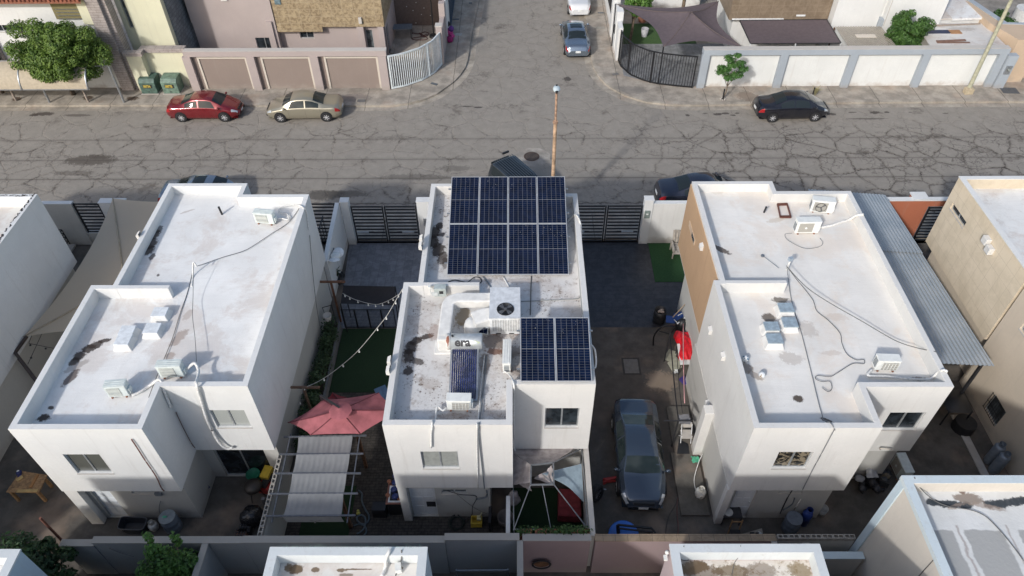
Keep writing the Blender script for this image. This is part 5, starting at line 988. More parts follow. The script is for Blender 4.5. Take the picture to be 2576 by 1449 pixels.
def lettering(txt, size, mat, par, fn, name='lettering'):
    cu = bpy.data.curves.new('t', 'FONT'); cu.body = txt; cu.size = size; cu.extrude = 0; cu.resolution_u = 4; cu.offset = .008*size/.2
    to = bpy.data.objects.new('t', cu); COL.objects.link(to); dg = bpy.context.evaluated_depsgraph_get(); me = bpy.data.meshes.new_from_object(to.evaluated_get(dg)); bpy.data.objects.remove(to)
    b = bmesh.new(); b.from_mesh(me); bmesh.ops.triangulate(b, faces=b.faces[:]); bmesh.ops.subdivide_edges(b, edges=b.edges[:], cuts=2); bmesh.ops.triangulate(b, faces=b.faces[:]); off = wl(par)
    for v in b.verts: v.co = fn(v.co.x, v.co.y)-off
    b.to_mesh(me); b.free(); me.materials.append(mat); o = bpy.data.objects.new(name, me); COL.objects.link(o); o.parent = par; return o
def on_tank(u, v, k=0.004): a = v/rr_; rr2 = rr_+k; return Vector((tx0+.30+u, TY-rr2*math.cos(a+.62), TZ+rr2*math.sin(a+.62)))
lettering('era', .40, plain('dark_print', (.04,.04,.045), .6), tk, lambda x, y: on_tank(x, y-.10))
m = MB()
for k in range(4):
    u0 = .60+.035*k; m.add([on_tank(u0-.005,-.09+.01*k), on_tank(u0+.02,-.09+.02*k), on_tank(u0+.10+.015*k,.08-.02*k), on_tank(u0+.05+.02*k,.11-.02*k)], [(0,1,2,3)])
m.build('emblem', plain('pale_green_print', (.45,.50,.30), .6), tk); m = MB(); m.add([on_tank(.02,-.135),on_tank(.68,-.135),on_tank(.68,-.128),on_tank(.02,-.128)], [(0,1,2,3)]); m.build('small_print', plain('grey_print', (.2,.2,.2), .6), tk)
n = 12; bx0 = tx0+.20; bx1 = tx1-.16; b0 = Vector((0, TY-.20, TZ-.14)); lowp = RW(2,1,2090,1110,5.78); b1 = Vector((0, lowp.y-.05, 5.78)); TUB = NT('vacuum_tube'); TUB.col(TUB.mix(TUB.ramp(TUB.noise(7, 4), .35, .7), (.012,.016,.06), (.045,.055,.16))).set(Roughness=.08, Coat_Weight=1.0, Metallic=.3)
for k in range(n): x = bx0+(bx1-bx0)*(k+.5)/n; m = MB(); m.cyl((x,b0.y,b0.z),(x,b1.y,b1.z),.029,n=10); m.ball((x,b1.y,b1.z),.029,nu=8,nv=5); m.build('glass_tube', TUB.m, t)
m = MB()
for x in (bx0-.03, bx1+.03): m.bar((x,b0.y,b0.z-.03),(x,b1.y-.06,b1.z-.04),.04); m.bar((x,TY+.25,5.62),(x,TY+.1,TZ-.2),.04); m.bar((x,TY-.3,5.62),(x,TY-.1,TZ-.2),.04)
m.bar((bx0-.05,b1.y-.05,b1.z-.05),(bx1+.05,b1.y-.05,b1.z-.05),.06,.08); m.bar((bx0-.05,TY-.25,TZ-.2),(bx1+.05,TY-.25,TZ-.2),.05)
m.build('stand', GALV, t)
# small solar module, disconnect box
m = MB(); q = RW(2,1,2290,470,5.75); m.cb(q.x,q.y,5.93,.34,.03,.26,R(-12),R(-35)); t = m.build('small_solar_module', WPLAST, label='tiny framed solar module leaning between tank and rooftop unit', cat='solar module'); m = MB(); m.cb(q.x,q.y-.02,5.935,.29,.02,.21,R(-12),R(-35)); m.build('cells', CELL, t)
t = thing('switch_box', 'grey green electrical switch box on the wing wall of the middle roof', 'electrical box', (-2.85,18.6,5.9)); q = WY(2,1,1850,60,18.55)
m = MB(); m.box(q.x-.20,18.55,q.z-.2,q.x+.22,18.79,q.z+.2); m.build('box', plain('box_grey_green', (.40,.45,.44), .45), t); m = MB(); m.box(q.x-.02,18.53,q.z-.05,q.x+.12,18.549,q.z+.08); m.build('switch_face', BLACKP, t); m = MB(); m.box(q.x-.3,18.52,q.z-.14,q.x-.08,18.549,q.z+.02); m.build('open_cover', plain('cover_grey', (.55,.58,.58), .4), t)
m = MB(); m.box(q.x-.42,18.6,q.z+.12,q.x-.33,18.7,q.z+.24); m.bar((q.x-.37,18.65,q.z+.12),(q.x-.33,18.6,q.z-.15),.03); m.build('junction', WPLAST, t)
# --- cables and pipes
def wire(name, label, cat, pts, r=.014, mat=CABLE, sm=6, group=None): m = MB(); m.tube(smooth(pts, sm), r); return m.build(name, mat, label=label, cat=cat, group=group)
def RP(lst, z, dz=.03): return [W(r,c,x,y,z)+Vector((0,0,dz)) for r,c,x,y in lst]
wire('insulated_pipe', 'white wrapped pipe draped down the left house front past the vertical blinds window', 'pipe', RP([(2,0,1890,830)],5.9)+RP([(2,0,1960,775)],6.1)+RP([(2,0,2000,850)],5.95)+RP([(2,0,1985,940)],6.05)+[WY(2,0,1980,985,14.2),WY(2,0,2030,1160,14.17),WY(2,0,2080,1330,14.15),WY(3,0,2120,30,14.15),WY(3,0,2190,140,14.1),WY(3,0,2260,185,14.1),WY(3,0,2310,172,14.15)], .05, WCAB)
wire('insulated_pipe', 'white wrapped pipe from the near air conditioner over the inner corner of the left roof', 'pipe', RP([(2,0,1330,1100),(2,0,1420,1060),(2,0,1520,995)],5.7)+RP([(2,0,1610,940)],6.15)+[WX(2,0,1650,1040,-11.42),WX(2,0,1690,1140,-11.42),WX(2,0,1720,1215,-11.42)], .045, WCAB)
wire('insulated_pipe', 'white looped pipe beside the far air conditioner of the left roof', 'pipe', RP([(1,1,205,770),(1,1,250,760),(1,1,330,770),(1,1,310,710),(1,1,230,700),(1,1,260,650),(1,1,380,625)],5.8)+RP([(1,1,450,635)],6.22)+[WX(1,1,505,680,-8.62),WX(1,1,520,780,-8.62),WX(1,1,530,870,-8.62)], .03, WCAB)
wire('wire', 'thin grey cable crossing the left roof from the far air conditioner to the bent mast', 'cable', RP([(1,1,435,660),(1,1,330,800),(1,1,150,920),(1,1,0,1020),(1,0,2450,1090),(1,0,2250,1150),(1,0,2080,1210),(1,0,1985,1240)],5.75), .012)
wire('wire', 'dark cable running along the wing edge of the left roof', 'cable', RP([(1,0,1940,1300),(2,0,1890,60),(2,0,1810,290),(2,0,1740,520),(2,0,1650,740),(2,0,1560,960),(2,0,1500,1120)],5.68), .013)
wire('wire', 'grey cable hanging from the bent mast to the air conditioner of the left roof', 'cable', RP([(1,0,1950,1210)],6.3)+RP([(2,0,1945,100),(2,0,1940,300),(2,0,1965,520),(2,0,1980,760)],5.9), .01)
wire('mast', 'short bent white service mast near the middle of the left roof', 'mast', [RW(1,0,1930,1440,5.7),RW(1,0,1940,1330,5.75),RW(1,0,1945,1200,6.2),RW(1,0,1980,1240,6.1)], .03, WCAB, 4)
q = RW(1,0,2235,715,5.75); m = MB(); m.cyl(q, q+Vector((-.03,.0,.4)), .045, n=8); m.build('vent_pipe', BLACKP, label='short black vent pipe on the far part of the left roof', cat='vent pipe')
q = RW(1,2,2535,695,5.8); m = MB(); m.cyl(q, q+Vector((.03,0,.3)), .04, n=8); m.build('vent_pipe', BLACKP, label='short black vent pipe on the far part of the right roof', cat='vent pipe')
wire('wire', 'slack cable on the left house corner wall beside the dividing wall', 'cable', [Vector((-8.63,23.0,5.0)),Vector((-8.6,22.2,3.8)),Vector((-8.6,21.5,2.2)),Vector((-8.62,21.3,1.0))], .012)
wire('wire', 'reddish bundle of wires hanging down the front of the left house', 'cable', [WY(3,0,1305,92,12.58),WY(3,0,1370,190,12.57),WY(3,0,1440,300,12.57),WY(3,0,1510,400,12.57),WY(3,0,1560,480,12.57),WY(3,0,1600,570,12.57),WY(3,0,1630,605,12.57)], .02, plain('red_brown_wires', (.16,.06,.05), .7))
wire('wire', 'thin dark wire down the inner corner of the left house', 'cable', [WX(2,0,1770,1262,-11.42),WX(2,0,1810,1350,-11.42),WX(3,0,1830,0,-11.42),WX(3,0,1900,130,-11.42),WX(3,0,1935,175,-11.42)], .015, plain('brown_wire', (.15,.09,.08), .7))
# middle roof
wire('insulated_pipe', 'white pipe from the meshed air conditioner over the front parapet of the middle roof', 'pipe', RP([(2,1,1915,1225),(2,1,1880,1250),(2,1,1825,1215),(2,1,1805,1340)],5.8)+RP([(2,1,1775,1365)],6.22)+[WY(2,1,1770,1430,12.70),WY(3,1,1740,30,12.7),WY(3,1,1740,170,12.7)], .035, WCAB)
wire('drain_pipe', 'white downpipe on the front of the middle house, left of the dark one', 'pipe', [RW(2,1,2300,690,5.7),RW(2,1,2265,1000,5.7),RW(2,1,2235,1345,5.8),RW(2,1,2225,1375,6.23),WY(2,1,2225,1430,12.70),WY(3,1,2195,200,12.7),WY(3,1,2205,580,12.7)], .022, WCAB, 3)
wire('drain_pipe', 'dark downpipe on the front of the middle house', 'pipe', [RW(2,1,2320,690,5.7),RW(2,1,2290,1000,5.7),RW(2,1,2250,1345,5.8),RW(2,1,2245,1370,6.23),WY(2,1,2240,1430,12.70),WY(3,1,2215,100,12.7),WY(3,1,2260,500,12.7),WY(3,1,2268,580,12.7)], .022, GREYP, 3)
def Z7(x, y, z=5.72): return G((1700+x/3.715)/1.5528, (1060+y/3.715)/1.5528, z)
wire('wire', 'black looping cable between the large solar array and the wing wall', 'cable', [Z7(190,155),Z7(280,125),Z7(400,150,5.85),Z7(470,158,5.95),Z7(560,90),Z7(640,90),Z7(675,140),Z7(635,180)], .018, BLACKP)
wire('wire', 'grey flexible conduit curving from the large solar array to the rooftop unit', 'conduit', [Z7(695,80),Z7(760,160),Z7(800,230),Z7(800,300)], .03, GREYP)
wire('conduit', 'thin white pipe from the large solar array to the rooftop unit', 'conduit', [Z7(985,75),Z7(1040,170),Z7(1075,232)], .025, WCAB, 2)
wire('conduit', 'straight grey conduit between the two solar arrays', 'conduit', [Z7(1395,70),Z7(1388,250),Z7(1385,440),Z7(1380,630)], .02, CABLE, 2)
wire('conduit', 'grey conduit crossing the middle roof to the right parapet', 'conduit', [Z7(1245,435),Z7(1500,425),Z7(1800,410),Z7(2040,400),Z7(2100,370),Z7(2105,300)], .018, plain('grey_conduit', (.3,.31,.3), .5), 3)
wire('conduit', 'long thin conduit along the inside of the right parapet of the middle roof', 'conduit', [RW(1,2,650,960,6.0),Z7(2085,0,6.0),Z7(2105,290,6.0),Z7(2135,620,6.0)], .016, plain('grey_conduit_two', (.3,.31,.3), .5), 3)
wire('conduit', 'pale flexible conduit looping over the right parapet beside the large solar array', 'conduit', [RW(1,2,560,790,5.8),RW(1,2,600,745,6.0),RW(1,2,650,725,6.26),Vector((2.58,22.2,6.1)),Vector((2.6,21.9,5.2))], .04, WCAB)
wire('conduit', 'pale cable hanging outside the right parapet beside the small solar pair', 'conduit', [Vector((2.5,15.9,6.3)),Vector((2.62,15.7,6.25)),Vector((2.66,15.4,6.0)),Vector((2.62,15.2,5.9))], .03, WCAB)
wire('wire', 'pale cable hanging down the inner corner of the middle house', 'cable', [RW(2,1,2500,850,5.9),RW(2,1,2560,900,6.0),Vector((-.08,14.2,6.2)),Vector((-.09,14.2,4.5)),Vector((-.08,14.2,2.6)),Vector((.15,14.15,2.3))], .03, WCAB)
# right roof
wire('insulated_pipe', 'white wrapped pipe from the badge air conditioner over the right parapet', 'pipe', RP([(1,3,535,850),(1,3,650,825),(1,3,740,795),(1,3,820,770)],5.75)+RP([(1,3,890,730)],6.1)+RP([(1,3,960,720)],6.25), .05, WCAB)
wire('insulated_pipe', 'white wrapped pipe along the near parapet of the right roof', 'pipe', RP([(2,3,1040,840),(2,3,1000,890),(2,3,1040,905),(2,3,1200,910),(2,3,1400,930),(2,3,1620,935)],5.72)+RP([(2,3,1700,870)],6.0)+RP([(2,3,1760,845),(2,3,1800,860)],6.24), .045, WCAB)
wire('wire', 'long dark cable crossing the right roof from the mast to the front wall', 'cable', [RW(1,3,190,1230,6.2),RW(1,3,200,1330,5.9),RW(2,3,240,150,5.72),RW(2,3,340,480,5.7),RW(2,3,440,880,5.7),RW(2,3,510,1170,5.7),RW(2,3,545,1290,5.7),RW(2,3,560,1340,5.75),RW(2,3,630,1370,6.23),WY(2,3,670,1440,12.6),WY(3,3,650,10,12.58),WY(3,3,560,180,12.58),WY(3,3,430,420,12.58),WY(3,3,345,590,12.58)], .016, plain('dark_grey_cable', (.20,.205,.21), .6))
wire('wire', 'thin cable from the mast to the right parapet of the right roof', 'cable', [RW(1,3,190,1240,6.25),RW(1,3,380,1440,6.2),RW(2,3,600,150,6.1),RW(2,3,950,350,6.0),RW(2,3,1280,540,5.95),RW(2,3,1500,615,6.0),RW(2,3,1690,655,6.22)], .015)
wire('wire', 'loose curling cable lying on the right roof', 'cable', RP([(1,3,200,1260),(1,3,290,1380),(2,3,360,20),(2,3,450,140),(2,3,490,250),(2,3,600,340),(2,3,720,470),(2,3,740,570),(2,3,790,680),(2,3,880,740),(2,3,960,740),(2,3,960,780),(2,3,850,780),(2,3,700,870),(2,3,620,910),(2,3,500,900),(2,3,475,930),(2,3,540,960),(2,3,620,960),(2,3,640,1030),(2,3,600,1060),(2,3,540,1020)],5.7), .012)
wire('wire', 'faint thin wire curling on the far part of the right roof', 'cable', RP([(1,3,240,910),(1,3,170,920),(1,3,200,980),(1,3,360,1060),(1,3,500,1050),(1,3,550,1010),(1,3,520,960)],5.8), .008)
t = thing('service_mast', 'small grey service mast in the middle of the right roof', 'mast', RW(1,3,190,1270,5.75)); q = t.location; m = MB(); m.cyl(q, (q.x,q.y,6.25), .04, n=10); m.build('pole', WCAB, t); m = MB(); m.cb(q.x,q.y,6.3,.16,.12,.14,.3); m.build('head', plain('mast_head', (.30,.36,.42), .5), t)
t = thing('rusty_stand', 'rusty rectangular metal frame lying on the far end of the right roof', 'metal frame', RW(1,3,160,680,5.83)); P4 = [RW(1,3,x,y,5.84) for x, y in ((95,610),(190,605),(230,745),(125,745))]; m = MB()
for i in range(4): m.bar(P4[i], P4[(i+1) % 4], .05)
m.bar(P4[0]*.9+P4[3]*.1, P4[1]*.9+P4[2]*.1, .04); m.bar(P4[0]*.1+P4[3]*.9, P4[1]*.1+P4[2]*.9, .04); m.build('frame', plain('rust_frame', (.13,.05,.035), .8), t)
for k, (lb, r_, c_2, x, y) in enumerate((('blue and white ball on the right roof beside the left parapet',2,2,2350,725),('small round white and brown ball on the right roof casting its own shadow',2,2,2515,888))):
    q = RW(r_,c_2,x,y,5.78); M = NT('ball_mat%d' % k); v = M.n('ShaderNodeTexVoronoi'); M.put(v.inputs['Vector'], M.pos()); v.inputs['Scale'].default_value = 11; M.col(M.mix(M.ramp(v.outputs['Distance'], .3, .45), (.06,.16,.25) if k == 0 else (.3,.22,.15), (.7,.72,.72))).set(Roughness=.5)
    m = MB(); m.ball((q.x,q.y,5.79), .115, nu=16, nv=10); m.build('ball', M.m, label=lb, cat='ball')
m = MB(); q = RW(1,2,2520,1135,5.75); m.cyl(q, q+Vector((0,0,.05)), .07, n=10); m.bar(q+Vector((0,0,.03)), RW(1,3,110,1255,5.8), .012); m.build('rod_with_disc', GREYP, label='thin rod with a small disc lying on the right roof', cat='rod')
# --- roof ventilation caps
def ventbox(label, c, w_, d_, h_, top, rz=0, base=1.35, tiltx=0):
    t = thing('roof_vent', label, 'roof vent', (c.x,c.y,5.6), group='boxed roof vents'); b = base/2; lo = [(-w_*b,-d_*b),(w_*b,-d_*b),(w_*b,d_*b),(-w_*b,d_*b)]; hi = [(-w_/2,-d_/2),(w_/2,-d_/2),(w_/2,d_/2),(-w_/2,d_/2)]
    z0 = 5.58; M4 = Matrix.Rotation(rz, 2)
    def p(a, z): v = M4@Vector(a); return (c.x+v.x, c.y+v.y, z)
    m = MB(); m.add([p(a, z0) for a in lo]+[p(a, z0+.10) for a in lo]+[p(a, z0+h_) for a in hi], [(0,1,5,4),(1,2,6,5),(2,3,7,6),(3,0,4,7),(4,5,9,8),(5,6,10,9),(6,7,11,10),(7,4,8,11),(8,9,10,11)]); m.build('curb', DUCT, t, bevel=.03)
    m = MB(); e = 1.06; m.add([p((a[0]*e,a[1]*e), z0+h_+.004) for a in hi]+[p((a[0]*e,a[1]*e), z0+h_+.05) for a in hi]+[p((0,d_*.53), z0+h_+.12),p((0,-d_*.53), z0+h_+.12)], [(3,2,1,0),(0,1,5,4),(1,2,6,5),(2,3,7,6),(3,0,4,7),(4,5,6,7)]); m.build('cover', top, t, bevel=.008)
TL_ = plain('vent_cover_white', (.70,.73,.75), .45, 0); TB = plain('vent_cover_steel', (.42,.50,.54), .35, .35, var=.15, scale=8)
ventbox('square roof vent on the left roof, far one nearest the wing wall', RW(2,0,1600,240,6.0), .50,.42,.32, TL_)
ventbox('square roof vent on the left roof, middle one', RW(2,0,1520,400,6.0), .50,.45,.30, TL_)
ventbox('square roof vent on the left roof, nearest part of the long curb', RW(2,0,1230,520,6.0), .48,.45,.32, TL_)
ventbox('square roof vent on the left roof, behind the nearest one', RW(2,0,1270,425,6.0), .48,.40,.32, TL_)
ventbox('steel capped roof vent on the right roof, farthest of the cluster', RW(2,3,185,200,6.0), .50,.42,.34, TB)
ventbox('steel capped roof vent on the right roof, in the middle of the cluster', RW(2,3,225,345,6.0), .48,.44,.32, TB)
ventbox('steel capped roof vent on the right roof, nearest of the cluster', RW(2,3,70,510,6.0), .50,.42,.33, TB)
ventbox('steel capped roof vent on the right roof, left of the middle one', RW(2,3,40,385,6.0), .48,.38,.33, TB)
# --- hoods on side walls (parts of the houses)
def hood(par, x, y, z, sx, mat=CREAMW): m = MB(); m.add([(x,y-.12,z-.13),(x+sx*.12,y-.12,z-.10),(x+sx*.12,y-.12,z+.07),(x,y-.12,z+.14),(x,y+.12,z-.13),(x+sx*.12,y+.12,z-.10),(x+sx*.12,y+.12,z+.07),(x,y+.12,z+.14)], [(0,1,2,3),(7,6,5,4),(1,5,6,2),(2,6,7,3),(0,4,5,1)]); m.build('vent_hood', mat, par, fix=True)
for c2, k in ((WX(1,2,1915,1040,7.42),0),(WX(2,2,2135,700,7.24),0),(WX(2,2,1980,1180,7.24),0),(WX(2,2,2005,440,7.24),0)): hood(h3, 7.24 if c2.y < 19 else 7.435, c2.y, c2.z, -1)
for r_, c_2, x, y in ((1,1,1665,960),(2,1,1355,745)): q = WX(r_,c_2,x,y,-3.65 if r_ == 1 else -4.15); hood(h2, -3.605 if r_ == 1 else -4.135, q.y, q.z, -1); hood(h2, -3.605 if r_ == 1 else -4.135, q.y-.36, q.z-.04, -1)
q = WX(1,0,1400,925,-14.85); hood(h1, -14.805, q.y, q.z, -1)
# ================================================================ TREES AND PLANTS
def leaves(m, c, rx, ry, rz, n, s, shellk=.55, lo=-1):
    for _ in range(n):
        while True:
            v = Vector((random.gauss(0,1), random.gauss(0,1), random.gauss(0,1))).normalized()
            if v.z > lo: break
        k = shellk+(1-shellk)*random.random()**.6; p = Vector(c)+Vector((v.x*rx*k, v.y*ry*k, v.z*rz*k)); nrm = (v+Vector((random.uniform(-.8,.8), random.uniform(-.8,.8), random.uniform(-.3,1.0)))).normalized()
        q = nrm.to_track_quat('Z', 'Y').to_matrix() @ Matrix.Rotation(random.uniform(0,6.28), 3, 'Z'); a = s*random.uniform(.6,1.3); b = a*.5
        m.add([p+q@Vector((-a,0,0)), p+q@Vector((0,-b,a*.12)), p+q@Vector((a,0,0)), p+q@Vector((0,b,a*.12))], [(0,1,2,3)])
def tree(name, label, base, trunk, clumps, n, s, mat=LEAF, r0=.12, cat='tree', shellk=.5, twigs=True):
    t = thing(name, label, cat, base); m = MB(); top = base+Vector(trunk)
    m.tube([base, base+Vector(trunk)*.5+Vector((random.uniform(-.05,.05),random.uniform(-.05,.05),0)), top], r0, 8)
    for c, rx, ry, rz in clumps:
        c = Vector(c); m.tube([top-Vector(trunk)*.15, (top+c)/2+Vector((0,0,-.05)), c], r0*.35, 5)
    m.build('trunk', BARK, t); m = MB(); tot = sum(rx*ry*rz for c, rx, ry, rz in clumps)**1
    w_ = [(rx*ry*rz)**.67 for c, rx, ry, rz in clumps]; W_ = sum(w_)
    for (c, rx, ry, rz), k in zip(clumps, w_): leaves(m, c, rx, ry, rz, int(n*k/W_), s, shellk)
    m.build('crown', mat, t); return t
random.seed(4)
def clump_cloud(c, R_, n, r, flat=.75): # lumps spread on an ellipsoid
    out = []
    for i in range(n):
        v = Vector((random.gauss(0,1), random.gauss(0,1), random.gauss(0,.8))).normalized(); k = random.uniform(.45,1.0); p = Vector(c)+Vector((v.x*R_[0]*k, v.y*R_[1]*k, v.z*R_[2]*k)); q = r*random.uniform(.65,1.25); out.append((p, q, q*.95, q*flat))
    return out
q1 = GY(*T(0,0,520,520), 42.6)
tree('street_tree', 'large dense green tree pushing over the arched beige shelter at the top left', Vector((-29.1,42.75,.1)), (0,0,2.4), clump_cloud((-28.15,41.7,3.65), (2.8,1.35,2.05), 110, .60)+clump_cloud((-28.9,41.0,2.5), (1.3,.25,.4), 9, .45), 50000, .082, foliage('street_tree_leaf', (.028,.075,.012), (.20,.30,.05)), .16)
tree('street_tree', 'dark tree mostly cut off by the left edge at the top left', Vector((-33.9,43.0,.1)), (0,0,2.0), clump_cloud((-34.0,42.9,2.6), (1.0,.8,.9), 10, .5), 2500, .1, LEAFD, .12)
b_ = W(0,2,2120,1000,.13); tree('young_tree', 'young slender tree in front of the white panelled wall', b_, (.15,.1,1.0), [(b_+Vector(v), a, a, a*.45) for v, a in (((.1,0,1.6),.42),((-.45,.1,1.9),.4),((.55,.0,1.75),.42),((.85,.1,2.1),.38),((.2,.1,2.4),.42),((-.1,.1,2.8),.38),((.35,.1,3.0),.28),((-.55,0,2.25),.3),((.65,.05,2.5),.35),((-.2,.0,2.15),.35))], 2600, .075, foliage('young_leaf', (.03,.10,.02), (.10,.22,.045)), .035, shellk=.2)
m = MB(); q = b_; m.bar(q, q+Vector((-.02,0,.75)), .07); m.build('stake', BLACKM, label='short black stake at the foot of the young slender tree', cat='stake')
m = MB()
for k in range(7): a = k*.9; m.ball(q+Vector((.15*math.cos(a),.13*math.sin(a),.03)), .06,.05,.04, 6, 4, .1)
m.build('stone_ring', CAP, label='ring of small stones round the foot of the young slender tree', cat='stones')
tree('round_tree', 'round bright green tree between the white house and the low annex roof', Vector((25.7,45.6,.1)), (0,0,1.6), clump_cloud((25.7,45.3,2.85), (1.4,1.0,1.4), 40, .45), 11000, .085, foliage('round_tree_leaf', (.02,.06,.012), (.09,.19,.035)), .1)
tree('garden_tree', 'bushy green tree behind the black curved gate beside the shade sail', Vector((8.2,49.6,.13)), (.1,0,1.8), clump_cloud((8.5,50.4,2.9), (1.3,1.0,.8), 16, .5), 4200, .1, LEAFB, .1)
tree('far_bush', 'green bushes beyond the annex roof at the top right corner', Vector((34.4,50.4,.1)), (0,0,.5), clump_cloud((34.2,50.2,1.2), (1.6,1.0,.5), 14, .5), 3200, .11, foliage('far_bush_leaf', (.02,.06,.015), (.08,.17,.04)), .1, 'bush')
t = thing('palm', 'fan palm behind the top edge of the dark shade sail', 'palm', Vector((12.2,51.9,.13))); m = MB(); m.cyl((12.2,51.9,.13),(12.2,51.9,2.6),.14,.12,10); m.build('trunk', BARK, t); m = MB()
for i in range(46):
    a = random.uniform(0,6.28); e = random.uniform(-.1,1.3); L = random.uniform(.7,1.1); d = Vector((math.cos(a)*math.cos(e),math.sin(a)*math.cos(e),math.sin(e))); p0 = Vector((12.2,51.9,2.6)); s = d.cross(Vector((0,0,1))); s = s.normalized()*.04 if s.length > .01 else Vector((.04,0,0)); p1 = p0+d*L*.6; p2 = p0+d*L+Vector((0,0,-.15)); m.add([p0-s*.3,p0+s*.3,p1+s,p1-s,p2], [(0,1,2,3),(3,2,4)])
m.build('fronds', LEAFB, t)
q = G(*T(3,0,1700,1180),1.6); tree('garden_tree', 'leafy green citrus like tree rising over the grey back wall at the bottom left', Vector((-11.2,10.2,0)), (0,0,1.2), [((-11.2,10.15,2.4),.6,.5,.6),((-11.7,10.0,1.9),.6,.5,.7),((-10.7,10.2,2.1),.6,.5,.6),((-11.35,9.8,1.3),.95,.6,.8),((-11.5,10.3,2.9),.3,.25,.35),((-11.95,9.6,.9),.6,.5,.7),((-10.7,9.7,.9),.6,.5,.6),((-11.55,10.5,3.35),.13,.13,.42),((-10.7,10.5,3.25),.14,.14,.42),((-10.45,10.2,2.3),.25,.2,.3),((-11.9,9.8,1.9),.25,.25,.3),((-11.0,10.2,2.35),.3,.25,.35)], 6500, .075, foliage('citrus_leaf', (.015,.05,.012), (.14,.30,.06)), .08, shellk=.35)
tree('garden_tree', 'dark spreading tree at the bottom left beside the low grey wall', Vector((-15.5,9.9,0)), (0,0,1.2), [((-16.4,10.6,2.2),.8,.7,.6),((-15.5,10.4,2.0),.7,.6,.6),((-15.0,9.9,1.5),.7,.5,.7),((-15.9,9.8,1.6),.9,.6,.7),((-14.5,9.6,1.0),.6,.5,.6),((-14.9,9.3,.8),.8,.5,.7),((-16.9,10.2,1.7),.7,.6,.7),((-14.7,10.55,2.1),.35,.25,.3),((-15.2,10.7,2.5),.3,.25,.25)], 7500, .085, foliage('shade_leaf', (.010,.028,.010), (.045,.10,.03)), .1, shellk=.35)
# hedge of the planter along the left house
t = thing('planter_bed', 'long raised bed of low bushy plants between the left house wall and the turf', 'planter bed', (-8.2,17.5,0)); m = MB(); m.add([(-8.02,12.0+3.5,0),(-7.92,15.5,0),(-7.92,15.5,.42),(-8.02,15.5,.42),(-8.10,22.2,0),(-8.0,22.2,0),(-8.0,22.2,.42),(-8.10,22.2,.42)], [(0,1,2,3),(1,5,6,2),(5,4,7,6),(4,0,3,7),(3,2,6,7)]); m.build('kerb_stone', plain('bed_kerb', (.17,.17,.17), .9), t)
m = MB(); m.add([(-8.62,15.5,.34),(-8.0,15.5,.34),(-8.1,22.2,.34),(-8.62,22.2,.34)], [(0,1,2,3)]); m.build('soil', plain('soil', (.05,.035,.025), .95), t); m = MB()
for i in range(26): y = 15.7+i*.25; leaves(m, (-8.33+random.uniform(-.15,.12), y, .62+random.uniform(-.1,.3)), .36,.32,random.uniform(.3,.6), 170, .065, .2)
m.build('foliage', foliage('bed_leaf', (.02,.042,.016), (.075,.13,.05)), t)
t = thing('potted_hedge', 'row of trailing plants along the top of the pink back wall', 'plants', (1.2,11.15,0)); m = MB()
for x, s, g in ((.3,.25,1),(.6,.3,1),(1.0,.2,1),(1.5,.3,2),(1.65,.35,2),(1.8,.3,1),(2.1,.3,1),(2.25,.28,1),(.1,.15,1),(1.25,.2,1),(1.6,.25,2)): leaves(m, (x,11.2,2.35+s*.2), s,.18,s*.8, 70*g, .05, .2)
m.build('foliage', foliage('hanging_leaf', (.015,.04,.010), (.07,.15,.035)), t); m = MB()
for x in (.3,.8,1.3,1.8,2.2): m.box(x-.2,11.1,1.9,x+.2,11.35,2.25)
m.build('trough', TERRA, t)
t = thing('grass_tuft', 'dry grass tuft behind the black sedan at the kerb', 'grass tuft', W(0,3,470,960,.13)); blades(t, W(0,3,470,960,.13), 40, .7, plain('dry_grass', (.30,.27,.14), .9)); m = MB(); q = W(0,3,445,965,.13); m.bar(q, q+Vector((0,0,.6)), .06); m.build('stake', BLACKM, label='short black post beside the dry grass tuft', cat='post')
# ================================================================ SHADE STRUCTURES
def cloth(m, cs, sag, nu=16, nv=16, wr=0.0):
    A, B, C_, D = [Vector(c) for c in cs]
    def fn(u, v):
        p = (A*(1-u)+B*u)*(1-v)+(D*(1-u)+C_*u)*v; k = 16*u*(1-u)*v*(1-v)
        return p+Vector((0,0,-sag*k+wr*math.sin(u*37+v*5)*math.sin(v*3.14)))
    return m.grid(fn, nu, nv)
def tri_sail(m, A, B, C_, sag, pull=.12, n=14):
    """three cornered membrane with hollow edges"""
    A, B, C_ = Vector(A), Vector(B), Vector(C_); cen = (A+B+C_)/3; idx = {}; P = []; F = []
    for i in range(n+1):
        for j in range(n+1-i):
            a, b = i/n, j/n; c = 1-a-b; p = A*a+B*b+C_*c; e = (4*a*b*(1-c)**0+4*b*c+4*c*a); inn = 27*a*b*c
            edge = max(0, 1-3*min(a, b, c)*3); f = pull*edge*(4*(a*b if c == min(a,b,c) else (b*c if a == min(a,b,c) else a*c)))
            p = p+(cen-p)*f; p.z -= sag*inn; idx[i,j] = len(P); P.append(p)
    for i in range(n):
        for j in range(n-i):
            F.append((idx[i,j], idx[i+1,j], idx[i,j+1]))
            if j < n-i-1: F.append((idx[i+1,j], idx[i+1,j+1], idx[i,j+1]))
    return m.add(P, F, True)
FAB = plain('beige_shade_cloth', (.62,.52,.39), .85, var=.06, scale=2); GFAB = plain('mauve_grey_shade_cloth', (.105,.082,.088), .85, var=.08, scale=5)
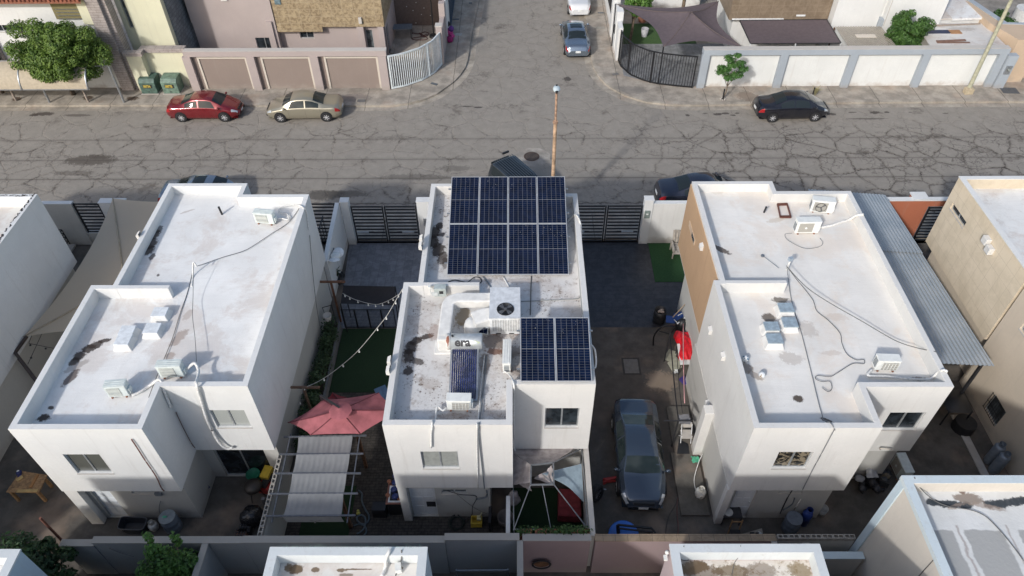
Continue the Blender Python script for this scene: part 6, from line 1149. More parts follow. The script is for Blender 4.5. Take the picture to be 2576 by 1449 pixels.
# beige sail beside the left house
t = thing('shade_sail', 'large beige shade sail stretched between the left edge house and the left house', 'shade sail', (-17.8,22,0)); m = MB()
A = Vector((-19.75,28.2,2.9)); Bq = Vector((-14.9,28.0,3.0)); E_ = Vector((-20.05,19.4,2.7)); Cc = Vector((-15.2,19.2,2.9)); Pk = Vector((-17.0,22.5,3.05))
def hollow(a, b, k, n=10): 
    mid = (a+b)/2; return [(a*(1-i/n)+b*(i/n))+(Pk-mid).normalized()*k*4*(i/n)*(1-i/n) for i in range(n+1)]
for a, b, k in ((Bq,A,.25),(A,E_,.55),(E_,Cc,.35),(Cc,Bq,.2)):
    ed = hollow(a, b, k); n = 10
    m.grid(lambda u, v, ed=ed: (ed[int(round(u*10))]*(1-v)+Pk*v)+Vector((0,0,-.10*math.sin(math.pi*v))), 10, 8)
m.build('membrane', foliage('sail_cloth', (.58,.48,.36), (.60,.50,.375), .3), t, fix=True)
m = MB(); m.tube([A, (A+Pk)/2+Vector((0,0,-.08)), Pk], .03); m.tube([Pk, (E_+Pk)/2+Vector((0,0,-.08)), E_], .03); m.build('seam', plain('sail_seam', (.36,.30,.22), .9), t)
t = thing('steel_frame', 'dark rectangular steel frame below the near corner of the beige sail', 'frame', (-19,18,0)); m = MB(); a = W(2,0,270,500,2.7); b = W(2,0,150,665,2.6); c = W(2,0,370,950,2.6); m.bar(a,b,.1); m.bar(b,c,.1); m.bar(b,(b.x,b.y,0),.1); m.build('frame', plain('brown_steel', (.05,.035,.03), .6), t)
m = MB(); m.tube([W(2,0,320,490,2.6),W(2,0,290,570,2.6),W(2,0,540,620,2.6)], .012); m.tube([W(2,0,420,475,2.6),W(2,0,280,780,2.6)], .012)
for x, y in ((305,588),(460,622),(313,715)): m.ball(W(2,0,x,y,2.55), .045, nu=6, nv=4)
m.build('string_lights', BLACKP, label='thin string of small bulbs under the dark steel frame', cat='string lights')
# arched shelter top left
t = thing('arched_shelter', 'long arched beige fabric shelter on grey posts over the left sidewalk', 'shelter', (-29,41.5,0)); m = MB()
def arc(v): a = v*math.pi/2; return (41.9-1.25*math.sin(a), 2.95-1.25*(1-math.cos(a)))
m.grid(lambda u, v: (-40+(-26.55+40)*u+v*-.05, arc(v)[0], arc(v)[1]-.05*math.sin(math.pi*u*3)**2), 24, 12); m.build('fabric', plain('beige_shelter_cloth', (.42,.36,.27), .85, var=.08), t)
for x in (-26.6,-30.75,-35): m = MB(); m.tube([(x,arc(i/10)[0],arc(i/10)[1]-.03) for i in range(11)], .06, 8); m.build('rib', GALV, t)
m = MB(); m.bar((-40,40.64,1.7),(-26.5,40.64,1.7),.06); m.build('rail', GALV, t); m = MB(); m.bar((-40,41.93,2.95),(-25.5,41.93,2.95),.07); m.build('rail', GALV, t)
for k, (x, y) in enumerate(((165,1015),(500,1030),(890,1025),(1250,1030))):
    q = W(0,0,x,y,.13); m = MB(); m.cyl(q, (q.x,q.y,2.1 if k < 3 else 3.0), .07, n=10); 
    if k < 3: m.bar((q.x,q.y,2.1),(q.x,41.0,2.4),.05)
    m.build('post', GALV if k % 2 else plain('rusty_grey_post', (.30,.25,.21), .7, var=.3), t)
m = MB(); m.bar((-25.5,41.95,2.6),(-26.5,41.6,2.75),.04); m.build('brace', GALV, t)
# dark sail across the street
t = thing('shade_sail', 'dark mauve grey shade sail with raised peaks behind the black curved gate', 'shade sail', (11.5,47,0))
pk = W(0,2,1800,120,3.7); cs = [W(0,2,1045,40,3.2), W(0,2,1525,470,2.7), W(0,2,2320,475,2.75), W(0,2,2080,10,3.3)]; ll = [cs[0], cs[1], cs[2], cs[3]]
m = MB()
for i in range(4):
    a, b = ll[i], ll[(i+1) % 4]; cen = sum(ll, Vector())/4
    def fn(u, v, a=a, b=b): e = a*(1-u)+b*u; e = e+(cen-e)*.26*4*u*(1-u); p = e*(1-v)+pk*v; return p+Vector((0,0,-.22*math.sin(math.pi*v)))
    m.grid(fn, 12, 10)
m.build('membrane', GFAB, t, fix=True)
m = MB()
for i in range(4): m.tube([ll[i]*(1-k/8)+pk*(k/8)+Vector((0,0,.005-.22*math.sin(math.pi*k/8))) for k in range(9)], .022)
m.build('seam', plain('sail_seam_dark', (.13,.10,.09), .9), t)
for c in (cs[0], cs[1], cs[2]): m = MB(); m.bar((c.x,c.y,.13),(c.x,c.y,c.z),.07); m.build('post', BLACKM, t)
t = thing('awning', 'flat dark mauve awning beside the dark sail, in front of the brown tiled house', 'awning', (18,46.5,0)); m = MB(); cs = [W(0,2,2400,440,2.45), W(0,3,735,433,2.45), W(0,3,592,197,2.75), W(0,2,2290,205,2.75)]; cloth(m, cs, .1, 14, 8); m.build('membrane', GFAB, t)
m = MB()
for i in range(4): m.bar(cs[i], cs[(i+1) % 4], .05)
m.build('edge_tube', DARKM, t)
for c in (cs[0], cs[1], (cs[0]+cs[1])/2): m = MB(); m.bar((c.x,c.y,.13),(c.x,c.y,c.z),.06); m.build('post', WMETAL, t)
# lattice roof
t = thing('lattice_canopy', 'pale diamond lattice canopy between the dark awning and the round tree', 'canopy', (23.5,46,0)); m = MB(); a, b, c, d = (21.6,44.1,2.5),(24.6,44.2,2.5),(24.3,46.95,2.55),(21.3,47.0,2.55)
for k in range(-18,19):
    for s in (-1, 1):
        p0 = None; x0 = 23+k*.17
        y0, y1 = 44.1, 46.95; xa, xb = x0-s*1.4, x0+s*1.4; ta, tb = 0.0, 1.0
        lo, hi = 21.45, 24.5
        for _ in (0,):
            f = lambda tt: xa+(xb-xa)*tt
            if f(0) < lo: ta = (lo-xa)/(xb-xa)
            if f(0) > hi: ta = (hi-xa)/(xb-xa)
            if f(1) > hi: tb = (hi-xa)/(xb-xa)
            if f(1) < lo: tb = (lo-xa)/(xb-xa)
        if ta < tb and ta < 1 and tb > 0: m.bar((f(ta),y0+(y1-y0)*ta,2.55+.01*s),(f(tb),y0+(y1-y0)*tb,2.55+.01*s),.045,.01)
m.build('lattice', plain('weathered_lattice', (.40,.36,.30), .85), t); m = MB(); m.box(22.3,45.2,2.6,23.6,45.65,2.63); m.build('loose_board', TRIM, t)
for x, y in ((21.5,44.1),(24.5,44.15),(21.4,46.9)): m = MB(); m.bar((x,y,.1),(x,y,2.5),.08); m.build('post', DWOOD, t)
# corrugated carport
M = NT('corrugated_sheet'); M.col(M.mix(M.ramp(M.noise(.7, 5), .35, .7), (.29,.33,.36), (.38,.41,.43))).set(Roughness=.5, Metallic=.2); t = thing('carport', 'long carport of grey corrugated sheet beside the right house', 'carport', (16,22.8,0))
for (y0, y1, dz) in ((17.57,24.0,0.0),(23.9,28.1,.05)):
    m = MB(); m.grid(lambda u, v, y0=y0, y1=y1, dz=dz: (14.05+(4.25-.43*((y0+(y1-y0)*v)-17.57)/10.5)*u, y0+(y1-y0)*v, 3.35-.35*u+dz+.018*math.sin(u*2*math.pi*24)), 240, 2); m.build('roof_sheet', M.m, t)
m = MB(); m.bar((18.15,17.7,2.93),(17.8,28.1,2.93),.1); m.bar((14.1,17.75,3.25),(18.2,17.75,2.9),.1); m.bar((14.1,23,3.25),(18.1,23,2.9),.1); m.bar((14.1,28.0,3.3),(17.8,28.0,2.95),.1); m.build('beam', DARKM, t)
for y in (17.8,23,27.9): m = MB(); m.bar((18.0,y,0),(18.0,y,2.88),.1); m.build('post', DARKM, t)
# cloth covered pergola
def Z8(x, y, z): return G((1100+x/3.02)/1.5528, (1640+y/3.02)/1.5528, z)
t = thing('pergola', 'pergola of grey metal bars covered with creased grey cloth in the middle yard', 'pergola', (-6.9,13.2,0)); PZ = 2.45
bars = [(Z8(25,205,PZ),Z8(1000,185,PZ)),(Z8(-60,412,PZ),Z8(965,400,PZ)),(Z8(-60,632,PZ),Z8(935,632,PZ)),(Z8(-100,878,PZ),Z8(900,870,PZ)),(Z8(-230,1130,PZ),Z8(870,1128,PZ))]
bars = [((W(3,1,275,70,PZ)),bars[0][1]),(W(3,1,232,242,PZ),bars[1][1]),(W(3,1,190,432,PZ),bars[2][1]),(W(3,1,140,635,PZ),bars[3][1]),(W(3,1,95,855,PZ),bars[4][1])]
DG = plain('dull_galvanised', (.12,.13,.15), .5, .4)
for a, b in bars: m = MB(); m.bar(a, b, .055); m.build('cross_bar', DG, t)
m = MB(); m.bar(W(3,1,345,40,PZ-.07), W(3,1,155,920,PZ-.07), .04); m.build('side_bar', DG, t); m = MB(); m.bar(W(3,1,1030,60,PZ-.07), W(3,1,905,920,PZ-.07), .04); m.build('side_bar', DG, t)
LE = [W(3,1,x,y,PZ+.03) for x, y in ((422,60),(400,245),(360,435),(325,635),(268,858))]; RE = [W(3,1,x,y,PZ+.03) for x, y in ((960,50),(930,238),(900,430),(868,632),(845,855))]
m = MB()
for i in range(4):
    def fn(u, v, i=i):
        a = LE[i]*(1-v)+LE[i+1]*v; b = RE[i]*(1-v)+RE[i+1]*v; k = math.sin(math.pi*v); return a*(1-u)+b*u+Vector((0,0,-.06*k-.005*math.sin(u*63+i*2+v)*(.3+k)-.005*math.sin(u*31+2*v)*k))
    m.grid(fn, 60, 12)
m.grid(lambda u, v: LE[4]*(1-u)+RE[4]*u+Vector((.06*v,-.02-.02*v,-.32*v)), 20, 3); m.build('cloth', plain('grey_cloth', (.215,.22,.225), .9, var=.05, scale=3), t, fix=True)
for q in (Z8(1000,560,0), Z8(820,1270,0), W(3,1,210,960,0.3), Z8(130,300,0)):
    q = Vector((q.x, q.y, 0)); 
    if q.y < 11.2: q.y = 11.25
    m = MB(); m.bar(q, (q.x,q.y,PZ-.1), .11); m.build('post', DWOOD if q.y > 12.5 else DARKM, t)
m = MB(); pp_ = [W(3,1,240,860,PZ-.15),W(3,1,340,890,PZ-.2),W(3,1,450,870,PZ-.15),W(3,1,585,905,PZ-.2),W(3,1,730,875,PZ-.15),W(3,1,800,870,PZ-.15)]; m.tube(smooth(pp_), .01)
for q in pp_[1::2]: m.ball(q+Vector((0,-.01,-.05)), .035, nu=6, nv=5)
m.build('string_lights', CABLE, label='string of bulbs along the near edge of the cloth covered pergola', cat='string lights')
# red parasol
def parasol(name, label, pts, apex, mat, base, vent=True, pole_from=None):
    t = thing(name, label, 'parasol', base); m = MB(); n = len(pts)
    for i in range(n):
        a, b = pts[i], pts[(i+1) % n]
        m.grid(lambda u, v, a=a, b=b: ((a*(1-u)+b*u)+((apex-(a+b)/2)*.06*4*u*(1-u)))*(1-v)+apex*v+Vector((0,0,-.05*math.sin(math.pi*v)-.06*math.sin(math.pi*u)*(1-v))), 6, 8)
    m.build('canopy', mat, t, fix=True); m = MB()
    for p in pts: m.tube([p*(1-k/6)+apex*(k/6)+Vector((0,0,-.01-.05*math.sin(math.pi*k/6))) for k in range(7)], .022)
    m.build('ribs', plain('seam_'+label[:9], (.13,.03,.04), .8), t)
    if vent: m = MB(); m.lathe(apex+Vector((0,0,.0)), [(.42,-.08),(.2,.02),(0,.10)], 8); m.build('vent', mat, t)
    return t
REDF = plain('faded_red_cloth', (.32,.10,.115), .85, var=.2, scale=2.5); DRED = plain('dark_red_cloth', (.22,.02,.03), .85)
UZ = 2.6; pr_ = [W(2,1,320,1365,UZ),W(2,1,670,1135,UZ),W(2,1,1235,1065,UZ),Vector((-4.2,W(2,1,1400,1235,UZ).y,UZ)),Z8(930,165,UZ),Z8(340,178,UZ)]
ap = W(2,1,845,1235,3.45); t = parasol('parasol', 'big faded red cantilever parasol open over the middle yard', pr_, ap, REDF, (ap.x-1.6,ap.y+.4,0)); m = MB(); e = W(2,1,650,1095,2.9); m.bar(ap+Vector((0,0,.1)), e, .07); m.bar(e, (e.x,e.y,0), .08); m.build('mast', DARKM, t)
pd = [W(2,1,700,1130,1.6),W(2,1,770,1062,1.6),W(2,1,910,1110,1.6),W(2,1,880,1180,1.6)]; parasol('parasol', 'small dark red parasol half hidden behind the big faded one', pd, W(2,1,820,1120,1.9), DRED, (pd[0].x,pd[0].y,0), False)
m = MB(); m.cb(W(2,1,1285,1105,.5).x, W(2,1,1285,1105,.5).y, .5, .5, .9, .05, .5, R(20)); m.build('lounger', plain('blue_stripe', (.10,.18,.30), .8), label='blue cloth chair back between the parasol and the middle house', cat='chair')
# torn gazebo
def WB(x, y, z): return W(3,2,x,y,z)
t = thing('gazebo', 'torn white gazebo canopy on thin bars beside the middle house', 'gazebo', (1.1,13,0)); GZ = 2.2; TOPZ = 2.95; fr = [WB(185,545,TOPZ),WB(415,540,TOPZ),WB(410,325,TOPZ),WB(190,350,TOPZ)]; m = MB()
cn = [Vector((-.1,11.35,GZ)),Vector((2.36,11.35,GZ)),Vector((2.36,14.45,GZ)),Vector((-.15,14.5,GZ))]
for i in range(4): m.bar(cn[i], cn[(i+1) % 4], .035); m.bar(fr[i], cn[i], .03); m.bar(fr[i], fr[(i+1) % 4], .05)
m.bar((fr[0]+fr[1])/2, (cn[0]+cn[1])/2, .025); m.bar((fr[0]+fr[2])/2, fr[1], .03); m.build('bars', plain('gazebo_bars', (.22,.23,.24), .5, .4), t)
for c in cn: m = MB(); m.bar((c.x,c.y,0), c, .05); m.build('leg', GALV, t)
WFAB = plain('dirty_white_cloth', (.36,.32,.31), .9, var=.25, scale=4); m = MB()
def sheetq(m, a, b, c, d, n=10, sg=.08, j=.03):
    m.grid(lambda u, v: (a*(1-u)+b*u)*(1-v)+(d*(1-u)+c*u)*v+Vector((random.uniform(-j,j)*(1 if v in (0,) else .2), random.uniform(-j,j)*.4, -sg*math.sin(math.pi*v)*math.sin(math.pi*u)+random.uniform(-j,j)*.3)), n, n)
ctr = WB(300,430,2.9)
sheetq(m, fr[3], fr[2], WB(650,160,2.35), WB(-60,170,2.35)); sheetq(m, fr[0]+Vector((0,.1,0)), fr[3], WB(-60,180,2.35), WB(-95,560,2.2)); sheetq(m, fr[1]*.9+fr[0]*.1, WB(410,330,2.95), WB(330,410,2.8), WB(215,480,2.6), 6, .1, .06)
m.build('torn_canopy', WFAB, t, fix=True); m = MB(); sheetq(m, ctr, WB(690,335,2.35), WB(715,720,1.9), WB(560,560,2.2), 10, .05, .01); m.build('blue_grey_tarp', plain('blue_grey_cloth', (.27,.34,.38), .85, var=.1), t, fix=True)
m = MB(); q0, q1 = WB(100,455,2.3), WB(170,500,2.3); sheetq(m, q0, q1, q1+Vector((.1,-.15,-.5)), q0+Vector((-.1,-.1,-.4)), 6, .05, .05); m.build('torn_flap', WFAB, t)
# black canopy and playpen in the middle yard
t = thing('swing_canopy', 'black fabric canopy over the folding mesh pen in the middle yard', 'canopy', (-6,22,0)); m = MB(); cs = [W(2,1,850,170,1.9),W(2,1,1410,190,1.9),W(1,1,1400,1440,2.1),W(1,1,880,1430,2.1)]; cloth(m, cs, .15, 12, 8, .01); m.build('fabric', plain('black_fabric', (.018,.018,.022), .9), t, fix=False)
m = MB()
for c in cs: m = MB(); m.bar((c.x,c.y,0), c, .04); m.build('post', BLACKM, t)
t = thing('mesh_pen', 'black wire mesh pen panels behind the middle lawn', 'pen', (-6.2,22.2,0)); MESH = BLACKM
ax, bx = W(2,1,900,405).x, W(2,1,1420,405).x
for k in range(4):
    a, b = ax+(bx-ax)*k/4+.02, ax+(bx-ax)*(k+1)/4-.02; m = MB(); y = 22.26
    for x in (a, b): m.bar((x,y,.02),(x,y,1.25),.035)
    for z in (.05,1.22): m.bar((a,y,z),(b,y,z),.035)
    f = m.build('panel_frame', BLACKM, t); m = MB()
    for i in range(1,9): m.bar((a+(b-a)*i/9,y,.05),(a+(b-a)*i/9,y,1.2),.008)
    for i in range(1,12): m.bar((a,y,.1*i),(b,y,.1*i),.008)
    m.build('mesh', BLACKM, f)
# string light lines and T posts
def bulbs(label, pts, nb, z=None, r=.012): 
    P = smooth(pts, 8); t = thing('string_lights', label, 'string lights', P[0]); m = MB(); m.tube(P, r); m.build('cord', plain('old_cord', (.42,.41,.38), .8), t); L = len(P)
    for k in range(nb): q = P[int((k+.6)*L/nb) % L]; m = MB(); m.cyl(q, q+Vector((0,0,-.07)), .02, n=6); m.ball(q+Vector((0,0,-.12)), .035, .035, .045, 8, 6); m.build('bulb', WPLAST, t)
bulbs('long string of pale bulbs from the middle roof corner down to the wooden post', [W(1,1,1490,1443,5.9),W(2,1,1440,80,5.3),W(2,1,1330,270,4.7),W(2,1,1240,390,4.2),W(2,1,1035,635,3.4),W(2,1,850,800,2.9),W(2,1,660,935,2.7),W(2,1,515,1005,2.75)], 8)
bulbs('string of pale bulbs along the black canopy', [W(2,1,870,65,2.3),W(2,1,1000,130,2.25),W(2,1,1200,178,2.2),W(2,1,1330,140,2.3),W(2,1,1440,75,2.6)], 9)
bulbs('pale cord with bulbs hanging beside the left house wall', [W(2,1,500,1010,2.7),W(2,1,465,1040,2.6),W(2,1,420,1240,1.5),W(2,1,370,1440,.8)], 3, r=.012)
def tpost(label, q, z, x0, x1, m_=DWOOD): t = thing('timber_post', label, 'post', (q.x,q.y,0)); m = MB(); m.bar((q.x,q.y,0),(q.x,q.y,z-.04),.08); m.build('post', m_, t); m = MB(); m.bar((x0,q.y,z),(x1,q.y,z),.08); m.build('crossbar', m_, t)
a = W(2,1,310,1015,2.7); b = W(2,1,640,1010,2.7); tpost('wooden post with crossbar near the red parasol', (a+b)/2, 2.7, max(a.x,-8.6), b.x, plain('brown_timber', (.14,.085,.055), .8, var=.3)); a = W(1,1,610,1385,2.6); b = W(1,1,895,1400,2.6); tpost('reddish wooden post with crossbar beside the grey tiled driveway', (a+b)/2, 2.6, max(a.x,-8.6), b.x, plain('red_timber', (.15,.07,.04), .8, var=.3))
t = thing('disc_lamp', 'black lamp post with white round shades beside the white dividing wall', 'lamp', W(1,1,845,1330)); q = W(1,1,845,1330); q.z = 0; m = MB(); m.cyl(q, (q.x,q.y,1.9), .045, n=10); m.cyl(q, (q.x,q.y,.12), .25, .2); m.build('pole', BLACKM, t)
hd = W(1,1,800,1130,2.1); m = MB(); m.lathe(hd, [(.0,.08),(.2,.06),(.26,-.02),(.2,-.06),(0,-.08)], 18); m.build('lamp_head', WPLAST, t)
for dx, dy, a in ((.08,.22,R(25)),(-.02,-.25,R(-25))): m = MB(); m.lathe(hd+Vector((dx,dy,0)), [(0,.07),(.18,.04),(.27,-.03)], 16, Matrix.Rotation(a, 3, 'X')); m.build('lamp_shade', WMETAL, t)
m = MB(); m.bar((q.x,q.y,1.85), hd, .05); m.build('arm', BLACKM, t)
pot('dark pot with leafy plant under the disc lamp', W(1,1,830,1400,0), .28, .4, BLACKP, lambda t, q: blades(t, q, 22, .6)); pot('white pot hung on a black frame beside the plant bed', W(2,1,728,330,1.0), .19, .3, CAP)
t = thing('plant_frame', 'thin black metal plant frame against the left house wall', 'frame', W(2,1,700,250)); m = MB(); a = W(2,1,668,210,1.3); b = W(2,1,760,185,1.3); c = W(2,1,700,300,1.0); m.bar(a,b,.025); m.bar(a,c,.025); m.bar(b,(b.x,b.y,0),.025); m.build('frame', BLACKM, t)
# ================================================================ STREET THINGS
t = thing('street_lamp', 'rusty street lamp with pale blue grey head rising behind the large solar array', 'street lamp', (1.84,29.4,0)); X_, Y_ = 1.84, 29.4
m = MB(); m.cyl((X_,Y_,0),(X_,Y_,6.35),.105,.085,14); m.build('lower_pole', RUSTP, t); m = MB(); m.cyl((X_,Y_,6.352),(X_,Y_,7.9),.055,.05,12); m.cyl((X_,Y_,6.3),(X_,Y_,6.42),.12,n=12); m.build('upper_pole', plain('rust_thin_pole', (.38,.24,.16), .8, var=.4), t)
M = NT('lamp_head_paint'); M.col((.50,.58,.61)).set(Roughness=.3, Coat_Weight=.3); m = MB(); N_ = 12
m.grid(lambda u, v: (X_+.17*math.sin(math.pi*min(1,.12+v*.95))**.8*math.cos(2*math.pi*u), Y_-.12+.62*v+.0, 8.0+.13*math.sin(math.pi*min(1,.12+v*.95))**.8*math.sin(2*math.pi*u)), 16, 10); m.build('lamp_head', M.m, t, fix=True)
m = MB(); m.cyl((X_,Y_+.2,8.12),(X_,Y_+.2,8.17),.045,n=10); m.build('sensor', DARKM, t); m = MB(); m.bar((X_,Y_,7.85),(X_,Y_-.1,7.98),.07); m.build('bracket', DARKM, t)
t = thing('utility_pole', 'tall leaning pale green concrete pole on the right sidewalk', 'pole', W(0,3,2000,950,.13)); b0 = W(0,3,2003,930,.13); tp = WY(0,3,2448,0,b0.y+.1); d = (tp-b0); m = MB(); m.cyl(b0, b0+d*1.25, .13, .10, 12); m.build('shaft', plain('pale_green_pole', (.40,.39,.28), .8, var=.15), t); m = MB(); m.box(b0.x-.28,b0.y-.28,.125,b0.x+.25,b0.y+.1,.5); m.build('footing', plain('footing', (.46,.38,.26), .9, bump=.3), t, bevel=.03)
# transformer boxes
GB = plain('green_box_paint', (.075,.13,.105), .55, var=.3, scale=4); YST = plain('yellow_stencil', (.55,.43,.08), .7)
def tbox(x, num, label, mt):
    y0 = 42.75; t = thing('transformer_box', label, 'electrical box', (x+.55,y0+.5,.13)); w_, d_, h_ = 1.05, .95, 1.15; m = MB()
    m.add([(x,y0,.16),(x+w_,y0,.16),(x+w_,y0+d_,.16),(x,y0+d_,.16),(x,y0,.95),(x+w_,y0,.95),(x+w_,y0+.18,h_),(x,y0+.18,h_),(x+w_,y0+d_,h_+.02),(x,y0+d_,h_+.02)], [(3,2,1,0),(0,1,5,4),(4,5,6,7),(7,6,8,9),(1,2,8,6,5),(2,3,9,8),(3,0,4,7,9)]); b = m.build('cabinet', mt, t, bevel=.03)
    m = MB(); m.box(x-.05,y0-.06,.1,x+w_+.05,y0+d_+.05,.158); m.build('plinth', CAP, t)
    m = MB(); m.box(x+.22,y0-.006,.55,x+.83,y0-.001,.82); pl = m.build('number_plate', plain('dark_plate', (.03,.03,.025), .7), t)
    lettering(num, .24, YST, pl, lambda a, c: Vector((x+.245+a*.78, y0-.010, .60+c)), 'digits'); m = MB(); m.cb(x+.5,y0-.01,.3,.08,.03,.05); m.build('latch', DARKM, t)
    m = MB(); m.cb(x+.5,y0+.12,1.115,.35,.16,.004,0,R(48)*0); 
    return t
tbox(W(0,0,1460,942).x-.02, '39774', 'darker green transformer box numbered 39774 on the left sidewalk', GB); tbox(W(0,0,1672,945).x, '39775', 'lighter green transformer box numbered 39775 on the left sidewalk', plain('light_green_box_paint', (.13,.20,.155), .55, var=.3, scale=4))
def drain(label, q, w_, d_, rz=0, name='drain_cover', fr=KERB, gr=DARKM, bars=6):
    t = thing(name, label, 'drain cover', (q.x,q.y,q.z), rz); m = MB(); m.box(-w_/2-.08,-d_/2-.08,.001,w_/2+.08,d_/2+.08,.008); m.build('frame', fr, t, local=True); m = MB(); m.box(-w_/2,-d_/2,.009,w_/2,d_/2,.013); p = m.build('plate', gr, t, local=True)
    if bars:
        m = MB()
        for i in range(bars): m.box(-w_/2+.02,-d_/2+d_*(i+.3)/bars,.014,w_/2-.02,-d_/2+d_*(i+.65)/bars,.02)
        m.build('bars', GREYP, p, local=True)
drain('small drain cover on the curved left sidewalk corner', W(0,1,1795,845,.13), .5,.25,R(-25)); drain('square drain cover in the sidewalk right of the gold sedan', W(0,1,1062,1015,.13), .55,.35, gr=plain('rusty_cover', (.14,.11,.08), .9)); drain('small drain cover on the curved right sidewalk corner', W(0,2,1040,748,.13), .5,.28,R(20), gr=plain('rusty_cover_two', (.18,.14,.10), .9)); drain('concrete utility cover beside the blue grey sedan', W(0,2,880,280,.13), .8,.35, bars=0, gr=plain('pale_cover', (.30,.28,.24), .9)); drain('dark slot drain beside the white sedan', W(0,2,893,130,.13), .45,.2); drain('dark square grate in the sidewalk at the far right', W(0,3,2430,912,.13), 1.05,.75,R(-3), bars=9)
drain('long dark slot drain on the left side sidewalk', W(0,1,2012,195,.13), .5,.22); drain('pale square cover beside the pink bundle', W(0,1,2040,347,.13), .5,.4, bars=0, gr=plain('pale_cover_two', (.36,.36,.34), .9)); drain('round small cover far up the left side sidewalk', W(0,1,2158,32,.13), .25,.25); drain('square inspection cover in the driveway behind the parked grey sedan', W(2,2,1200,800,.0), .62,.78, bars=0, fr=plain('cover_frame', (.05,.045,.04), .8), gr=plain('cover_plate', (.17,.16,.145), .9, bump=.4)); drain('small dark drain in the driveway inside the right double gate', W(1,2,1030,920,.0), .6,.35)
q = W(1,2,197,133); t = thing('manhole', 'round rusty manhole cover in an octagonal pale concrete patch of the street', 'manhole cover', (q.x,q.y,0)); m = MB(); m.add([(q.x+1.12*math.cos(k*math.pi/4+.39)+.05, q.y+1.0*math.sin(k*math.pi/4+.39)-.05, .005) for k in range(8)], [tuple(range(8))]); m.build('collar', walk_mat('manhole_collar', (.35,.32,.28), joints=False), t)
m = MB(); m.lathe((q.x,q.y,.006), [(.46,0),(.46,.014),(.40,.016),(.40,.008)], 28); m.build('ring', plain('dark_ring', (.08,.05,.04), .8), t); M = NT('manhole_plate'); v = M.n('ShaderNodeTexWave', wave_type='RINGS', rings_direction='Z'); tc = M.n('ShaderNodeTexCoord'); M.put(v.inputs['Vector'], tc.outputs['Object']); v.inputs['Scale'].default_value = 3.5; M.col(M.mix(v.outputs['Fac'], (.05,.038,.032), (.10,.075,.06))).set(Roughness=.8); m = MB(); m.cyl((q.x,q.y,.006),(q.x,q.y,.014),.40,n=28,smooth=False); m.build('lid', M.m, t)
t = thing('bundle', 'pink and purple bundle of bags by the wall on the left side sidewalk', 'bags', W(0,1,1950,380,.13)); PK = (plain('pink_cloth', (.50,.06,.24), .8, var=.3), plain('purple_cloth', (.12,.04,.22), .8), plain('magenta_cloth', (.32,.02,.14), .8))
for k, (x, y, r_, mt, z) in enumerate(((1950,395,.26,2,.2),(1945,320,.3,0,.55),(1965,290,.22,1,.85),(1930,240,.2,2,.9),(1975,360,.18,0,.35))): q = W(0,1,x,y,.13+z); m = MB(); m.ball(q, r_, r_*.8, r_*1.0, 10, 7, .12); m.build('bag', PK[mt] if k != 3 else BLACKP, t)
m = MB(); q = WY(0,0,2,2,1) if False else None
# ================================================================ YARD THINGS, left yard
def barrel(label, q, r, h, mat, lid=None, name='barrel', cat='barrel', open_=False, inside=None):
    t = thing(name, label, cat, (q.x,q.y,q.z)); m = MB(); c = Vector((q.x,q.y,q.z)); m.lathe(c, [(0,.001),(r*.93,.001),(r,h*.1),(r*1.0,h*.33),(r*1.03,h*.35),(r,h*.37),(r,h*.66),(r*1.03,h*.68),(r,h*.7),(r*.96,h)]+([(r*.9,h),(r*.86,h*.8),(0,h*.79)] if open_ else []), 20); m.build('body', mat, t)
    if not open_: m = MB(); m.cyl((c.x,c.y,c.z+h-.005),(c.x,c.y,c.z+h+.012),r*.965,n=20,smooth=False); m.cyl((c.x-r*.3,c.y,c.z+h),(c.x-r*.3,c.y,c.z+h+.03),.035,n=8); m.cyl((c.x+r*.2,c.y+r*.3,c.z+h),(c.x+r*.2,c.y+r*.3,c.z+h+.03),.03,n=8); m.build('lid', lid or mat, t)
    if inside: m = MB(); [m.ball((c.x+random.uniform(-r*.5,r*.5),c.y+random.uniform(-r*.5,r*.5),c.z+h*.85), r*.35,r*.3,r*.2,7,5,.2) for _ in range(6)]; m.build('contents', inside, t)
    return t
def gas(label, q, r, h, mat, tall=False):
    t = thing('gas_cylinder', label, 'gas cylinder', (q.x,q.y,0)); m = MB(); z0 = .04; m.lathe((q.x,q.y,0), [(0,z0),(r*.8,z0),(r,z0+r*.4),(r,h-r*.5),(r*.8,h-r*.15),(r*.3,h),(0,h)], 18); m.build('tank', mat, t); m = MB(); m.lathe((q.x,q.y,0), [(r*.78,0),(r*.78,.06)], 18); m.build('base_ring', mat, t); m = MB(); m.lathe((q.x,q.y,0), [(r*.55,h-.05),(r*.58,h+.13)], 14); m.cyl((q.x,q.y,h),(q.x,q.y,h+.09),.03,n=8); m.build('collar', mat, t)
t = thing('table', 'pine plank table with a navy cap on it in the left yard', 'table', W(3,0,260,600)); TZ_ = .74; cs = [W(3,0,60,615,TZ_),W(3,0,385,620,TZ_),W(3,0,470,445,TZ_),W(3,0,205,402,TZ_)]; m = MB(); n = 9
for k in range(n):
    a = cs[0]*(1-k/n)+cs[3]*(k/n); b = cs[1]*(1-k/n)+cs[2]*(k/n); c = cs[1]*(1-(k+.93)/n)+cs[2]*((k+.93)/n); d = cs[0]*(1-(k+.93)/n)+cs[3]*((k+.93)/n); V = [a,b,c,d]; m.add([(v.x,v.y,TZ_-.035) for v in V]+[(v.x,v.y,TZ_+random.uniform(-.003,.004)) for v in V], [(3,2,1,0),(4,5,6,7),(0,1,5,4),(1,2,6,5),(2,3,7,6),(3,0,4,7)])
m.build('tabletop', WOOD, t)
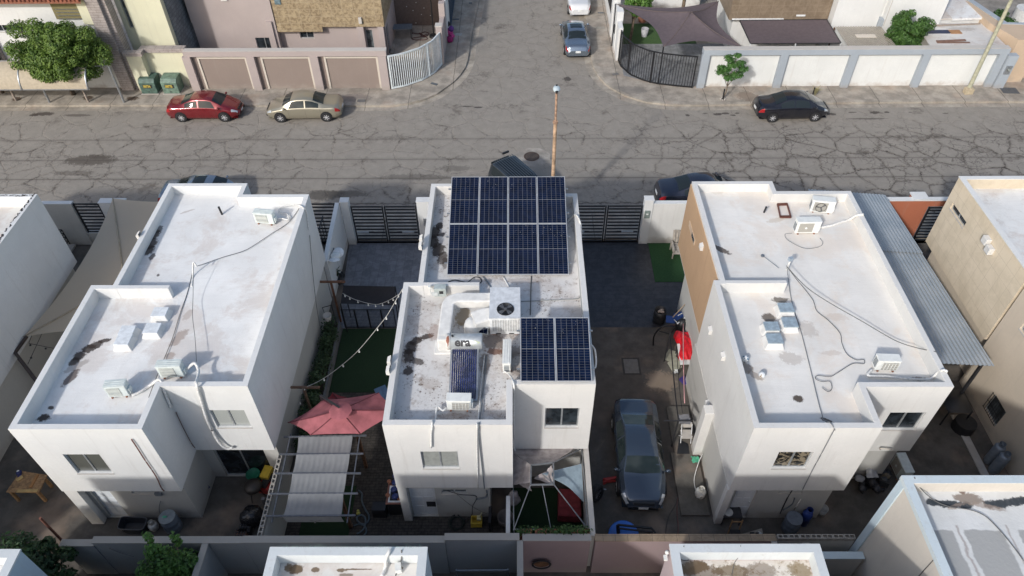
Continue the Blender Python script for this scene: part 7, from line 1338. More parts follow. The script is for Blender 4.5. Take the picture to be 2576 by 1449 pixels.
for c, k in ((cs[0],(.1,.06)),(cs[1],(-.1,.06)),(cs[2],(-.12,-.08)),(cs[3],(.06,-.08))): m = MB(); m.bar((c.x+k[0],c.y+k[1],0),(c.x+k[0],c.y+k[1],TZ_-.036),.09); m.build('leg', WOOD, t)
m = MB(); m.bar(W(3,0,375,440,TZ_+.02), W(3,0,300,570,TZ_+.02), .1, .03); m.build('batten', plain('orange_batten', (.36,.17,.06), .7), label='loose orange batten lying across the pine table', cat='batten'); m = MB(); m.bar(W(3,0,170,605,TZ_+.02), W(3,0,375,600,TZ_+.02), .11, .03); m.bar(W(3,0,165,500,TZ_+.02), W(3,0,225,460,TZ_+.02), .16, .02); m.build('offcuts', plain('yellow_offcut', (.48,.32,.13), .7), label='pale wood offcuts lying on the pine table', cat='offcuts')
t = thing('cap', 'navy and white cap lying on the pine table', 'cap', W(3,0,195,430,TZ_)); q = W(3,0,192,428,TZ_+.01); m = MB(); m.ball((q.x,q.y,q.z+.03), .10,.11,.085, 12, 8); m.build('crown', NAVY, t); m = MB(); m.ball((q.x+.06,q.y-.10,q.z+.012), .08,.09,.012, 10, 6); m.build('brim', NAVY, t); m = MB(); m.ball((q.x-.02,q.y+.03,q.z+.09), .055,.05,.035, 8, 6); m.build('patch', WPLAST, t)
tpz = WY(3,0,397,872,11.5); m = MB(); m.cyl((tpz.x,11.5,0), tpz, .045, n=10); m.build('rusty_pole', plain('rust_pole', (.17,.07,.05), .8, var=.3), label='rusty iron pole standing in the left yard behind the low wall', cat='pole')
t = thing('tub', 'large black rectangular tub on the ground of the left yard', 'tub', W(3,0,1310,950)); m = MB(); cz = .42; top_ = [W(3,0,1160,985,cz),W(3,0,1420,995,cz),W(3,0,1470,870,cz),W(3,0,1200,855,cz)]; cen = sum(top_, Vector())/4
def ringp(k, z, n=6):
    out = []
    for i in range(4):
        a, b, c = top_[i-1], top_[i], top_[(i+1) % 4]
        for s in range(n+1):
            u = s/n; p = (b+(a-b)*.22)*(1-u)**2+b*2*u*(1-u)+(b+(c-b)*.22)*u*u; p = cen+(p-cen)*k; out.append((p.x,p.y,z))
    return out
rs = [ringp(.84,.01), ringp(1,cz), ringp(.96,cz), ringp(.81,.05)]; n_ = len(rs[0]); m.add([p for r__ in rs for p in r__], [(j*n_+i, j*n_+(i+1) % n_, (j+1)*n_+(i+1) % n_, (j+1)*n_+i) for j in range(3) for i in range(n_)]+[tuple(range(3*n_,4*n_))], False); m.build('shell', plain('tub_plastic', (.035,.038,.045), .4), t)
m = MB(); m.tube([Vector(p)+Vector((0,0,.005)) for p in ringp(.985,cz)+ringp(.985,cz)[:1]], .018); m.build('rim', plain('tub_rim', (.10,.105,.12), .4), t)
gas('small white gas cylinder with red valve beside the grey barrel in the left yard', W(3,0,1540,975), .17,.36, GASW)
barrel('grey blue barrel against the front wall of the left house', W(3,0,1740,985)+Vector((-.03,.05,0)), .30,.85, plain('grey_blue_plastic', (.16,.19,.23), .5), plain('barrel_lid', (.25,.28,.29), .5)); m = MB(); q = W(3,0,1635,862,.88); m.ball((q.x,q.y,.89), .09,.05,.025, 8, 5); m.build('soap_dish', GRNP, label='small green dish on the grey blue barrel', cat='dish')
wire('hose', 'thin grey hoses hanging from the taps of the left house front', 'hose', [WY(3,0,1595,705,12.88),WY(3,0,1580,780,12.85),WY(3,0,1600,860,12.8),W(3,0,1640,950,.3),W(3,0,1700,1000,.02)], .014, GREYP); m = MB(); q = WY(3,0,1575,630,12.9); m.box(q.x-.12,12.84,q.z-.08,q.x+.12,12.915,q.z+.08); m.build('power_outlet_box', GREYP, label='small grey box on the front wall of the left house', cat='electrical box')
t = thing('generator', 'dark jug and yellow generator by the recess wall of the left yard', 'generator', W(3,0,1950,720)); q = W(3,0,1930,770); m = MB(); m.lathe((q.x,q.y,0), [(0,.01),(.2,.02),(.24,.15),(.2,.32),(.08,.42),(.07,.48),(0,.48)], 14); m.build('jug', plain('dark_brown_glass', (.05,.025,.02), .3), t); q = W(3,0,1945,640,.3); m = MB(); m.cb(q.x,q.y,.3,.34,.42,.4,R(15)); m.build('body', plain('brown_yellow', (.16,.10,.04), .7), t)
t = thing('junk_heap', 'dark heap of tools and bags in the inner corner of the left yard', 'junk', W(3,0,2030,520)); random.seed(7)
for k in range(9): q = W(3,0,1990+random.uniform(-30,60),440+k*17,.1+random.uniform(0,.3)); m = MB(); m.ball(q, .16,.14,.15, 8, 6, .2); m.build('bag', (BLACKP, NAVY, GREYP)[k % 3], t)
for k in range(3): m = MB(); m.bar(W(3,0,1960+20*k,540,.05), W(3,0,1930+10*k,380,1.2), .04); m.build('pole', DARKM, t)
m = MB(); q = W(3,0,2010,600,.05); m.cb(q.x,q.y,.06,.45,.22,.1,R(0)); m.build('tool_case', BLACKP, label='flat black case beside the generator in the left yard', cat='case')
wire('hose', 'white hose sagging from the inner corner to the sliding door of the left house', 'hose', [WY(3,0,1895,250,14.4),WY(3,0,1960,340,14.2),W(3,0,2040,410,.3),W(3,0,2125,458,.02)], .02, plain('pale_hose', (.30,.30,.29), .6))
t = thing('barbecue', 'round black barbecue on legs with green bowl behind, in the left yard', 'barbecue', W(3,0,2500,680)); q = W(3,0,2510,560,.75); m = MB(); m.ball((q.x,q.y,.75), .33,.33,.22, 18, 10); m.build('bowl', plain('grill_black', (.03,.025,.022), .5), t)
for k in range(3): a = 2.1*k; m = MB(); m.bar((q.x+.15*math.cos(a),q.y+.15*math.sin(a),.62),(q.x+.3*math.cos(a),q.y+.3*math.sin(a),0),.025); m.build('leg', BLACKM, t)
q = W(3,0,2515,445,.4); m = MB(); m.lathe((q.x,q.y,.38), [(0,0),(.2,.02),(.27,.1),(.25,.1),(.19,.04),(0,.03)], 18); m.box(q.x-.15,q.y-.1,0,q.x+.15,q.y+.1,.375); m.build('green_basin', plain('dark_green_plastic', (.02,.17,.10), .5), label='green basin on a stand behind the black barbecue', cat='basin')
t = thing('machine', 'yellow and red machine against the hollow block wall', 'machine', W(3,1,110,500)); q = W(3,1,115,440,.5); m = MB(); m.cb(q.x,q.y,.6,.32,.5,.25,R(-10)); m.build('yellow_housing', YELP, t); q = W(3,1,95,540,.4); m = MB(); m.cb(q.x,q.y,.3,.42,.5,.3,R(-10)); m.build('red_case', REDP, t); m = MB(); m.cb(q.x+.05,q.y+.1,.52,.25,.6,.12,R(-20)); m.build('dark_motor', BLACKP, t)
t = thing('rubbish_bag', 'big black rubbish bag beside the barbecue in the left yard', 'bag', W(3,0,2480,880)); random.seed(3); q = W(3,0,2500,860,.3); m = MB(); m.ball((q.x,q.y,.32), .42,.40,.36, 16, 10, .10); m.build('bag', plain('bin_liner', (.014,.014,.016), .25), t)
t = thing('crate', 'crates of dark bottles beside the back wall of the left yard', 'crate', W(3,0,2430,1020)); 
for k, (x, y) in enumerate(((2400,1040),(2440,990))): q = W(3,0,x,y,.15); m = MB(); m.cb(q.x,q.y,.15,.42,.32,.3,R(2)); b = m.build('box', (plain('brown_crate', (.12,.07,.055), .8), BLACKP)[k], t); m = MB(); [m.cyl((q.x-.15+.1*i,q.y-.1+.1*j,.3),(q.x-.15+.1*i,q.y-.1+.1*j,.36),.03,n=8) for i in range(4) for j in range(3)]; m.build('bottle_tops', DARKM, b)
for k in range(2): q = W(3,0,(1480,2490)[k],(1070,900)[k],.05)
# ---- middle yard
t = thing('sink_unit', 'outdoor sink unit full of blue pots against the middle house side wall', 'sink', W(3,1,1370,740)); z = .9; cs = [W(3,1,1285,735,z),W(3,1,1445,745,z),W(3,1,1400,520,z),W(3,1,1325,515,z)]; m = MB(); a = cs[0]; b = cs[2]; X0_, X1_, Y0_, Y1_ = cs[0].x, min(cs[1].x,-4.16), cs[0].y, cs[2].y
m.box(X0_,Y0_,.86,X1_,Y1_,.90); m.build('counter', plain('red_wood_counter', (.24,.11,.08), .6), t); m = MB(); m.box(X0_+.05,Y0_+.05,0,X1_-.02,Y1_-.05,.858); m.build('cabinet', BLACKP, t); m = MB(); m.box(X0_+.08,Y0_+.06,.902,X1_-.05,Y1_-.15,.93); m.build('basin_rim', WMETAL, t); m = MB(); m.box(X0_+.14,Y0_+.12,.931,X1_-.13,Y0_+.62,.935); m.build('basin', DARKM, t)
for k in range(5): m = MB(); m.ball(((X0_+X1_)/2+random.uniform(-.08,.08),Y0_+.25+.28*k,1.0), .13,.13,.09, 10, 7, .05); m.build('pot', plain('blue_enamel%d' % k, (.03,.05,.18), .3), t)
for x, y in ((1325,520),(1310,655),(1425,685)): q = W(3,1,x,y,.93); m = MB(); m.lathe((q.x,q.y,.91), [(.05,0),(.085,.1),(.07,.1),(.04,.03),(0,.03)], 12); m.build('clay_pot', TERRA, t)
m = MB(); q = W(3,1,1230,790,.3); m.cb(q.x,q.y,.3,.5,.35,.55); m.build('black_bin', BLACKP, label='black bin in front of the outdoor sink unit', cat='bin')
M = DARKM; m = MB(); q = WY(3,1,1740,720,12.84); m.box(q.x-.16,12.79,q.z-.2,q.x+.16,12.805,q.z+.14); m.build('pet_flap', BLACKP, h2)
wire('hose', 'thick grey hose curling on the ground beside the cloth covered pergola', 'hose', [W(3,1,x,y,.05) for x, y in ((1015,600),(1050,630),(1050,700),(1080,780),(1120,850),(1110,910),(1060,935),(1010,905),(1005,860),(1050,845),(1085,880),(1080,960),(1040,1010),(1000,1030))], .035, plain('blue_grey_hose', (.09,.12,.14), .5))
wire('hose', 'thin grey hose end curling near the pergola corner post', 'hose', [W(3,1,x,y,.04) for x, y in ((970,950),(1020,935),(1080,955),(1095,1010),(1060,1060),(1035,1080))], .03, plain('blue_grey_hose_two', (.09,.12,.14), .5))
t = thing('yellow_float', 'small yellow duck shaped toy on the ground beside the thick hose', 'toy', W(3,1,1015,830)); q = W(3,1,1015,825,.08); m = MB(); m.ball((q.x,q.y,.08), .08,.07,.07, 10, 7); m.ball((q.x,q.y+.05,.17), .05,.05,.05, 8, 6); m.build('body', plain('yellow_toy', (.55,.50,.12), .5), t)
t = thing('mop_bucket', 'yellow mop bucket with wringer beside the coiled black hose', 'bucket', W(3,1,2220,930)); q = W(3,1,2190,900,.3); m = MB(); m.box(q.x-.18,q.y-.12,.05,q.x+.18,q.y+.14,.09); m.box(q.x-.2,q.y-.15,.08,q.x-.17,q.y+.16,.38); m.box(q.x+.17,q.y-.15,.08,q.x+.2,q.y+.16,.38); m.box(q.x-.17,q.y-.15,.08,q.x+.17,q.y-.12,.38); m.box(q.x-.17,q.y+.13,.08,q.x+.17,q.y+.16,.38); m.build('bucket', YELP, t); m = MB(); m.box(q.x+.02,q.y-.05,.39,q.x+.17,q.y+.12,.5); m.bar((q.x+.1,q.y,.5),(q.x+.2,q.y+.1,.7),.03); m.build('wringer', plain('pale_yellow', (.5,.45,.25), .5), t)
t = thing('hose', 'coil of thin black hose on the pavers in front of the middle house', 'hose', W(3,1,1990,930)); q = W(3,1,1990,925,.04); m = MB(); m.tube([(q.x+(.25+.06*math.sin(k*.37))*math.cos(k*.33), q.y+(.26+.05*math.cos(k*.5))*math.sin(k*.33), .03+.0011*k) for k in range(110)], .012); m.build('coil', plain('dark_green_hose', (.02,.03,.025), .6), t)
wire('wire', 'tangled dark pipes and wires on the ground floor wall of the middle house', 'pipe', [WY(3,1,1890,600,12.9),WY(3,1,2030,640,12.88),WY(3,1,2190,660,12.88),WY(3,1,2150,760,12.85),WY(3,1,2140,850,12.8),W(3,1,2060,900,.05)], .014, BLACKP); wire('wire', 'thin wire slanting down the ground floor wall of the middle house', 'cable', [WY(3,1,1940,590,12.9),WY(3,1,2150,760,12.87),WY(3,1,2290,830,12.85)], .008); wire('pipe', 'grey pipework with valves on the ground floor wall of the middle house', 'pipe', [WY(3,1,2290,600,12.9),WY(3,1,2290,660,12.9),WY(3,1,2230,680,12.88),WY(3,1,2190,690,12.88)], .03, GREYP, 3)
for k, (x, y) in enumerate(((2190,900),)): pass
m = MB(); q = W(3,1,2325,900,.3); m.box(q.x-.05,q.y-.3,0,q.x+.05,q.y+.35,.75); m.build('board', DARKM, label='dark board leaning beside the yellow mop bucket', cat='board')
t = thing('rack', 'low wooden pallets and trays along the back wall behind the pergola', 'pallets', W(3,1,400,1070)); 
for k, (x, w_) in enumerate(((240,.9),(500,.9),(790,1.0))):
    q = W(3,1,x,1060,.2); m = MB()
    for j in range(4): m.box(q.x-w_/2,11.1+.14*j,.18,q.x+w_/2,11.19+.14*j,.21)
    m.box(q.x-w_/2,11.1,0,q.x-w_/2+.08,11.6,.178); m.box(q.x+w_/2-.08,11.1,0,q.x+w_/2,11.6,.178); m.build('pallet', DWOOD, t)
t = thing('tarp_heap', 'dark crumpled tarp along the back wall of the middle yard', 'tarp', W(3,1,1450,1030)); random.seed(5); m = MB()
m.grid(lambda u, v: (-5.3+1.9*u, 11.1+.45*v, .02+.22*math.sin(math.pi*u)*math.sin(math.pi*v)+random.uniform(0,.07)), 14, 6); m.build('tarp', plain('black_tarp', (.02,.02,.022), .5), t)
# clothes and tub right of partition
t = thing('laundry_pile', 'pale cloths hanging beside the partition at the right of the middle house', 'cloths', W(3,1,2440,700)); random.seed(8)
for x, y, z_, a in ((2420,690,1.0,.22),(2460,660,1.3,.2),(2430,640,1.5,.15)): q = W(3,1,x,y,z_); m = MB(); m.ball((max(q.x,-.1),q.y,z_), a, a*.8, a*1.3, 9, 7, .2); m.build('cloth', WFAB, t)
t = thing('tub', 'grey oval tub under the cloths beside the gazebo', 'tub', W(3,1,2470,900)); q = W(3,1,2475,870,.3); m = MB(); m.lathe((q.x,q.y,0), [(0,.02),(.25,.02),(.3,.4),(.27,.4),(.22,.08),(0,.08)], 16); m.build('shell', plain('brown_grey_plastic', (.16,.14,.13), .6), t)
m = MB(); q = WB(570,740,.5); m.cb(q.x,q.y,.45,.85,1.1,.5,R(-3)); m.cb(q.x,q.y+.1,.75,.8,.7,.12,R(-3),R(12)); m.build('garden_seat_cover', plain('dark_red_cover', (.17,.022,.028), .85, var=.2), label='dark red covered seat under the torn gazebo', cat='seat', bevel=.05)
# ---- driveway with grey sedan
t = thing('spare_wheel', 'spare wheel with dark alloy rim leaning on the white dividing wall', 'wheel', W(3,2,815,740)); q = Vector((2.97, W(3,2,815,690).y+.1, .33)); M2 = Matrix.Rotation(R(90), 3, 'Y') @ Matrix.Rotation(R(-14), 3, 'X')
m = MB(); r = .33; Q = Vector((.72,-.62,.30)).to_track_quat('Z', 'Y').to_matrix(); m.lathe(q, [(r*.64,.11),(r*.93,.11),(r,.08),(r,-.08),(r*.93,-.11),(r*.64,-.11),(r*.64,.11)], 26, Q); m.build('tyre', TYRE, t); m = MB(); m.lathe(q, [(r*.63,.03),(r*.62,-.05),(0,-.05)], 24, Q)
for k in range(5): 
    for s in (-.09,.09): a = 2*math.pi*k/5+s*2; m.bar(q+Q@Vector((0,0,.07)), q+Q@Vector((r*.62*math.cos(a),r*.62*math.sin(a),.08)), .03, .02)
m.build('rim', DRIM, t)
t = thing('trolley_jack', 'red trolley jack beside the parked grey sedan', 'jack', W(3,2,965,500)); a = W(3,2,905,505,.1); b = W(3,2,1045,485,.1); m = MB(); m.bar(a+Vector((0,-.07,0)), b+Vector((0,-.07,0)), .04, .12); m.bar(a+Vector((0,.07,0)), b+Vector((0,.07,0)), .04, .12); m.build('chassis', REDP, t); m = MB(); m.bar(a+Vector((.08,0,.06)), b+Vector((-.05,0,.12)), .09, .05); m.cyl(a+Vector((.04,-.1,-.05)), a+Vector((.04,.1,-.05)), .05, n=10); m.build('arm', REDP, t)
m = MB(); m.bar(W(3,2,865,580,.03), W(3,2,935,590,.03), .03); m.build('wrench', ALU, label='thin metal bar lying on the ground near the red jack', cat='bar')
gas('white gas cylinder on the plinth beside the right house side wall', W(3,2,1865,640,.1), .2,.42, GASW)
wire('hose', 'thin hose from the side wall to the white gas cylinder on the plinth', 'hose', [WX(3,2,1890,240,7.1),W(3,2,1850,330,.5),W(3,2,1810,480,.15),W(3,2,1820,580,.15),W(3,2,1850,670,.2),W(3,2,1890,640,.4)], .014, WCAB)
t = thing('folding_chair', 'white folding chair by the right house side wall beside the clothes line', 'chair', W(3,2,1730,120)); q = W(3,2,1730,40,.45); m = MB(); m.cb(q.x,q.y,.45,.42,.4,.03); m.build('seat', CAP, t); m = MB(); m.cb(q.x,q.y+.25,.72,.42,.04,.3); m.build('backrest', CAP, t)
for dx in (-.2,.2):
    for y0, y1 in ((-.25,.2),(.25,-.15)): m = MB(); m.bar((q.x+dx,q.y+y0,0),(q.x+dx,q.y+y1,.5 if y0 > 0 else .85),.025); m.build('leg', WMETAL, t)
m = MB(); cs = [W(3,2,1635,248,.02),W(3,2,1760,248,.02),W(3,2,1745,150,.02),W(3,2,1655,105,.02)]; m.add([(c.x,c.y,.105) for c in cs], [(0,1,2,3)]); m.build('mat', BLACKP, label='black rubber mat at the foot of the white folding chair', cat='mat', solid=-.015)
random.seed(12)
def rag(label, c, r, mat, name='cloth'): m = MB(); m.grid(lambda u, v: (c.x+(u-.5)*2*r+random.uniform(-.02,.02), c.y+(v-.5)*2*r+random.uniform(-.02,.02), c.z+.02+random.uniform(0,.07)), 7, 7); return m.build(name, mat, label=label, cat='cloth')
rag('crumpled blue cloth on the concrete beside the parked grey sedan', W(3,2,1645,385,0), .17, plain('royal_blue_cloth', (.03,.07,.42), .7)); rag('crumpled mint green plastic bag on the plinth', W(3,2,1820,300,.10), .14, GRNP, 'plastic_bag')
t = thing('folded_disc', 'round bright blue disc of a folded trampoline behind the parked grey sedan', 'disc', W(3,2,1110,1050)); c = W(3,2,1110,1050,.35); m = MB(); Q = Matrix.Rotation(R(18), 3, 'X'); m.lathe((c.x,c.y,.30), [(0,.02),(.52,.03),(.56,0),(.52,-.03),(0,-.02)], 30, Q); m.build('disc', plain('bright_blue_plastic', (.03,.15,.55), .4), t)
t = thing('black_rack', 'black metal bench frame leaning over the blue disc', 'rack', W(3,2,1230,1010)); m = MB(); m.bar(W(3,2,1050,940,.75), W(3,2,1390,975,.75), .06); m.bar(W(3,2,1060,975,.7), W(3,2,1400,1015,.7), .05); m.bar(W(3,2,1390,975,.75), W(3,2,1425,1025,.7), .05); m.bar(W(3,2,1050,940,.75), W(3,2,1060,1080,.1), .12,.04); m.bar(W(3,2,1370,1030,.6), W(3,2,1365,1085,.1), .14,.04); m.build('frame', BLACKM, t)
barrel('black rubbish bin full of paper on the dark tiled driveway', W(2,2,1475,345), .29,.75, BLACKP, name='rubbish_bin', cat='bin', open_=True, inside=plain('paper_rubbish', (.42,.34,.28), .9, var=.4, scale=20))
def ZC(x, y, z): return G((2500+x/2.8975)/1.5528, (1150+y/2.8975)/1.5528, z)
t = thing('covered_cot', 'bright red tarp thrown over a low table by the right house side wall', 'covered table', ZC(530,620,0)); random.seed(9); m = MB(); P4 = [ZC(470,740,.75),ZC(620,740,.75),ZC(680,450,.85),ZC(400,410,.8)]
def bump(u, v): return .22*math.sin(math.pi*min(1,u*1.1))*math.sin(math.pi*v)+.06*math.sin(u*17+v*11)*math.sin(v*9)+random.uniform(0,.03)
m.grid(lambda u, v: (P4[0]*(1-u)+P4[1]*u)*(1-v)+(P4[3]*(1-u)+P4[2]*u)*v+Vector((-.12*math.sin(v*9)*(1-u)*.6,0,bump(u, v)-.25*(1 if u < .01 else 0))), 18, 22); m.build('red_tarp', plain('red_tarp', (.62,.012,.02), .45, var=.15), t)
m = MB(); P5 = [ZC(455,790,.70),ZC(600,785,.70),ZC(660,520,.7),ZC(420,560,.7)]; m.add([(p.x,p.y,.66) for p in P5]+[(p.x,p.y,.70) for p in P5], [(3,2,1,0),(4,5,6,7),(0,1,5,4),(1,2,6,5),(2,3,7,6),(3,0,4,7)]); m.build('tabletop', WPLAST, t)
for p in P5: m = MB(); m.bar((p.x+.03,p.y,0),(p.x+.03,p.y,.655),.03); m.build('leg', DARKM, t)
t = thing('folded_chairs', 'blue folding chairs with white frame piled beside the red tarp', 'chairs', ZC(440,290,0))
for x, y, r_ in ((345,285,.16),(430,265,.2),(490,225,.2)): q = ZC(x,y,.7); m = MB(); m.cb(q.x,q.y,q.z,.4,.38,.07,random.uniform(-.5,.5),random.uniform(-.3,.3)); m.build('blue_pad', plain('blue_pad%d' % x, (.02,.06,.22), .6), t)
m = MB(); m.bar(ZC(540,240,.9), ZC(420,335,.8), .05); m.bar(ZC(385,285,.8), ZC(430,330,.8), .03); m.bar(ZC(430,240,.9), ZC(480,210,.9), .03); m.build('white_frame', WMETAL, t); m = MB(); q = ZC(470,360,.5); m.ball(q, .3,.26,.45, 12, 8, .06); m.build('dark_bag', BLACKP, t)
m = MB(); m.bar(ZC(370,260,1.0), ZC(540,80,1.4), .035); m.build('broom_stick', plain('bamboo', (.33,.25,.17), .7), label='long wooden stick leaning on the right house above the blue chairs', cat='stick')
t = thing('exercise_frame', 'curved black pole frame beside the red tarp', 'frame', ZC(250,430,0)); m = MB(); m.tube(smooth([ZC(150,575,.2),ZC(160,470,1.0),ZC(220,390,1.5),ZC(310,345,1.7),ZC(400,340,1.6)]), .04); m.bar(ZC(215,415,.8), ZC(340,450,.8), .03); m.bar(ZC(340,450,.8), ZC(400,380,1.1), .03); m.bar(ZC(340,450,.8), (ZC(340,450,.8).x,ZC(340,450,.8).y,0), .03); m.build('frame', BLACKM, t)
random.seed(14)
for k, (pts, lb, mt) in enumerate(((((270,720),(330,610),(420,640),(390,780)),'pale board lying on the concrete below the red tarp, upper one',plain('pale_board', (.33,.32,.24), .85)),(((310,770),(420,700),(480,820),(370,870)),'pale board lying on the concrete below the red tarp, nearer one',plain('pale_board_two', (.36,.35,.27), .85)),(((435,960),(500,918),(560,990),(500,1030)),'purple folder leaning by the right house wall',plain('purple_folder', (.05,.035,.18), .6)))):
    m = MB(); cs = [ZC(x,y,.1) for x, y in pts]; m.add([(c.x,c.y,.03+.03*k) for c in cs]+[(c.x,c.y,.05+.03*k) for c in cs], [(3,2,1,0),(4,5,6,7),(0,1,5,4),(1,2,6,5),(2,3,7,6),(3,0,4,7)]); m.build('board', mt, label=lb, cat='board')
rag('small crumpled white bag beside the pale boards', ZC(405,880,.02), .1, WPLAST, 'plastic_bag')
for k, (a, b, r_, mt, lb) in enumerate((((345,480,1.8),(435,1430,1.75),.024,BLACKM,'thick dark clothes line running beside the right house'),((410,560,1.9),(480,1340,1.8),.012,BLACKM,'thin dark clothes line nearest the right house wall'),((490,330,2.2),(505,1230,2.1),.02,plain('pink_rope', (.50,.27,.27), .7),'pale pink clothes line beside the right house'))):
    A_, B_ = ZC(*a), ZC(*b); m = MB(); m.tube([A_*(1-i/8)+B_*(i/8)+Vector((0,0,-.12*math.sin(math.pi*i/8))) for i in range(9)], r_); m.build('clothes_line', mt, label=lb, cat='clothes line')
q = ZC(435,1430,1.75); t = thing('clothes_line_pole', 'dark crossbar pole at the near end of the clothes lines', 'pole', (q.x,q.y,0)); m = MB(); m.bar((q.x,q.y,0), (q.x,q.y,1.75), .05); m.build('pole', DARKM, t); m = MB(); m.bar((q.x-.55,q.y,1.75), (q.x+.5,q.y,1.75), .04); m.build('crossbar', DARKM, t); rag('grey rags hanging at the end of the clothes lines', q+Vector((.25,.1,-.1)), .22, plain('grey_rag', (.18,.18,.19), .9))
q = ZC(340,450,1.8); m = MB(); m.bar((q.x,q.y,0), (q.x,q.y,1.9), .05); m.build('clothes_line_pole', DARKM, label='dark pole at the far end of the clothes lines', cat='pole')
t = thing('wooden_bench', 'slatted grey wooden garden chair against the right house on the green lawn strip', 'bench', W(1,2,1660,1080)); q = W(1,2,1650,1060,.42); SW = plain('silvered_wood', (.36,.32,.27), .85, var=.25, scale=10); m = MB()
for k in range(5): m.box(q.x-.2,q.y-.4+.17*k,.40,q.x+.7,q.y-.26+.17*k,.43)
m.build('seat', SW, t); m = MB()
for k in range(5): m.bar((q.x-.05+.15*k,q.y+.48,.42),(q.x-.05+.15*k,q.y+.7,1.05),.12,.025)
m.build('backrest', SW, t); m = MB(); m.box(q.x-.22,q.y-.35,.60,q.x-.14,q.y+.42,.63); m.build('armrest', SW, t)
for dx, dy in ((-.18,-.3),(-.18,.38),(.45,-.3)): m = MB(); m.bar((q.x+dx,q.y+dy,0.02),(q.x+dx,q.y+dy,.6),.06); m.build('leg', SW, t)
wire('hose', 'long thin reddish hose on the concrete right of the parked grey sedan', 'hose', [W(3,2,x,y,.015) for x, y in ((1680,420),(1690,560),(1660,640),(1640,720),(1640,850),(1650,950),(1645,1080))], .014, plain('red_brown_hose', (.16,.07,.06), .7)); wire('hose', 'thin grey cable curving on the concrete to the pink back wall', 'hose', [W(3,2,x,y,.012) for x, y in ((1600,60),(1610,250),(1660,500),(1640,700),(1560,850),(1530,980),(1520,1080))], .010, DARKM)
# ---- right yard
t = thing('side_table', 'dark metal table with a round white plate before the right house door', 'table', W(3,2,2190,900)); q = W(3,2,2180,820,.6); m = MB(); m.box(q.x-.32,q.y-.2,.58,q.x+.36,q.y+.25,.61); m.build('tabletop', DARKM, t)
for dx, dy in ((-.3,-.18),(.34,-.18),(.34,.23),(-.3,.23)): m = MB(); m.bar((q.x+dx,q.y+dy,0),(q.x+dx,q.y+dy,.578),.03); m.build('leg', BLACKM, t)
m = MB(); q = W(3,2,2147,815,.63); m.lathe((q.x,q.y,.615), [(0,0),(.14,.005),(.17,.03),(.16,.035),(.13,.015),(0,.012)], 22); m.build('plate', plain('plate_white', (.5,.5,.48), .4), label='round white plate on the dark metal table', cat='plate')
t = thing('broken_chair', 'broken wooden chair with cloth by the back wall, right yard', 'chair', W(3,2,2220,1050)); q = W(3,2,2220,1040,.35); m = MB(); m.cb(q.x,q.y,.38,.36,.36,.03); m.build('seat', BLACKP, t); m = MB()
for dx in (-.18,.18): m.bar((q.x+dx,q.y+.18,0),(q.x+dx,q.y+.25,.95),.035); m.bar((q.x+dx,q.y-.18,0),(q.x+dx,q.y-.18,.38),.035)
m.bar((q.x-.18,q.y+.24,.85),(q.x+.18,q.y+.24,.85),.035); m.build('frame', WOOD, t)
t = thing('cardboard_box', 'flattened cardboard with scraps beside the broken chair', 'cardboard', W(3,2,2400,1050)); a = [W(3,2,2285,1030,.25),W(3,2,2480,975,.35),W(3,2,2505,1090,.2),W(3,2,2310,1095,.15)]; m = MB(); m.add(a, [(0,1,2,3)]); m.build('sheet', plain('cardboard', (.30,.27,.23), .9), t, solid=.02); random.seed(21)
for k in range(6): q = W(3,2,2390+k*17,1035+random.uniform(-15,20),.35); m = MB(); m.ball(q, .09,.08,.06, 7, 5, .25); m.build('scrap', (BLACKP, WPLAST, GREYP)[k % 3], t)
barrel('tall grey barrel behind the hollow block wall in the right yard', W(3,3,215,1010)+Vector((0,.12,0)), .29,.80, plain('slate_plastic', (.10,.12,.15), .5), plain('slate_lid', (.14,.16,.19), .5))
t = thing('water_jug', 'dark blue cylinder beside the tall grey barrel', 'cylinder', W(3,3,350,930)); q = W(3,3,345,920); m = MB(); m.lathe((q.x,q.y,0), [(0,.01),(.17,.01),(.18,.7),(.12,.85),(.09,.86)], 16); m.lathe((q.x,q.y,0), [(.11,.84),(.12,.98),(.10,.98)], 14); m.build('body', plain('navy_blue_paint', (.02,.045,.20), .4), t)
q = W(3,3,520,830); m = MB(); m.lathe((q.x,q.y,0), [(0,.01),(.14,.01),(.18,.42),(.165,.42),(.13,.06),(0,.06)], 16); m.build('bucket', plain('white_grey_bucket', (.36,.37,.37), .5), label='pale bucket standing alone in the right yard', cat='bucket')
t = thing('junk_heap', 'dark junk heap with white sheet beside the grey ground air conditioner', 'junk', W(3,3,1080,520)); random.seed(31)
for k in range(22):
    q = W(3,3,random.uniform(900,1200),random.uniform(420,600),random.uniform(.1,.45)); m = MB()
    if k % 3 == 0: m.cb(q.x,q.y,q.z,random.uniform(.2,.5),random.uniform(.15,.3),random.uniform(.1,.3),random.uniform(0,3),random.uniform(-.5,.5))
    else: m.ball(q, random.uniform(.1,.22),random.uniform(.1,.2),random.uniform(.08,.18), 8, 6, .2)
    m.build('scrap', (BLACKP, DARKM, plain('scrap%d' % k, random.choice(((.05,.05,.045),(.12,.10,.07),(.07,.075,.08),(.09,.06,.05))), .8))[k % 3], t)
m = MB(); c = W(3,3,1010,400,.65); m.grid(lambda u, v: (c.x-.22+.45*u+.15*v+random.uniform(-.02,.02), c.y-.3+.6*v, .62+.12*math.sin(u*5)*math.sin(v*4)+random.uniform(0,.05)), 8, 8); m.build('white_sheet', plain('sheet_white', (.42,.42,.43), .9), t); m = MB(); q = W(3,3,910,480,.45); m.ball(q, .2,.16,.12, 9, 6, .2); m.build('white_bag', plain('bag_white', (.3,.3,.31), .9), t)
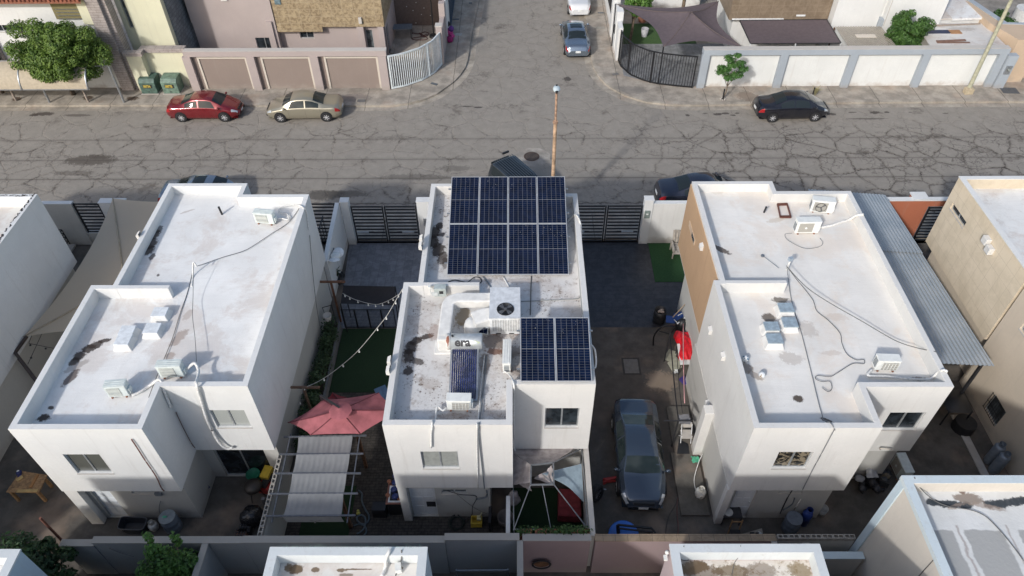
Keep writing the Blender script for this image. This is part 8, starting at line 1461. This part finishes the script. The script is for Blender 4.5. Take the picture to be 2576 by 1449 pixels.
gas('tall dark gas cylinder against the beige wing wall, farther one', W(3,3,2170,315)+Vector((.05,0,0)), .2,1.15, GASG); gas('tall dark gas cylinder against the beige wing wall, nearer one', W(3,3,2215,410)+Vector((.05,0,0)), .2,1.15, GASG)
q = W(2,3,1960,1410,.1); m = MB(); m.cyl((q.x,q.y,.01),(q.x,q.y,.45),.42,.40,22); m.build('round_tank', plain('black_tank', (.015,.015,.017), .6), label='black round tub in the right yard beside the beige wing', cat='tub')
m = MB(); q = W(2,3,1900,1150,1.0); m.grid(lambda u, v: (q.x-.5+1.0*u, q.y-.5+1.1*v, .9+.2*math.sin(3*u)*math.sin(3*v)), 8, 8); 
for c_ in ((-.45,-.45),(.45,-.45),(.45,.5),(-.45,.5)): m.bar((q.x+c_[0],q.y+c_[1],0),(q.x+c_[0],q.y+c_[1],.95),.04)
m.build('covered_chair', BLACKP, label='dark covered thing under the near end of the carport', cat='cover')
m = MB(); m.box(17.8,11.2,.0,18.1,17.4,.05); m.build('footing_strip', CAP, kind='structure')
wire('drain_pipe', 'pale bent pipe on the rear wall of the right house above the junk', 'pipe', [WY(3,3,1115,190,14.1),WY(3,3,1120,182,14.05),WY(3,3,1225,192,14.05)], .03, TRIM, 2); wire('drain_pipe', 'pair of pale pipes slanting on the ground floor wall of the right house', 'pipe', [WY(3,3,265,675,12.85),WY(3,3,235,740,12.84),WY(3,3,150,795,12.84)], .025, GREYP, 4); wire('drain_pipe', 'pale pipe beside the slanting pair on the right house', 'pipe', [WY(3,3,325,690,12.85),WY(3,3,250,805,12.84)], .022, CAP, 2)
wire('drain_pipe', 'dark pipe continuing down the ground floor wall of the right house', 'pipe', [WY(3,3,245,590,12.88),WY(3,3,190,680,12.88),WY(3,3,120,830,12.88)], .02, DARKM, 2)
# ---- rear row things
wire('insulated_pipe', 'white wrapped pipe over the far parapet of the rear roof left of centre', 'pipe', [RW(3,1,1330,1185,6.3),RW(3,1,1310,1230,6.28),RW(3,1,1285,1290,6.05),RW(3,1,1285,1360,5.8),RW(3,1,1250,1449,5.8)], .05, WCAB); wire('wire', 'dark cable over the far parapet of the rear roof left of centre', 'cable', [RW(3,1,1445,1190,6.25),RW(3,1,1445,1270,6.1),RW(3,1,1420,1350,5.8),RW(3,1,1385,1449,5.8)], .018); t = thing('small_box', 'small white cover box on the rear roof left of centre', 'box', RW(3,1,1415,1380,5.8)); q = t.location; m = MB(); m.cb(q.x,q.y,5.86,.16,.22,.2,R(10)); m.build('box', WPLAST, t)
t = thing('security_camera', 'small white security lights on the corner of the rear pink walled house', 'security light', W(3,2,1545,1210,6.0)); q = RW(3,2,1550,1215,6.0); m = MB(); m.ball((4.05,q.y,6.0), .06, nu=8, nv=6); m.cb(4.0,q.y-.12,5.93,.09,.14,.08); m.build('lamp', WPLAST, t)
wire('wire', 'dark knotted cables on the far left corner of the rear roof right of centre', 'cable', [RW(3,2,1705,1150,6.23),RW(3,2,1720,1200,6.1),RW(3,2,1735,1260,5.85),RW(3,2,1750,1295,5.75),RW(3,2,1680,1280,5.8),RW(3,2,1720,1200,6.0)], .012); wire('wire', 'thin cable crossing the rear roof right of centre', 'cable', [RW(3,2,2270,1145,6.24),RW(3,2,2270,1230,6.0),RW(3,2,2210,1320,5.75),RW(3,2,2180,1449,5.75)], .008)
t = thing('wall_tyre', 'rusty round basket hanging on the pink wall at the bottom', 'basket', (W(3,2,290,1330,.8))); q = W(3,2,290,1330,.6); m = MB(); Q = Matrix.Rotation(R(90), 3, 'X'); m.lathe((q.x,10.78,.55+.3), [(.30,0),(.34,.03),(.30,.06),(.26,.03),(.30,0)], 22, Q); m.build('rim', RUB, t); m = MB(); m.lathe((q.x,10.79,.85), [(0,0),(.26,.01)], 22, Q); m.build('grille', plain('rust_orange', (.14,.07,.035), .9, var=.4), t)
wire('wire', 'cable crossing the patched roof of the bottom right house', 'cable', [RW(3,3,1455,470,6.25),RW(3,3,1500,560,6.0),RW(3,3,1640,690,5.8),RW(3,3,1800,760,5.8),RW(3,3,2000,790,5.8),RW(3,3,2150,850,5.8),RW(3,3,2270,960,5.8),RW(3,3,2400,1110,5.8),RW(3,3,2542,1300,5.8)], .014); wire('wire', 'thin pale cable hanging over the low grey back wall', 'cable', [W(3,0,910,1110,2.36),W(3,0,1050,1160,2.0),W(3,0,1200,1220,1.8),W(3,0,1330,1255,1.7)], .01)
m = MB(); a = W(3,1,1990,1395,1.2); b = W(3,1,2500,1390,1.2); m.bar(a, b, .04)
for q in (a, b): m.bar((q.x,q.y,0), (q.x,q.y,1.25), .05)
m.build('towel_rail', GALV, label='low metal rail in the dark plot at the bottom centre', cat='rail')
m = MB(); m.cyl(W(3,2,700,1330,.0), W(3,2,700,1330,.0)+Vector((0,0,.45)), .05, n=8); m.build('pipe_stub', BLACKP, label='short black pipe before the pink wall at the bottom', cat='pipe')
# ---------------------------------------------------------------- every labelled top-level object is a thing
for o in list(COL.objects):
    if o.parent is None and o.type in ('MESH', 'EMPTY') and o.get('label') and not o.get('kind'): o['kind'] = 'thing'
GRP = {'parked_car': 'parked cars', 'flat_roof_house': 'flat roofed houses', 'boundary_wall': 'boundary walls', 'gate_pier': 'white gate piers', 'driveway_gate': 'black slatted driveway gates', 'gas_cylinder': 'gas cylinders', 'drain_cover': 'drain and utility covers', 'townhouse': 'houses across the street', 'transformer_box': 'green transformer boxes', 'shade_sail': 'shade sails', 'garden_tree': 'garden trees', 'curved_gate': 'curved corner gates', 'clothes_line': 'clothes lines', 'string_lights': 'string lights', 'insulated_pipe': 'wrapped pipes', 'barrel': 'barrels', 'block_wall': 'hollow block walls', 'parasol': 'parasols', 'timber_post': 'timber posts with crossbar', 'planter': 'planters', 'flat_roof_annex': 'annex roofs', 'wire': 'loose wires and cables', 'conduit': 'conduits', 'drain_pipe': 'downpipes', 'hose': 'hoses'}
for o in COL.objects:
    if o.parent is None and o.get('label') and not o.get('group'):
        g = GRP.get(o.name.split('.')[0])
        if g: o['group'] = g
